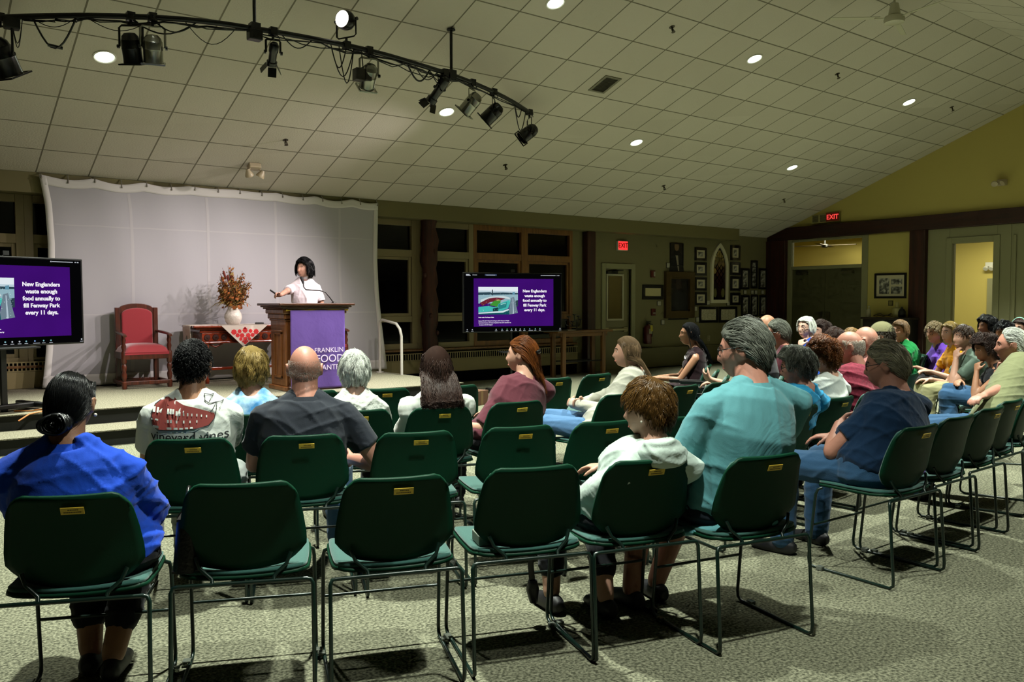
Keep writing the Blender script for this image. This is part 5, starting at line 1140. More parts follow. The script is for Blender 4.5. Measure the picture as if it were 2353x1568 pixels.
def add_hand(mb, wrist, dirn, palm, k=1., curl=.5, spread=.12, thumb=1, mirror=1, grip=None):
    """palm, four fingers of unequal length and a thumb; palm = direction the palm faces"""
    d = dirn.normalized(); p = (palm - d * palm.dot(d)).normalized(); s = d.cross(p) * mirror     # s points to the thumb side
    W_ = wrist; kn = W_ + d * .088 * k
    mb.tube([W_ - d * .02 * k, W_ + d * .02 * k, W_ + d * .055 * k, kn], [.026 * k, .034 * k, .040 * k, .036 * k], 10, ry=[.02 * k, .018 * k, .016 * k, .012 * k], upv=p)
    for i, (o_, L_) in enumerate(((.028, .070), (.0095, .080), (-.0095, .074), (-.027, .058))):
        b0 = kn + s * o_ * k - d * (.008 * k if i == 3 else .003 * k); dv = (d + s * spread * (1.5 - i) * .4).normalized(); pts = [b0 - d * .02 * k, b0]; c = curl * (1 + .12 * i); q = b0
        for f_, t_ in ((.42, .75), (.32, 1.), (.26, .8)):
            a = c * t_; dv = (dv * math.cos(a) + p * math.sin(a)).normalized(); q = q + dv * L_ * f_ * k * 1.02; pts.append(q)
        mb.tube(pts, [.0095 * k, .0098 * k, .009 * k, .0083 * k, .0062 * k], 8)
    t0 = W_ + d * .028 * k + s * .026 * k; td = (d * .55 + s * .75 + p * .35 * thumb).normalized(); t1 = t0 + td * .034 * k; td = (d * .8 + s * .25 + p * (.5 * thumb)).normalized(); t2 = t1 + td * .03 * k; t3 = t2 + (td + p * .2).normalized() * .024 * k
    mb.tube([t0 - td * .015 * k, t0, t1, t2, t3], [.014 * k, .014 * k, .0115 * k, .0105 * k, .007 * k], 8)
def limb(mb, a, b, r0, r1, mid=None, rm=None, n=12, over=.0):
    a, b = Vector(a), Vector(b); d = (b - a)
    m_ = .35 if mid is None else mid; rm = rm or lerp(r0, r1, .3)
    mb.tube([a - d * .0 - d.normalized() * r0 * .55, a, a + d * m_, b, b + d.normalized() * r1 * .5], [r0 * .6, r0, rm, r1, r1 * .6], n); mb.ball(a, r0 * .97, 12); mb.ball(b, r1 * .97, 12)
# ------------------------------------------------------------------ hair
def shell_r(p, sc):     # ellipsoid value of the skull in head space
    return np.sqrt((p[:, 0] / (.0775 * sc)) ** 2 + ((p[:, 1] + .004) / np.where(p[:, 1] > -.004, .094 * sc, .100 * sc)) ** 2 + ((p[:, 2] - .004) / (.110 * sc)) ** 2)
def hairline(phi, style):
    """lowest scalp height (unit sphere z) by azimuth phi: 0 back .. pi front"""
    a = np.abs(phi) / PI
    return np.interp(a, [0, .25, .42, .50, .58, .68, .8, 1.], style.get('line', [-.62, -.55, -.25, .02, .05, .28, .52, .60]))
def tubes_mesh(P, rad, sides=3):
    """P (n strands, k pts, 3), rad (k,) or (n,k) -> verts, quads"""
    n, k, _ = P.shape; T = np.gradient(P, axis=1); T /= np.linalg.norm(T, axis=2, keepdims=True) + 1e-9
    ref = np.tile(np.array([.3, .5, .81]), (n, 1))[:, None, :]; U = np.cross(T, ref); U /= np.linalg.norm(U, axis=2, keepdims=True) + 1e-9; V = np.cross(T, U)
    R_ = np.broadcast_to(rad, (n, k))[..., None]; vs = np.stack([P + R_ * (math.cos(2 * PI * j / sides) * U + math.sin(2 * PI * j / sides) * V) for j in range(sides)], axis=2)
    idx = np.arange(n * k * sides).reshape(n, k, sides); a = idx[:, :-1]; b = idx[:, 1:]
    q = np.stack([a, np.roll(a, -1, 2), np.roll(b, -1, 2), b], axis=-1).reshape(-1, 4)
    return vs.reshape(-1, 3), q
def np_mesh(name, verts, quads, m, attr=None):
    me = bpy.data.meshes.new(name); me.vertices.add(len(verts)); me.vertices.foreach_set('co', np.ascontiguousarray(verts, dtype=np.float32).ravel())
    me.loops.add(quads.size); me.loops.foreach_set('vertex_index', np.ascontiguousarray(quads, dtype=np.int32).ravel())
    me.polygons.add(len(quads)); me.polygons.foreach_set('loop_start', np.arange(0, quads.size, 4, dtype=np.int32)); me.polygons.foreach_set('loop_total', np.full(len(quads), 4, dtype=np.int32))
    me.update(calc_edges=True); me.polygons.foreach_set('use_smooth', np.ones(len(quads), dtype=bool)); me.materials.append(m)
    if attr is not None:
        at = me.color_attributes.new('hv', 'FLOAT_COLOR', 'POINT'); at.data.foreach_set('color', np.repeat(attr[:, None], 4, 1).astype(np.float32).ravel())
    return me
def hair_mat(name, col, rough=.42):
    if name in MATS: return MATS[name]
    m = mat(name, col, rough, spec=.35 if rough < .8 else .08, attr='hv'); m['hexcol'] = col; return m
def make_hair(M, k, style, m, parent, origin, seed, detail=1.):
    """cap + combed strands; style: len, lift, comb, curl, wave, line, top(bald limit), cutoff, gravity"""
    rg = np.random.default_rng(seed); sc = style.get('sc', 1.)
    Rm = np.array(M.to_3x3()); tr = np.array(M.translation)
    top = style.get('bald', 2.)
    # cap
    nt, npn = 28, 40; th = np.linspace(0.0, PI, nt + 1)[:, None]; ph = np.linspace(-PI, PI, npn, endpoint=False)[None, :]
    z = np.cos(th) + 0 * ph; x = np.sin(th) * np.sin(ph); y = -np.sin(th) * np.cos(ph)            # ph = 0 -> back
    hl = hairline(ph + 0 * th, style); inside = np.clip((z - hl) / .10, -1, 1); inside = np.where(z > top, np.clip((top - z) / .06, -1, 1), inside)
    lift = style.get('lift', .012) * style.get('cap', .55)
    f = np.where(inside > 0, 1.0 + lift / .09 * np.clip(inside * 1.5, .1, 1), .90)
    if style.get('nocap'): f = f * 0 + .9
    f = f * (1 + .012 * np.sin(ph * 9 + 3 * np.sin(th * 5)))
    Pc = np.stack([x * .0775 * sc * f, np.where(y > 0, .094, .100) * sc * y * f - .004, z * .110 * sc * f + .004], -1)
    low = np.clip(-z - .1, 0, 1)[..., None] * np.array([0, 1, 0]) * np.where(y < 0, .05, 0)[..., None]; Pc = Pc + low * .6
    vs_c = Pc.reshape(-1, 3); ii = np.arange((nt + 1) * npn).reshape(nt + 1, npn)
    q_c = np.stack([ii[:-1], ii[1:], np.roll(ii[1:], -1, 1), np.roll(ii[:-1], -1, 1)], -1).reshape(-1, 4)
    # strands
    n = int(style.get('n', 1100) * detail); kpt = style.get('k', 9)
    cand = rg.normal(size=(n * 8, 3)); cand /= np.linalg.norm(cand, axis=1, keepdims=True); cph = np.arctan2(cand[:, 0], -cand[:, 1])
    if top > 1: 
        kc = n * 2; cd_ = np.array(style.get('crown', [0, -.045, .11])) / np.array([.0775, .098, .110]); cd_ /= np.linalg.norm(cd_); cand[::4] = cd_ + rg.normal(size=cand[::4].shape) * .28; cand /= np.linalg.norm(cand, axis=1, keepdims=True); cph = np.arctan2(cand[:, 0], -cand[:, 1])
    ok = (cand[:, 2] > hairline(cph, style)) & (cand[:, 2] < top)

    c = cand[ok][:n]; cph = cph[ok][:n]; n = len(c)
    P0 = np.stack([c[:, 0] * .0775 * sc, np.where(c[:, 1] > 0, .094, .100) * sc * c[:, 1] - .004, c[:, 2] * .110 * sc + .004], 1)
    P0 += (np.clip(-c[:, 2] - .1, 0, 1) * np.where(c[:, 1] < 0, .03, 0))[:, None] * np.array([[0, 1, 0]])
    nrm = c / np.array([.0775, .098, .110]); nrm /= np.linalg.norm(nrm, axis=1, keepdims=True)
    L_ = style.get('len', .06); L_ = L_ * rg.uniform(.75, 1.1, n)
    if 'len_side' in style: L_ = L_ * np.interp(c[:, 2], [-.6, .1, .6, 1], style['len_side'])
    step = L_ / (kpt - 1); lift0 = style.get('lift', .012)
    crown = np.array(style.get('crown', [0, -.045, .11]))
    pts = [P0]; p = P0.copy(); comb = style.get('comb', 'down'); d = None; lift_i = lift0 * rg.uniform(.3, 1.0, n); wr = rg.random(n)
    side = style.get('part', .0)
    for i in range(1, kpt):
        t = i / (kpt - 1); g = p / np.array([.0775, .098, .110]) ** 2; g /= np.linalg.norm(g, axis=1, keepdims=True)
        if comb == 'back': fl = np.tile(np.array([0, -1., -.12]), (n, 1)) + np.stack([p[:, 0] * 3, 0 * p[:, 0], -np.clip(-p[:, 1] / .1, -.2, 1) * 1.1], 1)
        elif comb == 'forward': fl = p - np.array([0, -.07, .09]); fl = fl / (np.linalg.norm(fl, axis=1, keepdims=True) + 1e-6) + np.array([0, .5, 0]) * np.clip(p[:, 2:3] / .08, 0, 1)
        elif comb == 'side': fl = np.stack([np.where(p[:, 0] > side, 1., -1.) * np.ones(n), -.45 * np.ones(n), -.3 - 1.2 * np.abs(p[:, 0] - side) / .08], 1)
        elif comb == 'bun': fl = np.array(style['bun']) - p
        else: fl = p - crown
        fl = fl - g * np.sum(fl * g, 1, keepdims=True) * .9; fl /= np.linalg.norm(fl, axis=1, keepdims=True) + 1e-9
        fl = fl + np.array([0, 0, -style.get('grav', .35)]) * (.3 + t); fl /= np.linalg.norm(fl, axis=1, keepdims=True)
        d = fl if d is None else d * .45 + fl * .55; d = d + rg.normal(size=d.shape) * style.get('mess', .06); d /= np.linalg.norm(d, axis=1, keepdims=True)
        p = p + d * step[:, None]
        want = 1 + (lift_i * min(1, t * 2.2) + .003) / .09; r = shell_r(p, sc); push = np.where(r < want, want / r, np.where((r > want * 1.05) & (p[:, 2] > -.02), (want * 1.02) / r, 1))
        cen = np.array([0, -.004, .004]); below = (p[:, 2] < -.06)[:, None]
        p2 = cen + (p - cen) * push[:, None]; p = np.where(below & (r[:, None] >= want[:, None]), p, p2)
        if style.get('open', L_.max() > .09):
            fm = (p[:, 1] > .012) & (p[:, 2] < .078); sx = np.where(P0[:, 0] + .004 >= side, 1., -1.); p[:, 0] = np.where(fm, sx * np.maximum(np.abs(p[:, 0]), .0735 + .008 * np.clip(lift_i / .02, 0, 2)), p[:, 0]); p[:, 1] = np.where(fm, np.minimum(p[:, 1], style.get('front', .045)), p[:, 1])
        if 'flare' in style: p[:, 0] = p[:, 0] + np.sign(P0[:, 0]) * np.abs(P0[:, 0]) / .07 * style['flare'] * step * (p[:, 2] < .02)
        if 'wall' in style:                       # long hair lies on the back and shoulders, off the face
            yb = style['wall']; m_ = p[:, 2] < -.055; lim = np.interp(-p[:, 2], [.055, .16, .30, .5], [-.082, yb, yb - .055, yb - .07]) - .035 * wr; p[:, 1] = np.where(m_ & (P0[:, 1] < .045), np.minimum(p[:, 1], lim), p[:, 1]); p[:, 0] = np.clip(p[:, 0], -style.get('halfw', .12), style.get('halfw', .12))
        pts.append(p.copy())
    P = np.stack(pts, 1)
    if style.get('curl', 0):
        a = style['curl']; fr = style.get('freq', 3.); ph0 = rg.uniform(0, 6.28, n)[:, None]; t = np.linspace(0, 1, kpt)[None]; L0 = (L_ / .1)[:, None]
        e1 = np.stack([nrm[:, 1], -nrm[:, 0], 0 * nrm[:, 0]], 1); e1 /= np.linalg.norm(e1, axis=1, keepdims=True) + 1e-6
        P = P + (a * t ** .6 * np.sin(6.28 * fr * t * L0 + ph0))[..., None] * e1[:, None] + (a * t ** .6 * np.abs(np.cos(6.28 * fr * t * L0 + ph0)))[..., None] * nrm[:, None]
    cl = style.get('clump', .0)
    if cl:
        G = rg.choice(n, min(n, style.get('locks', 130)), replace=False); dist = ((P0[:, None] - P0[G][None]) ** 2).sum(-1); gi = G[dist.argmin(1)]; tt = np.linspace(0, 1, kpt)[None, :, None] ** .8
        P = P + (P[gi] + (P0 - P0[gi])[:, None] * (1 - .55 * tt) - P) * (cl * tt)
    if 'cut' in style: P[..., 2] = np.maximum(P[..., 2], style['cut'] + style.get('rag', .045) * rg.random(n)[:, None])
    rad = style.get('rad', .0026) * rg.uniform(.6, 1.15, n)[:, None] * np.interp(np.linspace(0, 1, kpt), [0, .2, .75, 1], [.8, 1, .8, .25])[None]
    vs_s, q_s = tubes_mesh(P, rad)
    hv_c = np.full(len(vs_c), .55); base = rg.normal(1.0, style.get('vary', .18), n).clip(.45, 1.6)
    if cl: base = base * .5 + .5 * rg.normal(1., .3, n).clip(.5, 1.6)[gi]
    if 'streak' in style: base = np.where(rg.random(n) < style['streak'][0], style['streak'][1], base)
    hv_s = np.repeat(base, kpt * 3)
    if 'tip' in style: hv_s = hv_s * np.tile(np.repeat(np.linspace(1, style['tip'], kpt), 3), n)
    ex_v, ex_q, ex_h = [], [], []
    if 'bun' in style and style.get('knot'):
        bc = np.array(style['bun']); nb = 90; t = np.linspace(0, 1, 16)
        for i in range(nb):
            a0 = rg.uniform(0, 6.28); r0 = style['knot'] * rg.uniform(.12, 1.); tilt = rg.normal(0, .35); w_ = 4.2 + rg.uniform(-1, 1)
            q = np.stack([r0 * np.cos(a0 + w_ * t), -.012 + .030 * np.sin(a0 * 2 + 3 * t) * rg.uniform(.3, 1), r0 * .8 * np.sin(a0 + w_ * t)], 1); q[:, 1] += tilt * q[:, 0]; ex_v.append(bc + q)
        kv, kq = tubes_mesh(np.array(ex_v), np.full(16, .0055)); kh = np.repeat(rg.normal(1, .2, nb).clip(.5, 1.5), 48)
        vs_s = np.vstack([vs_s, kv]); q_s = np.vstack([q_s, kq + len(vs_s) - len(kv)]); hv_s = np.concatenate([hv_s, kh])
    V = np.vstack([vs_c, vs_s]) * k @ Rm.T + tr - np.array(origin); Q = np.vstack([q_c, q_s + len(vs_c)])
    me = np_mesh('hair', V, Q, m, np.concatenate([hv_c, hv_s])); me.materials.append(hair_mat(m.name + '_under', m['hexcol'], .85)); mi = np.zeros(len(Q), dtype=np.int32); mi[:len(q_c)] = 1; me.polygons.foreach_set('material_index', mi); o = bpy.data.objects.new('hair', me); COL.objects.link(o); o.parent = parent; return o
HS = {
 'short': dict(len=.045, lift=.014, comb='down', n=2400, rad=.0015, clump=.5, line=[-.55, -.5, -.3, -.02, .02, .3, .5, .56], len_side=[.6, .8, 1.1, 1.2], mess=.12),
 'crop': dict(len=.024, lift=.012, comb='down', n=3200, rad=.0017, curl=.0035, freq=9, line=[-.6, -.5, -.3, -.02, .02, .3, .5, .56], len_side=[.45, .7, 1.2, 1.3], mess=.35, rough=.5),
 'combed': dict(len=.085, lift=.020, comb='back', n=3600, rad=.0014, clump=.6, line=[-.66, -.58, -.3, -.05, .02, .3, .5, .56], len_side=[.5, .8, 1.1, 1.2], mess=.10),
 'puffy': dict(len=.105, lift=.032, comb='down', n=4200, rad=.0013, clump=.75, grav=.55, line=[-.74, -.66, -.45, -.1, .05, .3, .5, .56], mess=.13, cap=.75, vary=.28, len_side=[.55, .8, 1.15, 1.2], curl=.004, freq=2.2, cut=-.14, k=11, crown=[.01, -.03, .11]),
 'bob': dict(len=.15, lift=.022, comb='down', n=2600, rad=.0018, clump=.7, grav=.8, part=.025, line=[-.62, -.55, -.2, .0, .1, .40, .66, .76], cut=-.15, crown=[.02, .0, .115], mess=.07, len_side=[.4, .75, 1.1, 1.25], cap=.7),
 'pixie': dict(len=.055, lift=.024, comb='down', n=4000, rad=.0013, clump=.7, grav=.5, line=[-.62, -.55, -.35, -.05, .02, .25, .45, .52], mess=.14, len_side=[.6, .8, 1.2, 1.3], cap=.75),
 'curly': dict(len=.06, lift=.030, comb='down', n=2400, rad=.0019, clump=.5, locks=220, curl=.010, freq=7, k=14, line=[-.72, -.62, -.4, -.1, .02, .3, .5, .56], mess=.2, cap=.8, vary=.3),
 'longcurl': dict(len=.42, lift=.036, comb='down', n=2600, rad=.0021, clump=.72, locks=110, curl=.013, freq=2.6, k=24, flare=.22, grav=1.2, line=[-.62, -.55, -.3, .0, .1, .38, .55, .62], wall=-.160, halfw=.17, cut=-.255, rag=.05, mess=.10, cap=.6, vary=.35, len_side=[.75, .9, 1., 1.1]),
 'long': dict(len=.48, lift=.018, flare=.06, comb='side', n=2400, rad=.0016, clump=.6, k=18, grav=1.2, line=[-.62, -.55, -.3, .0, .1, .38, .55, .62], wall=-.145, halfw=.12, mess=.025, cap=.6, vary=.25, len_side=[.8, .9, 1., 1.]),
 'halfup': dict(len=.25, lift=.022, flare=.10, comb='back', n=2600, rad=.0016, clump=.6, k=12, grav=.6, line=[-.62, -.55, -.3, .0, .06, .34, .52, .58], wall=-.125, halfw=.085, mess=.07, curl=.006, freq=3, cap=.6, vary=.25, len_side=[.8, .9, 1., 1.]),
 'bun': dict(len=.13, lift=.006, comb='bun', bun=[0, -.118, -.055], knot=.045, n=3000, rad=.0011, line=[-.62, -.55, -.3, -.02, .02, .3, .5, .56], mess=.015, cap=.8, vary=.22, k=10),
 'fringe': dict(len=.018, lift=.004, comb='down', n=2600, rad=.0010, line=[-.62, -.55, -.35, -.05, -.02, .5, 3, 3], bald=.42, mess=.25, nocap=1, grav=.5),
 'stubble': dict(len=.0025, lift=.0006, comb='down', n=2800, rad=.00042, line=[-.5, -.42, -.25, .0, .1, 3, 3, 3], bald=.34, mess=.4, nocap=1),
 'thinwhite': dict(len=.06, lift=.012, comb='back', n=1100, rad=.0018, line=[-.62, -.55, -.35, -.05, .05, .45, .72, .8], mess=.1, cap=.5),
}
SKIN = {'fair': '#b98d78', 'tan': '#976c52', 'olive': '#94694e', 'ruddy': '#b27d6b', 'pale': '#c29c8a'}
def skin_mat(kind): return mat('skin_' + kind, SKIN[kind], .5, spec=.4, var=(9, .10), bump=(120, .06))
# ================================================================== people: assembly
_hv = np.array([tuple(v) for v in grid_head(Matrix.Identity(4), 1.)[0]])
def surf_y(x, z):
    f = _hv[_hv[:, 1] > 0]; i = np.argmin((f[:, 0] - x) ** 2 + (f[:, 2] - z) ** 2); return f[i, 1]
NPEOPLE = 0
def cloth(name, col, **k): 
    k = {**dict(rough=.85, spec=.15, sheen=.12, bump=(260, .08), wrinkle=(5, .22)), **k}; return mat(name, col, k.pop('rough'), **k)
def person(label, top, yaw, hyaw=None, chair_=None, pitch=0., roll=0., sex='m', k=1., fat=1., sw=None, skin='fair', hair=None, hairm=None, shirt=None, sleeve='short', collar=None, pants=None, leg='long', arms=('lap', 'lap'), vox=.0075, detail=1., face=True, glasses=None, lean=.03, belly=0., knees=None, shoes='#15151a', skirt=False, extras=None, stand=False, seated_z=.545, fold=.006, group=None, pelo=(0, 0), slouch=.03, nbd=None, shoecol=None, hair_top=.018, seed=None, neck=None, dress=None):
    """top = (px, py, depth) of the crown in the photograph, turned into a real point; yaw/hyaw = body and head heading in degrees, clockwise from the stage wall"""
    global NPEOPLE; NPEOPLE += 1; seed = seed or NPEOPLE
    male = sex == 'm'; hyaw = yaw if hyaw is None else hyaw
    male = sex == 'm'; a = math.radians(yaw); fw = Vector((math.sin(a), math.cos(a), 0)); lat = Vector((math.cos(a), -math.sin(a), 0)); Z = Vector((0, 0, 1))
    Mh = Matrix.Rotation(-math.radians(hyaw), 4, 'Z') @ Matrix.Rotation(-math.radians(pitch), 4, 'X') @ Matrix.Rotation(math.radians(roll), 4, 'Y')
    hk = k * (1. if male else .96); hr = Mh.to_3x3(); hf = hr @ Vector((0, 1, 0)); dep = top[2]
    for it in range(3):
        T = atD(top[0], top[1], dep); hc = T - Z * (.112 * k + hair_top)
        nb = hc - Z * (.152 * k if nbd is None else nbd) - fw * (.035 + lean * .4) - Vector((hf.x, hf.y, 0)) * .012
        if chair_ is None: break
        ca = math.radians(chair_[2]); cf = Vector((math.sin(ca), math.cos(ca), 0)); want = -.150 - .085 + (.112 if male else .10) * k * lerp(1, fat, .8) + .02 + lean
        dep += max(-.2, min(.2, (want - (nb - Vector((chair_[0], chair_[1], 0))).dot(cf)) / max(.5, ray(top[0], top[1]).dot(cf))))
    Mh.translation = hc
    if chair_ is not None: cx, cy = chair_[0], chair_[1]; pel = Vector((cx, cy, 0)) + fw * (-.148 + (.122 if male else .122) * k * lerp(1, fat, 1.1)) + Z * seated_z
    elif stand: pel = Vector((nb.x, nb.y, nb.z - .53 * k)) + fw * .01
    else: pel = Vector((nb.x, nb.y, seated_z)) - fw * .02
    pel = pel + lat * pelo[0] + fw * pelo[1]
    root = Vector((pel.x, pel.y, pel.z - (.90 if stand else seated_z)))
    sw = sw or (.178 if male else .155); sw *= k
    f = fat; sp = [lerp(pel, nb, t) - fw * (slouch * math.sin(PI * t)) for t in (-.16, 0., .2, .4, .6, .78, .90, 1.)]
    if male: W_ = [.13, .168, .162, .160, .172, .176, .158, .090]; Dp = [.10, .122, .120, .118, .122, .112, .098, .074]
    else: W_ = [.14, .178, .150, .138, .150, .150, .134, .076]; Dp = [.10, .122, .110, .102, .112, .100, .086, .064]
    W_ = [w * lerp(1, f, 1 if i < 5 else .6) * k for i, w in enumerate(W_)]; Dp = [d * lerp(1, f, 1.1 if i < 5 else .6) * k for i, d in enumerate(Dp)]
    if chair_ is not None:                                   # the back rests against the backrest without sinking in
        c0 = Vector((chair_[0], chair_[1], 0)); ca = math.radians(chair_[2]); cf = Vector((math.sin(ca), math.cos(ca), 0))
        for i, q in enumerate(sp):
            if q.z > .86: continue
            lim = -.150 - .085 * min(1, max(0, (q.z - .485) / .32)) + Dp[i] + .016; yl = (q - c0).dot(cf)
            if yl < lim: sp[i] = q + cf * (lim - yl)
        sp = [sp[0], sp[1]] + [(sp[i - 1] + sp[i] * 2 + sp[i + 1]) / 4 for i in range(2, len(sp) - 1)] + [sp[-1]]
    S = [nb - Z * (.080 if male else .088) * k + lat * s * sw - fw * .006 for s in (-1, 1)]
    ua, fa = (.295 * k, .262 * k) if male else (.272 * k, .24 * k); ar = (1. if male else .84) * k * lerp(1, f, .6)
    E_, Wr, hd, pl = [None] * 2, [None] * 2, [None] * 2, [None] * 2
    for i, s in enumerate((-1, 1)):
        am = arms[i]; pole = -Z * .8 - fw * .1 + lat * s * .55
        if isinstance(am, dict):
            w = am['w']; w = Vector(w) if am.get('abs') else pel + lat * w[0] + fw * w[1] + Z * w[2]
            hd[i] = lat * am.get('d', (0, 1, 0))[0] + fw * am.get('d', (0, 1, 0))[1] + Z * am.get('d', (0, 1, 0))[2]; q = am.get('p', (0, 0, -1)); pl[i] = lat * q[0] + fw * q[1] + Z * q[2]
            if 'pole' in am: q = am['pole']; pole = lat * q[0] + fw * q[1] + Z * q[2]
        elif am == 'chin': w = hc + Vector((hf.x, hf.y, 0)) * .085 - Z * .205 * k + lat * s * .035; hd[i] = Z * .95 - Vector((hf.x, hf.y, 0)) * .12 - lat * s * .22; pl[i] = -Vector((hf.x, hf.y, 0)) - lat * s * .3; pole = -Z + fw * .3 + lat * s * .25
        elif am == 'cross': w = pel + fw * .24 - lat * s * .05 + Z * .20; hd[i] = -lat * s + fw * .1; pl[i] = -fw; pole = -Z * .7 + lat * s * .8
        elif am == 'side': w = pel + lat * s * .25 + fw * .16 + Z * .06; hd[i] = fw - Z * .3; pl[i] = -lat * s
        elif am == 'hang': w = S[i] - Z * (ua + fa) * .97 + lat * s * .04 + fw * .05; hd[i] = -Z; pl[i] = -lat * s
        else: w = pel + lat * s * .075 + fw * .30 + Z * .125; hd[i] = fw * .75 - lat * s * .6 - Z * .05; pl[i] = -Z
        e = ik(S[i], w, ua, fa, pole); u = (w - e); w = e + u.normalized() * min(u.length, fa); E_[i], Wr[i] = e, w
    # legs
    HJ = [pel + lat * s * .092 * k - Z * .01 for s in (-1, 1)]; tl, sl_ = .43 * k, .415 * k; K_, A_ = [None] * 2, [None] * 2; floor_z = root.z
    for i, s in enumerate((-1, 1)):
        kn = (knees or ((-.13, .42, 0), (.13, .42, 0)))[i]
        if stand: K_[i] = HJ[i] - Z * .40 + fw * .02; A_[i] = K_[i] - Z * (K_[i].z - floor_z - .085); continue
        K_[i] = pel + lat * kn[0] + fw * kn[1] + Z * (-.025 + kn[2]); K_[i] = HJ[i] + (K_[i] - HJ[i]).normalized() * tl
        fx = (kn[3] if len(kn) > 3 else kn[0]), (kn[4] if len(kn) > 4 else kn[1] + .03), (kn[5] if len(kn) > 5 else .085)
        tgt = pel + lat * fx[0] + fw * fx[1]; tgt.z = floor_z + fx[2]; A_[i] = K_[i] + (tgt - K_[i]).normalized() * min(sl_, (tgt - K_[i]).length)
        if len(kn) <= 5 and A_[i].z > floor_z + .09: A_[i].z = floor_z + .088
    lr = lerp(1, f, .7) * (1. if male else .98) * k
    ft = [Vector(((K_[i] - HJ[i]).x, (K_[i] - HJ[i]).y, 0)).normalized() if not stand else fw for i in range(2)]
    # ------------------------------------------------ body: one continuous skin
    B = MB(); B.add(*grid_head(Mh, hk, male, 1.06 if male else .96, 1. + (f - 1) * .25))
    for s in (-1, 1):
        Re = hr @ Matrix.Rotation(s * .42, 3, 'Z') @ Matrix.Rotation(-.12, 3, 'X')
        B.ball(hc + hr @ (Vector((s * .078, -.008, -.006)) * hk), (.010 * hk, .019 * hk, .032 * hk), 12, Re)
        B.tube([hc + hr @ (Vector((s * (.081 + .006 * math.sin(t)), -.008 - .020 * math.cos(t), -.003 + .028 * math.sin(t))) * hk) for t in np.linspace(-.9, 3.6, 9)], .0052 * hk, 6)
    nr = (neck or (.055 if male else .046)) * k * lerp(1, f, .5)
    B.tube([nb - Z * .05, nb, lerp(nb, hc, .45) + fw * -.002, hc + hr @ (Vector((0, -.020, -.035)) * hk)], [nr * 1.3, nr * 1.16, nr * 1.02, nr * 1.04], 16)
    B.tube(sp, [w - .012 for w in W_], 20, ry=[d - .012 for d in Dp], upv=fw)
    for i, s in enumerate((-1, 1)):
        B.tube([nb + Z * .022 + lat * s * .015, lerp(nb, S[i], .5) + Z * .008, S[i]], [.046 * k, .046 * k, .048 * ar], 12); limb(B, S[i], E_[i], .049 * ar, .037 * ar, .4, .047 * ar); limb(B, E_[i], Wr[i], .0385 * ar, .0255 * ar, .3, .040 * ar)
        add_hand(B, Wr[i], hd[i], pl[i], (1. if male else .88) * k, mirror=s, curl=(arms[i].get('curl', .5) if isinstance(arms[i], dict) else 1.15 if arms[i] == 'chin' else .45))
        limb(B, HJ[i], K_[i], .076 * lr, .052 * lr, .4, .068 * lr); limb(B, K_[i], A_[i], .053 * lr, .036 * lr, .3, .055 * lr)
        h_ = A_[i] - Z * (.04) ; B.tube([h_ - ft[i] * .05, h_, h_ + ft[i] * .07 - Z * .018, h_ + ft[i] * .15 - Z * .03], [.026, .036, .036, .022], 10, ry=[.026, .034, .026, .013], upv=Z)
    sm = skin_mat(skin); b = remesh('person', B, vox, sm, smooth=2, origin=root); b.location = root
    tag(b, label, 'person', group)
    # ------------------------------------------------ clothing
    def part(name, mb, m, v=None, sm_=3, fo=None): return remesh(name, mb, v or max(.008, vox), m, b, sm_, origin=root, fold=fo)
    th = .013
    if shirt:
        C = MB(); lo = [sp[0] - Z * .03] + sp
        if belly: C.ball(lerp(pel, nb, .28) + fw * (.05 + belly * .4), (.15 * f, .12 * f + belly, .17), 16, Matrix((lat, fw, Z)).transposed())
        C.tube(lo, [W_[0] * .97 + th] + [w + th for w in W_], 24, ry=[Dp[0] + th] + [d + th for d in Dp], upv=fw)
        if not male:
            for s in (-1, 1): C.ball(lerp(pel, nb, .60) + fw * (.060 * f) + lat * s * .066 * f, (.068 * f, .052 * f, .066 * f), 12, Matrix((lat, fw, Z)).transposed())
        for i, s in enumerate((-1, 1)):
            if sleeve == 'none': C.tube([nb + Z * .004 + lat * s * .05, lerp(nb, S[i], .62) + Z * .008], [.042 * k, .034 * k], 10, ry=.05 * k); continue
            C.tube([nb + Z * .012 + lat * s * .03, lerp(nb, S[i], .5) + Z * .010, S[i] + Z * .002], [.056 * k, .056 * k, .050 * ar + .008], 12)
            sl = dict(short=.62, elbow=.93, tshort=.5, cap=.3).get(sleeve, 1.)
            en = lerp(S[i], E_[i], sl)
            C.ball(S[i], (.048 * ar + .011), 14); C.tube([lerp(S[i], en, .0), lerp(S[i], en, .5), lerp(S[i], en, .97), en], [.048 * ar + .011, .047 * ar + .019, .044 * ar + (.022 if sleeve != 'long' else .015), .040 * ar + .018], 14)
            if sleeve in ('long', '34'): limb(C, E_[i], lerp(E_[i], Wr[i], .97 if sleeve == 'long' else .55), .0385 * ar + .015, .029 * ar + .012, .4, .040 * ar + .013, 12)
            if sleeve == 'puff': C.ball(lerp(S[i], E_[i], .22) + lat * s * .012 + Z * .018, (.078, .078, .085), 16, Matrix.Rotation(.3 * s, 3, 'Y'))
        if sleeve == 'puff': pass
        fo = folds(seed + 31, fold, (.2, .2, 1.)) if fold else None
        part('dress' if dress else 'shirt', C, shirt, None, 2, fo)
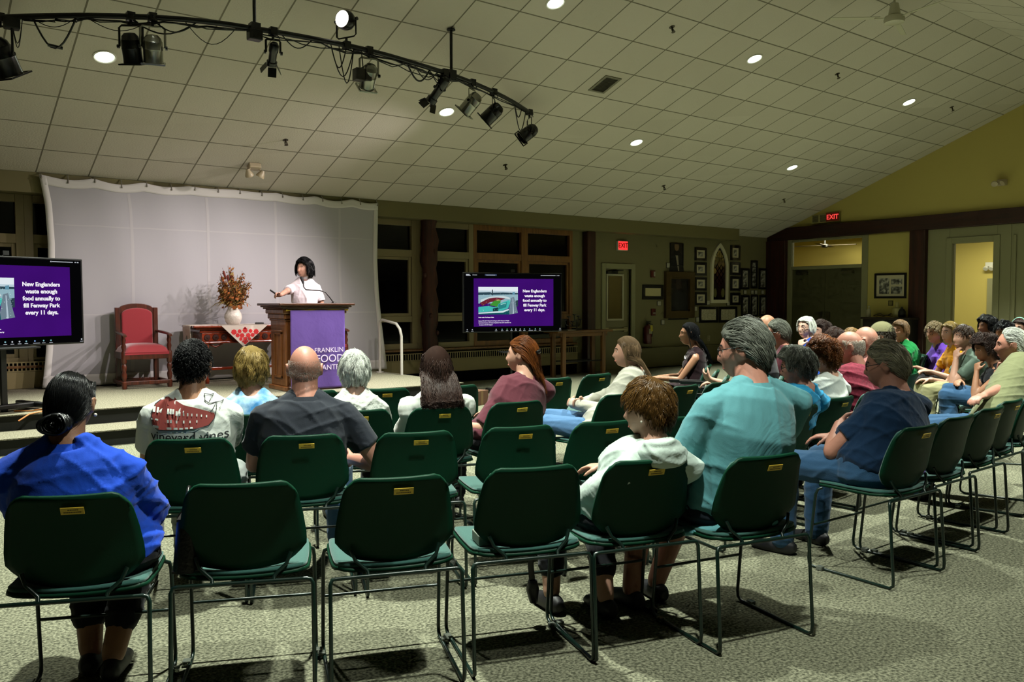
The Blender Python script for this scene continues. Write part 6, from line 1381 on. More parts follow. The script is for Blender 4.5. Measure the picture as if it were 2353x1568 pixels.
        if collar:
            ax = (lerp(nb, hc, .5) - nb).normalized(); R3 = ax.to_track_quat('Z', 'Y').to_matrix(); n_ = 28; vs = []
            prof = [(nr + .004, -.005), (nr + .008, .034), (nr + .016, .041), (nr + .033, -.020), (nr + .026, -.026)]
            for r_, z_ in prof:
                for j in range(n_):
                    an = 2 * PI * j / n_; d_ = lat * math.sin(an) + fw * math.cos(an); bk = .5 - .5 * math.cos(an)      # bk 1 at the back
                    op = 1. if abs(((an + PI) % (2 * PI)) - PI) > .32 else .55
                    vs.append(nb + ax * ((z_ * op) + .006 * bk - .020) + d_ * (r_ * (1 + .12 * (1 - bk))) - root)
            fs = [(i * n_ + j, i * n_ + (j + 1) % n_, (i + 1) * n_ + (j + 1) % n_, (i + 1) * n_ + j) for i in range(len(prof) - 1) for j in range(n_)]
            o = MB().add(vs, fs).build('collar', collar, b, smooth=70, solid=.004)
    if pants:
        C = MB(); C.tube([pel - Z * .09, pel - Z * .03, pel + Z * .05, pel + Z * .10], [.13 * f * k + th, W_[1] + th * .6, W_[2] + .006, W_[2] * .95], 20, ry=[.11 * f * k, Dp[1] + th, Dp[2] + .006, Dp[2] * .95], upv=fw)
        for i in range(2):
            if leg == 'shorts': e = lerp(HJ[i], K_[i], .88); limb(C, HJ[i], e, .076 * lr + .016, .058 * lr + .022, .5, .07 * lr + .02)
            else:
                limb(C, HJ[i], K_[i], .076 * lr + .014, .052 * lr + .014, .4, .068 * lr + .014); limb(C, K_[i], lerp(K_[i], A_[i], .74 if leg == 'capri' else 1.0), .053 * lr + .013, .040 * lr + .018, .4, .055 * lr + .012)
        if skirt:
            for t in (.2, .5, .8): C.tube([lerp(HJ[0], K_[0], t) - lat * .07, lerp(HJ[0], K_[0], t), lerp(HJ[1], K_[1], t), lerp(HJ[1], K_[1], t) + lat * .07], [.06, .085, .085, .06], 12)
        part('trousers' if not skirt else 'skirt', C, pants, None, 2, folds(seed + 77, .004, (0, .3, 1)))
    for i in range(2):
        if shoes is None: break
        h_ = A_[i] - Z * .045; C = MB(); d_ = ft[i]; z0 = A_[i].z - .085
        C.tube([h_ - d_ * .085, h_ - d_ * .055, h_ + d_ * .02, h_ + d_ * .09 - Z * .012, h_ + d_ * .165 - Z * .02, h_ + d_ * .195 - Z * .024], [.02, .037, .043, .046, .036, .014], 14, ry=[.024, .044, .050, .036, .025, .012], upv=Z)
        part('shoe', C, mat('shoe_' + shoes[1:], shoes, .55), .008, 1)
    if hair: make_hair(Mh, hk, HS[hair] if isinstance(hair, str) else hair, hairm, b, root, seed, detail)
    if face:
        hp = lambda x, y, z: hc + hr @ (Vector((x, y, z)) * hk) - root
        for s in (-1, 1):
            m = MB(); c = hp(s * .0315, surf_y(.0315, .005) - .0074, .004); m.ball(c, .0112 * hk, 12); m.mi = 1; fwv = hr @ Vector((0, 1, 0)); m.ball(c + fwv * .0058 * hk, .0068 * hk, 10); m.build('eye', [mat('eye_white', '#c9c2b8', .3), mat('eye_iris', '#2a1a10', .2)], b, smooth=60)
            MB().tube([hp(s * x, surf_y(x, z) + .0015, z) for x, z in ((.013, .029), (.024, .030), (.036, .029), (.047, .024))], [.002, .003, .003, .0014], 6).build('eyebrow', hairm if (hairm and hair not in ('fringe',)) else mat('brow_grey', '#6a5a4a', .8), b, smooth=60)
        MB().tube([hp(x, surf_y(abs(x), -.069) + .0008, -.069 + .002 * (abs(x) < .01)) for x in (-.023, -.012, 0, .012, .023)], [.0022, .005, .0058, .005, .0022], 8).build('lips', mat('lips', '#96584c', .5), b, smooth=60)
    if glasses:
        hp = lambda x, y, z: hc + hr @ (Vector((x, y, z)) * hk) - root; m = MB()
        for s in (-1, 1):
            m.tube([hp(s * .035 + .025 * math.cos(t), surf_y(.03, 0) + .012, .003 + .019 * math.sin(t)) for t in np.linspace(0, 2 * PI, 19)[:-1]], .0022, 6, closed=True)
            m.tube([hp(s * .06, surf_y(.03, 0) + .010, .008), hp(s * .078, .05, .012), hp(s * .0815, .0, .014), hp(s * .080, -.022, .0), hp(s * .078, -.032, -.016)], .0022, 6)
        m.tube([hp(-.011, surf_y(.03, 0) + .014, .006), hp(.011, surf_y(.03, 0) + .014, .006)], .002, 6); m.build('glasses', glasses, b, smooth=60)
    ctx = dict(b=b, root=root, hc=hc, hr=hr, hk=hk, nb=nb, pel=pel, S=S, E=E_, W=Wr, K=K_, A=A_, fw=fw, lat=lat, hd=hd, pl=pl, sp=sp, Wd=W_, Dp=Dp, ft=ft)
    return ctx
def bvh_of(o):
    return BVHTree.FromPolygons([v.co for v in o.data.vertices], [p.vertices for p in o.data.polygons])
def child(c, name): return [o for o in bpy.data.objects if o.parent == c['b'] and o.name.split('.')[0] == name][0]
def decal(c, name, me_or_mb, m, target, origin, right, up, push=.003, depth=.4):
    """lay flat artwork (XY, metres) onto a garment by projecting it along its own normal"""
    tr = bvh_of(target); M = facing(origin, right, up); n = (M.to_3x3() @ Vector((0, 0, 1))).normalized()
    if isinstance(me_or_mb, MB): me = bpy.data.meshes.new(name); me.from_pydata(me_or_mb.v, [], me_or_mb.f)
    else: me = me_or_mb
    bm = bmesh.new(); bm.from_mesh(me)
    bmesh.ops.triangulate(bm, faces=bm.faces)
    for _ in range(4):
        es = [e for e in bm.edges if e.calc_length() > .009]
        if es: bmesh.ops.subdivide_edges(bm, edges=es, cuts=1)
    for v in bm.verts:
        p = M @ Vector((v.co.x, v.co.y, 0)); hit = tr.ray_cast(p + n * .25, -n, .6)
        if hit[0] is None: hit = tr.find_nearest(p)
        v.co = hit[0] + n * push
    bm.to_mesh(me); bm.free(); me.name = name; me.materials.clear(); me.materials.append(m); me.polygons.foreach_set('use_smooth', [True] * len(me.polygons)); me.update()
    o = bpy.data.objects.new(name, me); COL.objects.link(o); o.parent = c['b']; return o
# ================================================================== the audience, nearest rows first
HM = lambda n, c, r=.42: hair_mat('hair_' + n, c, r)
M_blackcloth = cloth('cloth_black', '#121318'); M_darkpant = cloth('cloth_charcoal', '#1c1c20'); M_jean = cloth('denim', '#2c4d6e', bump=(300, .2)); M_jeanl = cloth('denim_light', '#4b6f96', bump=(300, .2)); M_khaki = cloth('cloth_khaki', '#8c8a66'); M_whitec = cloth('cloth_white', '#bfc5c0')
M_gold = mat('gold', '#c9a040', .25, .9); M_specs = mat('spectacle_frame', '#121212', .3)
CH = CHAIRS
# 1 woman in royal blue
p1 = person('woman in a royal blue shirt with a low black bun, in the nearest row', (160, 845, 2.95), 25, 30, CH['C1'], sex='f', fat=1.34, sw=.20, skin='tan', hair='bun', hairm=HM('black', '#0a0b0d', .28), shirt=cloth('cloth_royal_blue', '#0f3fae', wrinkle=(5, .5)), sleeve='34', collar=cloth('cloth_royal_blue', '#0f3fae'), pants=M_blackcloth, leg='capri', arms=('lap', 'lap'), vox=.007, shoes='#101012', knees=((-.12, .40, 0, -.06, .2), (.10, .40, 0, .0, .06)), fold=.006)
for s in (1,): MB().ball(p1['hc'] + p1['hr'] @ (Vector((s * .087, -.002, -.042)) * p1['hk']) - p1['root'], .006, 10).build('earring', mat('pearl', '#d8d2c4', .2), p1['b'], smooth=60)
# 2 man in the whale-print tee
p2 = person('man with short black curls in a white tee printed with a red whale', (443, 778, 4.02), 25, 32, CH['tee'], k=1.02, fat=1.08, skin='olive', hair='crop', hairm=HM('blackcurl', '#0b0b0c', .55), shirt=cloth('cloth_white_tee', '#c3c8c1', wrinkle=(6, .45)), sleeve='short', pants=cloth('cloth_grey', '#7d8480'), arms=('lap', 'chin'), vox=.007, fold=.005, hair_top=.022)
# 3 floral
p3 = person('woman with layered dark-blonde hair in a blue floral top', (577, 793, 4.85), 24, 24, CH['flo'], sex='f', fat=1.2, skin='fair', hair='puffy', hairm=HM('darkblonde', '#8a7440', .4), shirt=cloth('cloth_floral', '#3d7fb8', var=(14, .5, '#a9c9dd')), sleeve='short', pants=M_darkpant, vox=.0085, hair_top=.03)
# 4 bald man
p4 = person('bald man in a black polo and jeans', (699, 795, 4.10), 23, 23, CH['bald'], k=1.03, fat=1.22, sw=.195, skin='ruddy', hair='stubble', hairm=HM('greystubble', '#8a8078', .6), shirt=cloth('cloth_black_polo', '#20242c'), collar=cloth('cloth_black_polo', '#20242c'), sleeve='short', pants=M_jeanl, arms=('lap', 'side'), vox=.007, fold=.005, hair_top=.0, glasses=M_specs, knees=((-.16, .42, 0), (.20, .42, 0)))
# 5 white-haired
p5 = person('small white-haired woman in a white lacy knit', (814, 800, 4.95), 22, 22, CH['whi'], sex='f', fat=1.05, k=.96, skin='pale', hair='puffy', hairm=HM('white', '#c9ccc4', .4), shirt=cloth('cloth_lace', '#b6bab3', bump=(60, .6)), sleeve='short', pants=M_darkpant, vox=.0085, hair_top=.03)
# 6 long dark curls
p6 = person('girl with long dark brown curls and white ruffled sleeves', (1003, 795, 5.05), 19, 21, CH['cur'], sex='f', fat=.95, k=.97, skin='tan', hair='longcurl', hairm=HM('darkbrown', '#33211a', .5), shirt=cloth('cloth_white_ruffle', '#c4c8c1'), sleeve='puff', pants=M_darkpant, vox=.008, hair_top=.022)
# 7 plum tee
p7 = person('woman with half-up reddish hair in a plum tee, her face turned left', (1197, 770, 5.35), 10, -38, CH['plu'], sex='f', fat=1.28, k=1.0, skin='fair', hair='halfup', hairm=HM('copper', '#6b3a16', .35), shirt=cloth('cloth_plum', '#5a2c36'), sleeve='elbow', pants=M_darkpant, arms=('side', 'lap'), vox=.008, hair_top=.022, fold=.005)
MB().tube([p7['hc'] + p7['hr'] @ (Vector((x, -.118 - .008 * math.cos(x * 20), .028 + .004 * math.sin(x * 60))) * p7['hk']) - p7['root'] for x in np.linspace(-.05, .05, 9)], [.005, .011, .014, .016, .017, .016, .014, .011, .005], 8).build('hair_tail', HM('copper', '#6b3a16', .35), p7['b'], smooth=60)
# 8 long straight hair
p8 = person('young woman with long light-brown hair in a sheer white blouse and pale jeans', (1440, 769, 5.75), -30, -48, CH['lon'], sex='f', fat=.98, k=.98, skin='fair', hair='long', hairm=HM('ashbrown', '#6f5a42', .35), shirt=cloth('cloth_blouse', '#a8a79a'), sleeve='long', pants=M_jeanl, arms=({'w': (.04, .22, .16), 'd': (.7, .6, 0), 'p': (0, -1, -.3)}, {'w': (-.02, .24, .14), 'd': (-.7, .6, 0), 'p': (0, -1, -.3)}), vox=.008, hair_top=.02, lean=.06, knees=((-.10, .42, .05), (.08, .42, .07)), fold=.005)
# 9 hoodie
p9 = person('woman with short brown hair in a white hoodie', (1489, 860, 3.12), 16, -22, CH['C5'], sex='f', fat=1.12, k=1.05, skin='fair', hair={**HS['pixie'], 'tip': .8}, hairm=HM('brown', '#5a3f1c', .32), shirt=cloth('cloth_hoodie', '#b0c0b7', wrinkle=(5, .5)), sleeve='long', pants=M_blackcloth, leg='capri', arms=({'w': (-.13, .28, .09), 'd': (.3, 1, 0), 'p': (0, 0, -1)}, 'lap'), vox=.007, hair_top=.03, fold=.006, knees=((-.13, .42, 0, -.17, .36), (.10, .40, 0, .02, .16)), shoes='#141214', pitch=6)
hd_ = MB(); nb9 = p9['nb']
for q_, rr, dz_, ex in ((0, .026, .010, .0), (1, .030, -.022, .018), (2, .026, -.052, .022)):
    pts, rs = [], []
    for an in np.linspace(-2.5, 2.5, 22):
        bk = .5 + .5 * math.cos(an); d_ = p9['lat'] * math.sin(an) - p9['fw'] * math.cos(an); pts.append(nb9 + d_ * (.066 + .020 * bk + ex * (.4 + .6 * bk)) + Vector((0, 0, .020 + dz_ * bk - (1 - bk) * .05))); rs.append(rr * (.55 + .45 * bk))
    hd_.tube(pts, rs, 10)
remesh('hood', hd_, .008, cloth('cloth_hoodie', '#b0c0b7'), p9['b'], 4, origin=p9['root'], fold=folds(5, .006, (0, 0, 1.)))
MB().ball(p9['hc'] + p9['hr'] @ (Vector((-.087, -.002, -.042)) * p9['hk']) - p9['root'], .005, 8).build('earring', mat('pearl', '#d8d2c4', .2), p9['b'], smooth=60)
# 10 turquoise polo
M_turq = cloth('cloth_turquoise', '#558d94', wrinkle=(4, .5))
p10 = person('tall grey-haired man with glasses in a turquoise polo shirt', (1708, 728, 3.42), 14, -26, CH['C6'], k=1.08, fat=1.20, sw=.225, skin='ruddy', hair='combed', hairm=HM('grey', '#6f7268', .38), shirt=M_turq, collar=M_turq, sleeve='short', pants=cloth('cloth_navy_short', '#1c2530'), leg='shorts', arms=('lap', 'lap'), vox=.007, glasses=M_specs, hair_top=.026, fold=.006, belly=.03, lean=.05, knees=((-.14, .42, 0, -.28, .36), (.12, .40, 0, -.14, .40)), shoes='#17171b', pitch=8)
# shirt tail hanging below the backrest
sh10 = p10['pel']; C_ = MB(); C_.tube([sh10 - p10['lat'] * .24 - Vector((0, 0, .10)) + p10['fw'] * .02, sh10 - p10['lat'] * .12 - Vector((0, 0, .07)) - p10['fw'] * .10, sh10 + p10['lat'] * .1 - Vector((0, 0, .06)) - p10['fw'] * .12, sh10 + p10['lat'] * .23 - Vector((0, 0, .05))], [.05, .07, .07, .05], 12, ry=[.02, .03, .03, .02]); remesh('shirt_tail', C_, .008, M_turq, p10['b'], 3, origin=p10['root'], fold=folds(8, .006, (1., .2, .3)))
# 26 navy polo
M_navy = cloth('cloth_navy', '#0d2844', wrinkle=(5, .4))
p26 = person('grey-haired man with glasses in a navy polo and jeans', (2035, 780, 4.42), 3, -24, CH['C7'], k=1.03, fat=1.32, sw=.20, skin='ruddy', hair='combed', hairm=HM('silver', '#a29c86', .4), shirt=M_navy, collar=cloth('cloth_navy_collar', '#0a1420'), sleeve='short', pants=M_jean, arms=('cross', 'lap'), vox=.008, glasses=M_specs, hair_top=.025, fold=.005, belly=.03, pitch=10, lean=.05, knees=((-.17, .42, 0), (.15, .42, 0)))
# 20 bright blue stripe
p20 = person('woman with wavy grey hair in a bright blue top with dark stripes', (1830, 789, 4.92), 2, -30, CH['gry'], sex='f', fat=1.08, k=1.0, skin='ruddy', hair={**HS['pixie'], 'len': .075, 'curl': .007, 'freq': 4, 'lift': .032}, hairm=HM('grey', '#6f7268', .38), shirt=cloth('cloth_bright_blue', '#1f8fc0'), sleeve='short', pants=M_darkpant, vox=.008, glasses=M_specs, hair_top=.034, pitch=14, arms=('lap', 'lap'), lean=.06)
# 21 auburn
p21 = person('woman with curly auburn hair in a white tee', (1890, 768, 5.5), 0, -22, CH['aub'], sex='f', fat=1.12, k=1.0, skin='fair', hair={**HS['curly'], 'line': [-.5, -.45, -.3, -.05, .02, .3, .5, .56]}, hairm=HM('auburn', '#7a451a', .4), shirt=M_whitec, sleeve='short', pants=M_darkpant, vox=.008, hair_top=.034)
# 22 bald maroon
M_maroon = cloth('cloth_maroon', '#7c2338', var=(60, .35)); p22 = person('bald man with white fringe of hair in a maroon checked shirt', (1950, 761, 6.1), -4, -34, CH['mar'], k=1.06, fat=1.25, sw=.195, skin='ruddy', hair='fringe', hairm=HM('whitefringe', '#b5aca0', .5), shirt=M_maroon, collar=M_maroon, sleeve='short', pants=M_darkpant, vox=.0085, hair_top=.002, lean=.05)
p23 = person('bald pink-headed man behind the maroon checked shirt', (1988, 751, 6.75), -8, -20, None, k=1.04, fat=1.2, skin='ruddy', hair='stubble', hairm=HM('whitefringe', '#b5aca0', .5), shirt=cloth('cloth_dull_pink', '#8a5a55'), sleeve='short', pants=M_darkpant, vox=.010, hair_top=.0, detail=.6)
p24 = person('man with short dark hair under an olive cap', (2026, 741, 7.5), -8, -22, None, k=1.02, skin='tan', hair='crop', hairm=HM('darkgreybrown', '#3a3428', .45), shirt=cloth('cloth_dark_olive', '#33372a'), pants=M_darkpant, vox=.010, hair_top=.02, detail=.6)
cap = MB(); hcp, R_ = p24['hc'], p24['hr']; cap.grid(lambda u, v: tuple(hcp - p24['root'] + R_ @ Vector((.088 * math.sin(v * 1.35) * math.cos(u * 2 * PI), .108 * math.sin(v * 1.35) * math.sin(u * 2 * PI) - .004, .030 + .112 * math.cos(v * 1.35)))), 28, 8); cap.tube([hcp - p24['root'] + R_ @ Vector((0, .108 * math.sin(t) - .004, .032 + .112 * math.cos(t))) for t in np.linspace(-1.3, 1.3, 9)], .003, 5)
cap.grid(lambda u, v: tuple(hcp - p24['root'] + R_ @ Vector(((u - .5) * .16, .095 + v * .075 * (1 - (2 * u - 1) ** 2), .048 - .018 * v))), 10, 4); cap.build('cap', cloth('cloth_cap', '#6e6c4e'), p24['b'], smooth=60, fix=False)
# 11 dark dress
p11 = person('woman with long dark hair in a sleeveless dark plum dress, seen in profile', (1584, 738, 8.42), -40, -50, CH['arm2'], sex='f', fat=.92, k=.98, skin='tan', hair={**HS['long'], 'len': .36, 'n': 900, 'streak': (.12, 6.)}, hairm=HM('black', '#0a0b0d', .28), shirt=cloth('cloth_dark_plum', '#1e0b11'), sleeve='none', pants=cloth('cloth_dark_plum', '#1e0b11'), skirt=True, leg='shorts', arms=('lap', 'lap'), vox=.009, hair_top=.02, dress=True, shoes='#1a1010')
decal(p11, 'name_tag', MB().box((0, 0, 0), (.075, .03, .001)), mat('tag_white', '#cfcbd6', .6), child(p11, 'dress'), lerp(p11['sp'][5], p11['sp'][6], .3) + p11['fw'] * .1 - p11['lat'] * .05 - p11['root'], -p11['lat'], (0, 0, 1), .006)
# 12 crossed bare legs, head behind the turquoise man
p12 = person('person with dark curly hair and bare crossed legs, mostly hidden by the turquoise-polo man', (1722, 727, 7.25), -34, -40, None, k=1.0, skin='fair', hair='curly', hairm=HM('saltpepper', '#3c3a34', .45), shirt=cloth('cloth_dark_grey', '#2a2a2e'), sleeve='short', pants=cloth('cloth_dark_grey', '#2a2a2e'), leg='shorts', arms=({'w': (-.18, .40, .22), 'd': (.5, .6, .3), 'p': (0, -1, 0)}, {'w': (.0, .38, .18), 'd': (-.4, 1, 0), 'p': (0, 0, -1)}), vox=.010, hair_top=.03, detail=.6, knees=((-.16, .40, .10), (-.02, .42, .14, -.2, .42)), lean=.08)
p14 = person('grey-haired man in a dark maroon shirt behind the turquoise polo', (1785, 733, 7.9), -26, -42, None, k=1.05, fat=1.15, skin='ruddy', hair='combed', hairm=HM('grey', '#6f7268', .38), shirt=cloth('cloth_wine', '#4a1c26', var=(50, .4)), sleeve='short', pants=M_darkpant, vox=.010, glasses=M_specs, hair_top=.022, detail=.6, arms=({'w': (-.12, .34, .2), 'd': (.3, 1, .2)}, 'lap'), lean=.06)
p15 = person('bald man half hidden behind the grey head in maroon', (1762, 724, 8.9), -30, -58, None, k=1.02, skin='tan', hair=None, shirt=cloth('cloth_dark_grey', '#2a2a2e'), pants=M_darkpant, vox=.010, hair_top=.0)
p16 = person('white-haired woman in a blue shirt with glasses, hand over her mouth', (1852, 725, 9.1), -36, -84, None, sex='f', k=1.0, skin='pale', hair={**HS['bob'], 'len': .10, 'cut': -.09}, hairm=HM('white', '#c9ccc4', .4), shirt=cloth('cloth_blue_shirt', '#2a58c4'), sleeve='short', pants=M_darkpant, arms=('chin', 'lap'), vox=.009, glasses=M_specs, hair_top=.022, detail=.7)
p17 = person('woman with dark wavy hair beside the blue shirt', (1889, 734, 9.6), -36, -66, None, sex='f', k=1.0, skin='fair', hair={**HS['curly'], 'len': .09}, hairm=HM('darkbrown', '#33211a', .5), shirt=M_blackcloth, pants=M_darkpant, vox=.010, hair_top=.03, detail=.6)
p18 = person('person with short dark brown hair above the auburn head', (1918, 749, 9.0), -25, -30, None, sex='f', skin='fair', hair='pixie', hairm=HM('darkbrown', '#33211a', .5), shirt=M_blackcloth, pants=M_darkpant, vox=.010, hair_top=.03, detail=.6)
p19 = person('person with sandy hair just showing above the bald heads', (1957, 751, 9.6), -25, -30, None, sex='f', skin='fair', hair='pixie', hairm=HM('sandy', '#8a6a3c', .4), shirt=M_khaki, pants=M_darkpant, vox=.010, hair_top=.03, detail=.6)
p25 = person('short-haired woman in a green shirt touching her ear', (2069, 733, 10.0), -44, -84, None, sex='f', fat=1.12, k=1.02, skin='fair', hair={**HS['pixie'], 'len': .08}, hairm=HM('lightbrown', '#7d6245', .4), shirt=cloth('cloth_green', '#0f7a3c'), collar=cloth('cloth_green', '#0f7a3c'), sleeve='elbow', pants=M_darkpant, arms=('lap', 'chin'), vox=.009, hair_top=.026, detail=.7)
p27 = person('woman with short curls and glasses in a purple tee', (2147, 739, 9.8), -50, -76, None, sex='f', fat=1.1, k=1.0, skin='fair', hair={**HS['curly'], 'len': .05}, hairm=HM('greyblonde', '#8a7a5c', .4), shirt=cloth('cloth_purple', '#5a34a0', var=(20, .15)), sleeve='elbow', pants=M_darkpant, arms=('lap', 'lap'), vox=.009, glasses=M_specs, hair_top=.028, detail=.7)
p28 = person('woman with straight blonde-grey hair in a yellow top under an olive cardigan', (2183, 737, 9.2), -48, -70, None, sex='f', k=1.02, skin='fair', hair={**HS['bob'], 'len': .17, 'cut': -.16}, hairm=HM('darkblonde', '#8a7440', .4), shirt=cloth('cloth_mustard', '#c98a12'), sleeve='short', pants=M_darkpant, arms=('lap', 'lap'), vox=.009, hair_top=.02, detail=.7)
p29 = person('young man with brown hair in a grey-green tee, fist at his cheek', (2214, 744, 8.3), -40, -62, None, k=1.02, skin='fair', hair='short', hairm=HM('brown2', '#3c2816', .38), shirt=cloth('cloth_sage', '#4e5f54'), sleeve='short', pants=M_khaki, arms=('chin', {'w': (.08, .36, .10)}), vox=.009, hair_top=.024, detail=.8, knees=((-.16, .42, .04), (.12, .42, .04)), lean=.06)
p30 = person('woman with dark curls in a sleeveless black top and jeans, leaning on her hand', (2264, 764, 7.6), -34, -58, None, sex='f', k=1.0, fat=1.02, skin='tan', hair={**HS['curly'], 'len': .085, 'lift': .042, 'n': 2000, 'curl': .016, 'freq': 5}, hairm=HM('darkbrown', '#33211a', .5), shirt=M_blackcloth, sleeve='none', pants=M_jean, arms=('chin', {'w': (.0, .30, .16), 'd': (-.9, .4, 0)}), vox=.008, hair_top=.036, pitch=16, lean=.10, knees=((-.08, .43, .06, .02, .34), (-.06, .45, .12, -.16, .36)))
M_olive_c = cloth('cloth_olive_polo', '#6c7050', wrinkle=(5, .4))
p31 = person('older white-haired man in an olive polo, fist at his chin', (2325, 753, 6.0), -16, -28, CH['C11'], k=1.06, fat=1.15, sw=.19, skin='ruddy', hair='thinwhite', hairm=HM('white', '#c9ccc4', .4), shirt=M_olive_c, collar=M_olive_c, sleeve='short', pants=M_jean, arms=({'w': (-.42, .14, .20), 'd': (-.9, .4, -.1), 'p': (0, 0, -1)}, 'chin'), vox=.008, hair_top=.016, lean=.08, pitch=4)
p32 = person('person with thick black hair in the far right background', (2268, 722, 9.9), -45, -60, None, sex='f', skin='tan', hair={**HS['puffy'], 'lift': .04}, hairm=HM('black', '#0a0b0d', .28), shirt=M_blackcloth, pants=M_darkpant, vox=.010, hair_top=.036, detail=.6)
p33 = person('person with glossy black curls in the far right background', (2308, 736, 9.4), -45, -70, None, skin='tan', hair='curly', hairm=HM('black', '#0a0b0d', .28), shirt=M_blackcloth, pants=M_darkpant, vox=.010, hair_top=.034, detail=.6)
p34 = person('person in sunglasses with a pale headband at the right edge of the picture', (2344, 728, 9.6), -45, -90, None, sex='f', skin='fair', hair='bob', hairm=HM('darkbrown', '#33211a', .5), shirt=M_blackcloth, pants=M_darkpant, vox=.010, glasses=M_specs, hair_top=.024, detail=.6)
hb = p34; MB().tube([hb['hc'] + hb['hr'] @ (Vector((.092 * math.cos(t), .02 - .01 * math.sin(t), .125 * math.sin(t))) * hb['hk']) - hb['root'] for t in np.linspace(.15, PI - .15, 13)], .012, 8).build('headband', cloth('cloth_pale_teal', '#6f9a8c'), hb['b'], smooth=60)
# chairs under those seated further back
for q, lb in ((p23, 'bald pink-headed man'), (p24, 'man in the olive cap'), (p12, 'person with bare crossed legs'), (p14, 'grey-haired man in dark maroon'), (p15, 'half hidden bald man'), (p16, 'woman in the blue shirt'), (p17, 'woman with dark wavy hair'), (p18, 'person with short dark brown hair'), (p19, 'sandy-haired person'), (p25, 'woman in the green shirt'), (p27, 'woman in the purple tee'), (p28, 'woman in the yellow top'), (p29, 'young man in the grey-green tee'), (p30, 'woman with dark curls and jeans'), (p32, 'person with thick black hair'), (p33, 'person with glossy black curls'), (p34, 'person in sunglasses')):
    yw = math.degrees(math.atan2(q['fw'].x, q['fw'].y)); c_ = q['pel'] + q['fw'] * .05; chair(c_.x, c_.y, yw, 'green chair under the ' + lb, False)
# ------------------------------------------------------------------ the speaker
M_tee = cloth('cloth_white_top', '#e0d8dc', wrinkle=(8, .25))
pt_ = atY(626, 688, PF + .02)
p0 = person('woman with a black bob in a white turtleneck speaking at the podium', (698, 593, 11.25), 194, 246, None, sex='f', k=1.08, skin='fair', hair={**HS['bob'], 'len': .17, 'curl': .010, 'freq': 2.4, 'lift': .044, 'cap': .8, 'cut': -.135, 'mess': .1}, hairm=HM('black', '#0a0b0d', .28), shirt=M_tee, sleeve='short', pants=M_darkpant, arms=('hang', {'w': (pt_.x + .03, PF + .06, PLAT + ph + .05), 'abs': True, 'd': (.75, .5, .08), 'p': (-.3, .6, -.6), 'curl': 1.0, 'pole': (.7, -.5, -.8)}), vox=.008, stand=True, hair_top=.022, lean=.0, slouch=.0, fold=.004, shoes='#101012')
nb0 = p0['nb']; MB().tube([nb0 - p0['root'] - Vector((0, 0, .02)), nb0 - p0['root'] + Vector((0, 0, .02)), lerp(nb0, p0['hc'], .32) - p0['root'], lerp(nb0, p0['hc'], .42) - p0['root']], [.062, .058, .054, .056], 18).build('turtleneck_collar', M_tee, p0['b'], smooth=60)
hnd = p0['W'][1] + p0['hd'][1].normalized() * .09
ck = tag(MB().tube([Vector((-.07, 0, 0)), Vector((.05, 0, 0))], [.011, .013], 8).build('clicker', M_black, smooth=50), 'small black slide clicker in the speaker\'s right hand', 'remote'); ck.location = hnd + Vector((-.01, -.012, .022)); ck.rotation_euler = (0, .5, .3)
# ------------------------------------------------------------------ garment prints
o_ = child(p2, 'shirt'); ctr = lerp(p2['pel'], p2['nb'], .86) - p2['root']; rgt = p2['lat']; up_ = (p2['nb'] - p2['pel']).normalized()
def deco(body_mb, name, m, push): return decal(p2, name, body_mb, m, o_, ctr - p2['fw'] * .1, rgt, up_, push)
wh = MB(); xs = np.linspace(0, 1, 15)
outl = [(-.165, -.055), (-.172, -.01), (-.16, .035), (-.135, .055), (-.115, .060), (-.112, .078), (-.085, .066), (-.07, .062), (-.068, .072), (-.058, .062), (-.02, .046), (.03, .036), (.08, .018), (.115, .004), (.118, -.012), (.105, -.035), (.085, -.048), (.04, -.056), (-.06, -.062), (-.135, -.066)]
wh.prism(outl, 'Z', 0, .001); deco(MB().add([(x, y, 0) for x, y in outl], [tuple(range(len(outl)))]), 'whale_print', mat('print_red', '#7c2e28', .8), .007)
M_ink2 = mat('print_ink', '#16191c', .8); M_pw = mat('print_white', '#cdd2cb', .8)
ln = MB()
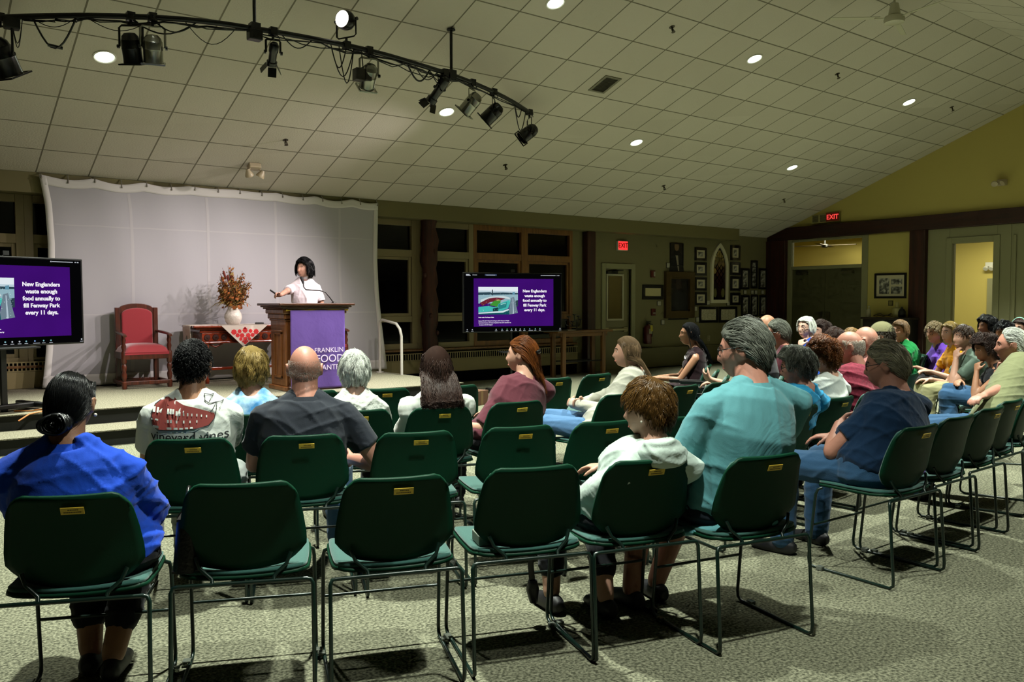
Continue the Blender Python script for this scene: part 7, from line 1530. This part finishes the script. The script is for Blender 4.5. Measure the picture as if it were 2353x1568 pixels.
def stroke(pts, w_):
    pts = [Vector((x, y, 0)) for x, y in pts]
    for a_, b_ in zip(pts, pts[1:]):
        d_ = (b_ - a_).normalized() * w_ / 2; n_ = Vector((-d_.y, d_.x, 0)); ln.add([a_ - d_ - n_, b_ + d_ - n_, b_ + d_ + n_, a_ - d_ + n_], [(0, 1, 2, 3)])
stroke([(-.135, .056), (-.158, .04), (-.174, .0), (-.168, -.05), (-.14, -.068), (-.06, -.064), (.04, -.058), (.09, -.048), (.115, -.02), (.124, .02), (.122, .045)], .003)
stroke([(.122, .045), (.092, .046), (.072, .062), (.066, .084), (.095, .078), (.118, .085), (.142, .078), (.176, .082), (.162, .056), (.140, .045), (.122, .045)], .003); stroke([(.118, .04), (.108, .022), (.1, .012)], .003)
deco(ln, 'whale_outline', M_ink2, .0085)
wn = MB()
for x, y, w_, h_ in [(-.16, .02, .012, .022), (-.142, .018, .010, .020), (-.09, .018, .009, .022), (-.078, .018, .009, .022), (-.066, .018, .009, .02), (-.05, .012, .008, .018), (-.036, .010, .008, .018), (-.018, .008, .006, .014), (.0, .006, .006, .014), (.018, .004, .005, .012), (.04, .002, .005, .012), (.06, -.002, .005, .01), (.082, -.006, .005, .010), (-.09, -.024, .009, .014), (-.076, -.024, .009, .014), (-.05, -.026, .007, .012), (-.018, -.026, .007, .012), (.01, -.026, .005, .010), (.04, -.026, .005, .010), (-.155, -.022, .036, .007), (-.15, -.054, .03, .012), (-.085, -.056, .022, .010), (-.055, -.056, .018, .009), (-.03, -.056, .016, .008), (-.006, -.054, .014, .008), (.016, -.052, .012, .007)]: wn.add([(x - w_ / 2, y - h_ / 2, 0), (x + w_ / 2, y - h_ / 2, 0), (x + w_ / 2, y + h_ / 2, 0), (x - w_ / 2, y + h_ / 2, 0)], [(0, 1, 2, 3)])
deco(wn, 'whale_windows', M_pw, .009)
tm = text_mesh('vineyard vines', .062, extrude=0, bold=.0004); tm.transform(Matrix.Translation((.0, -.098, 0)))
decal(p2, 'shirt_lettering', tm, M_ink2, o_, ctr - p2['fw'] * .1, rgt, up_, .007)
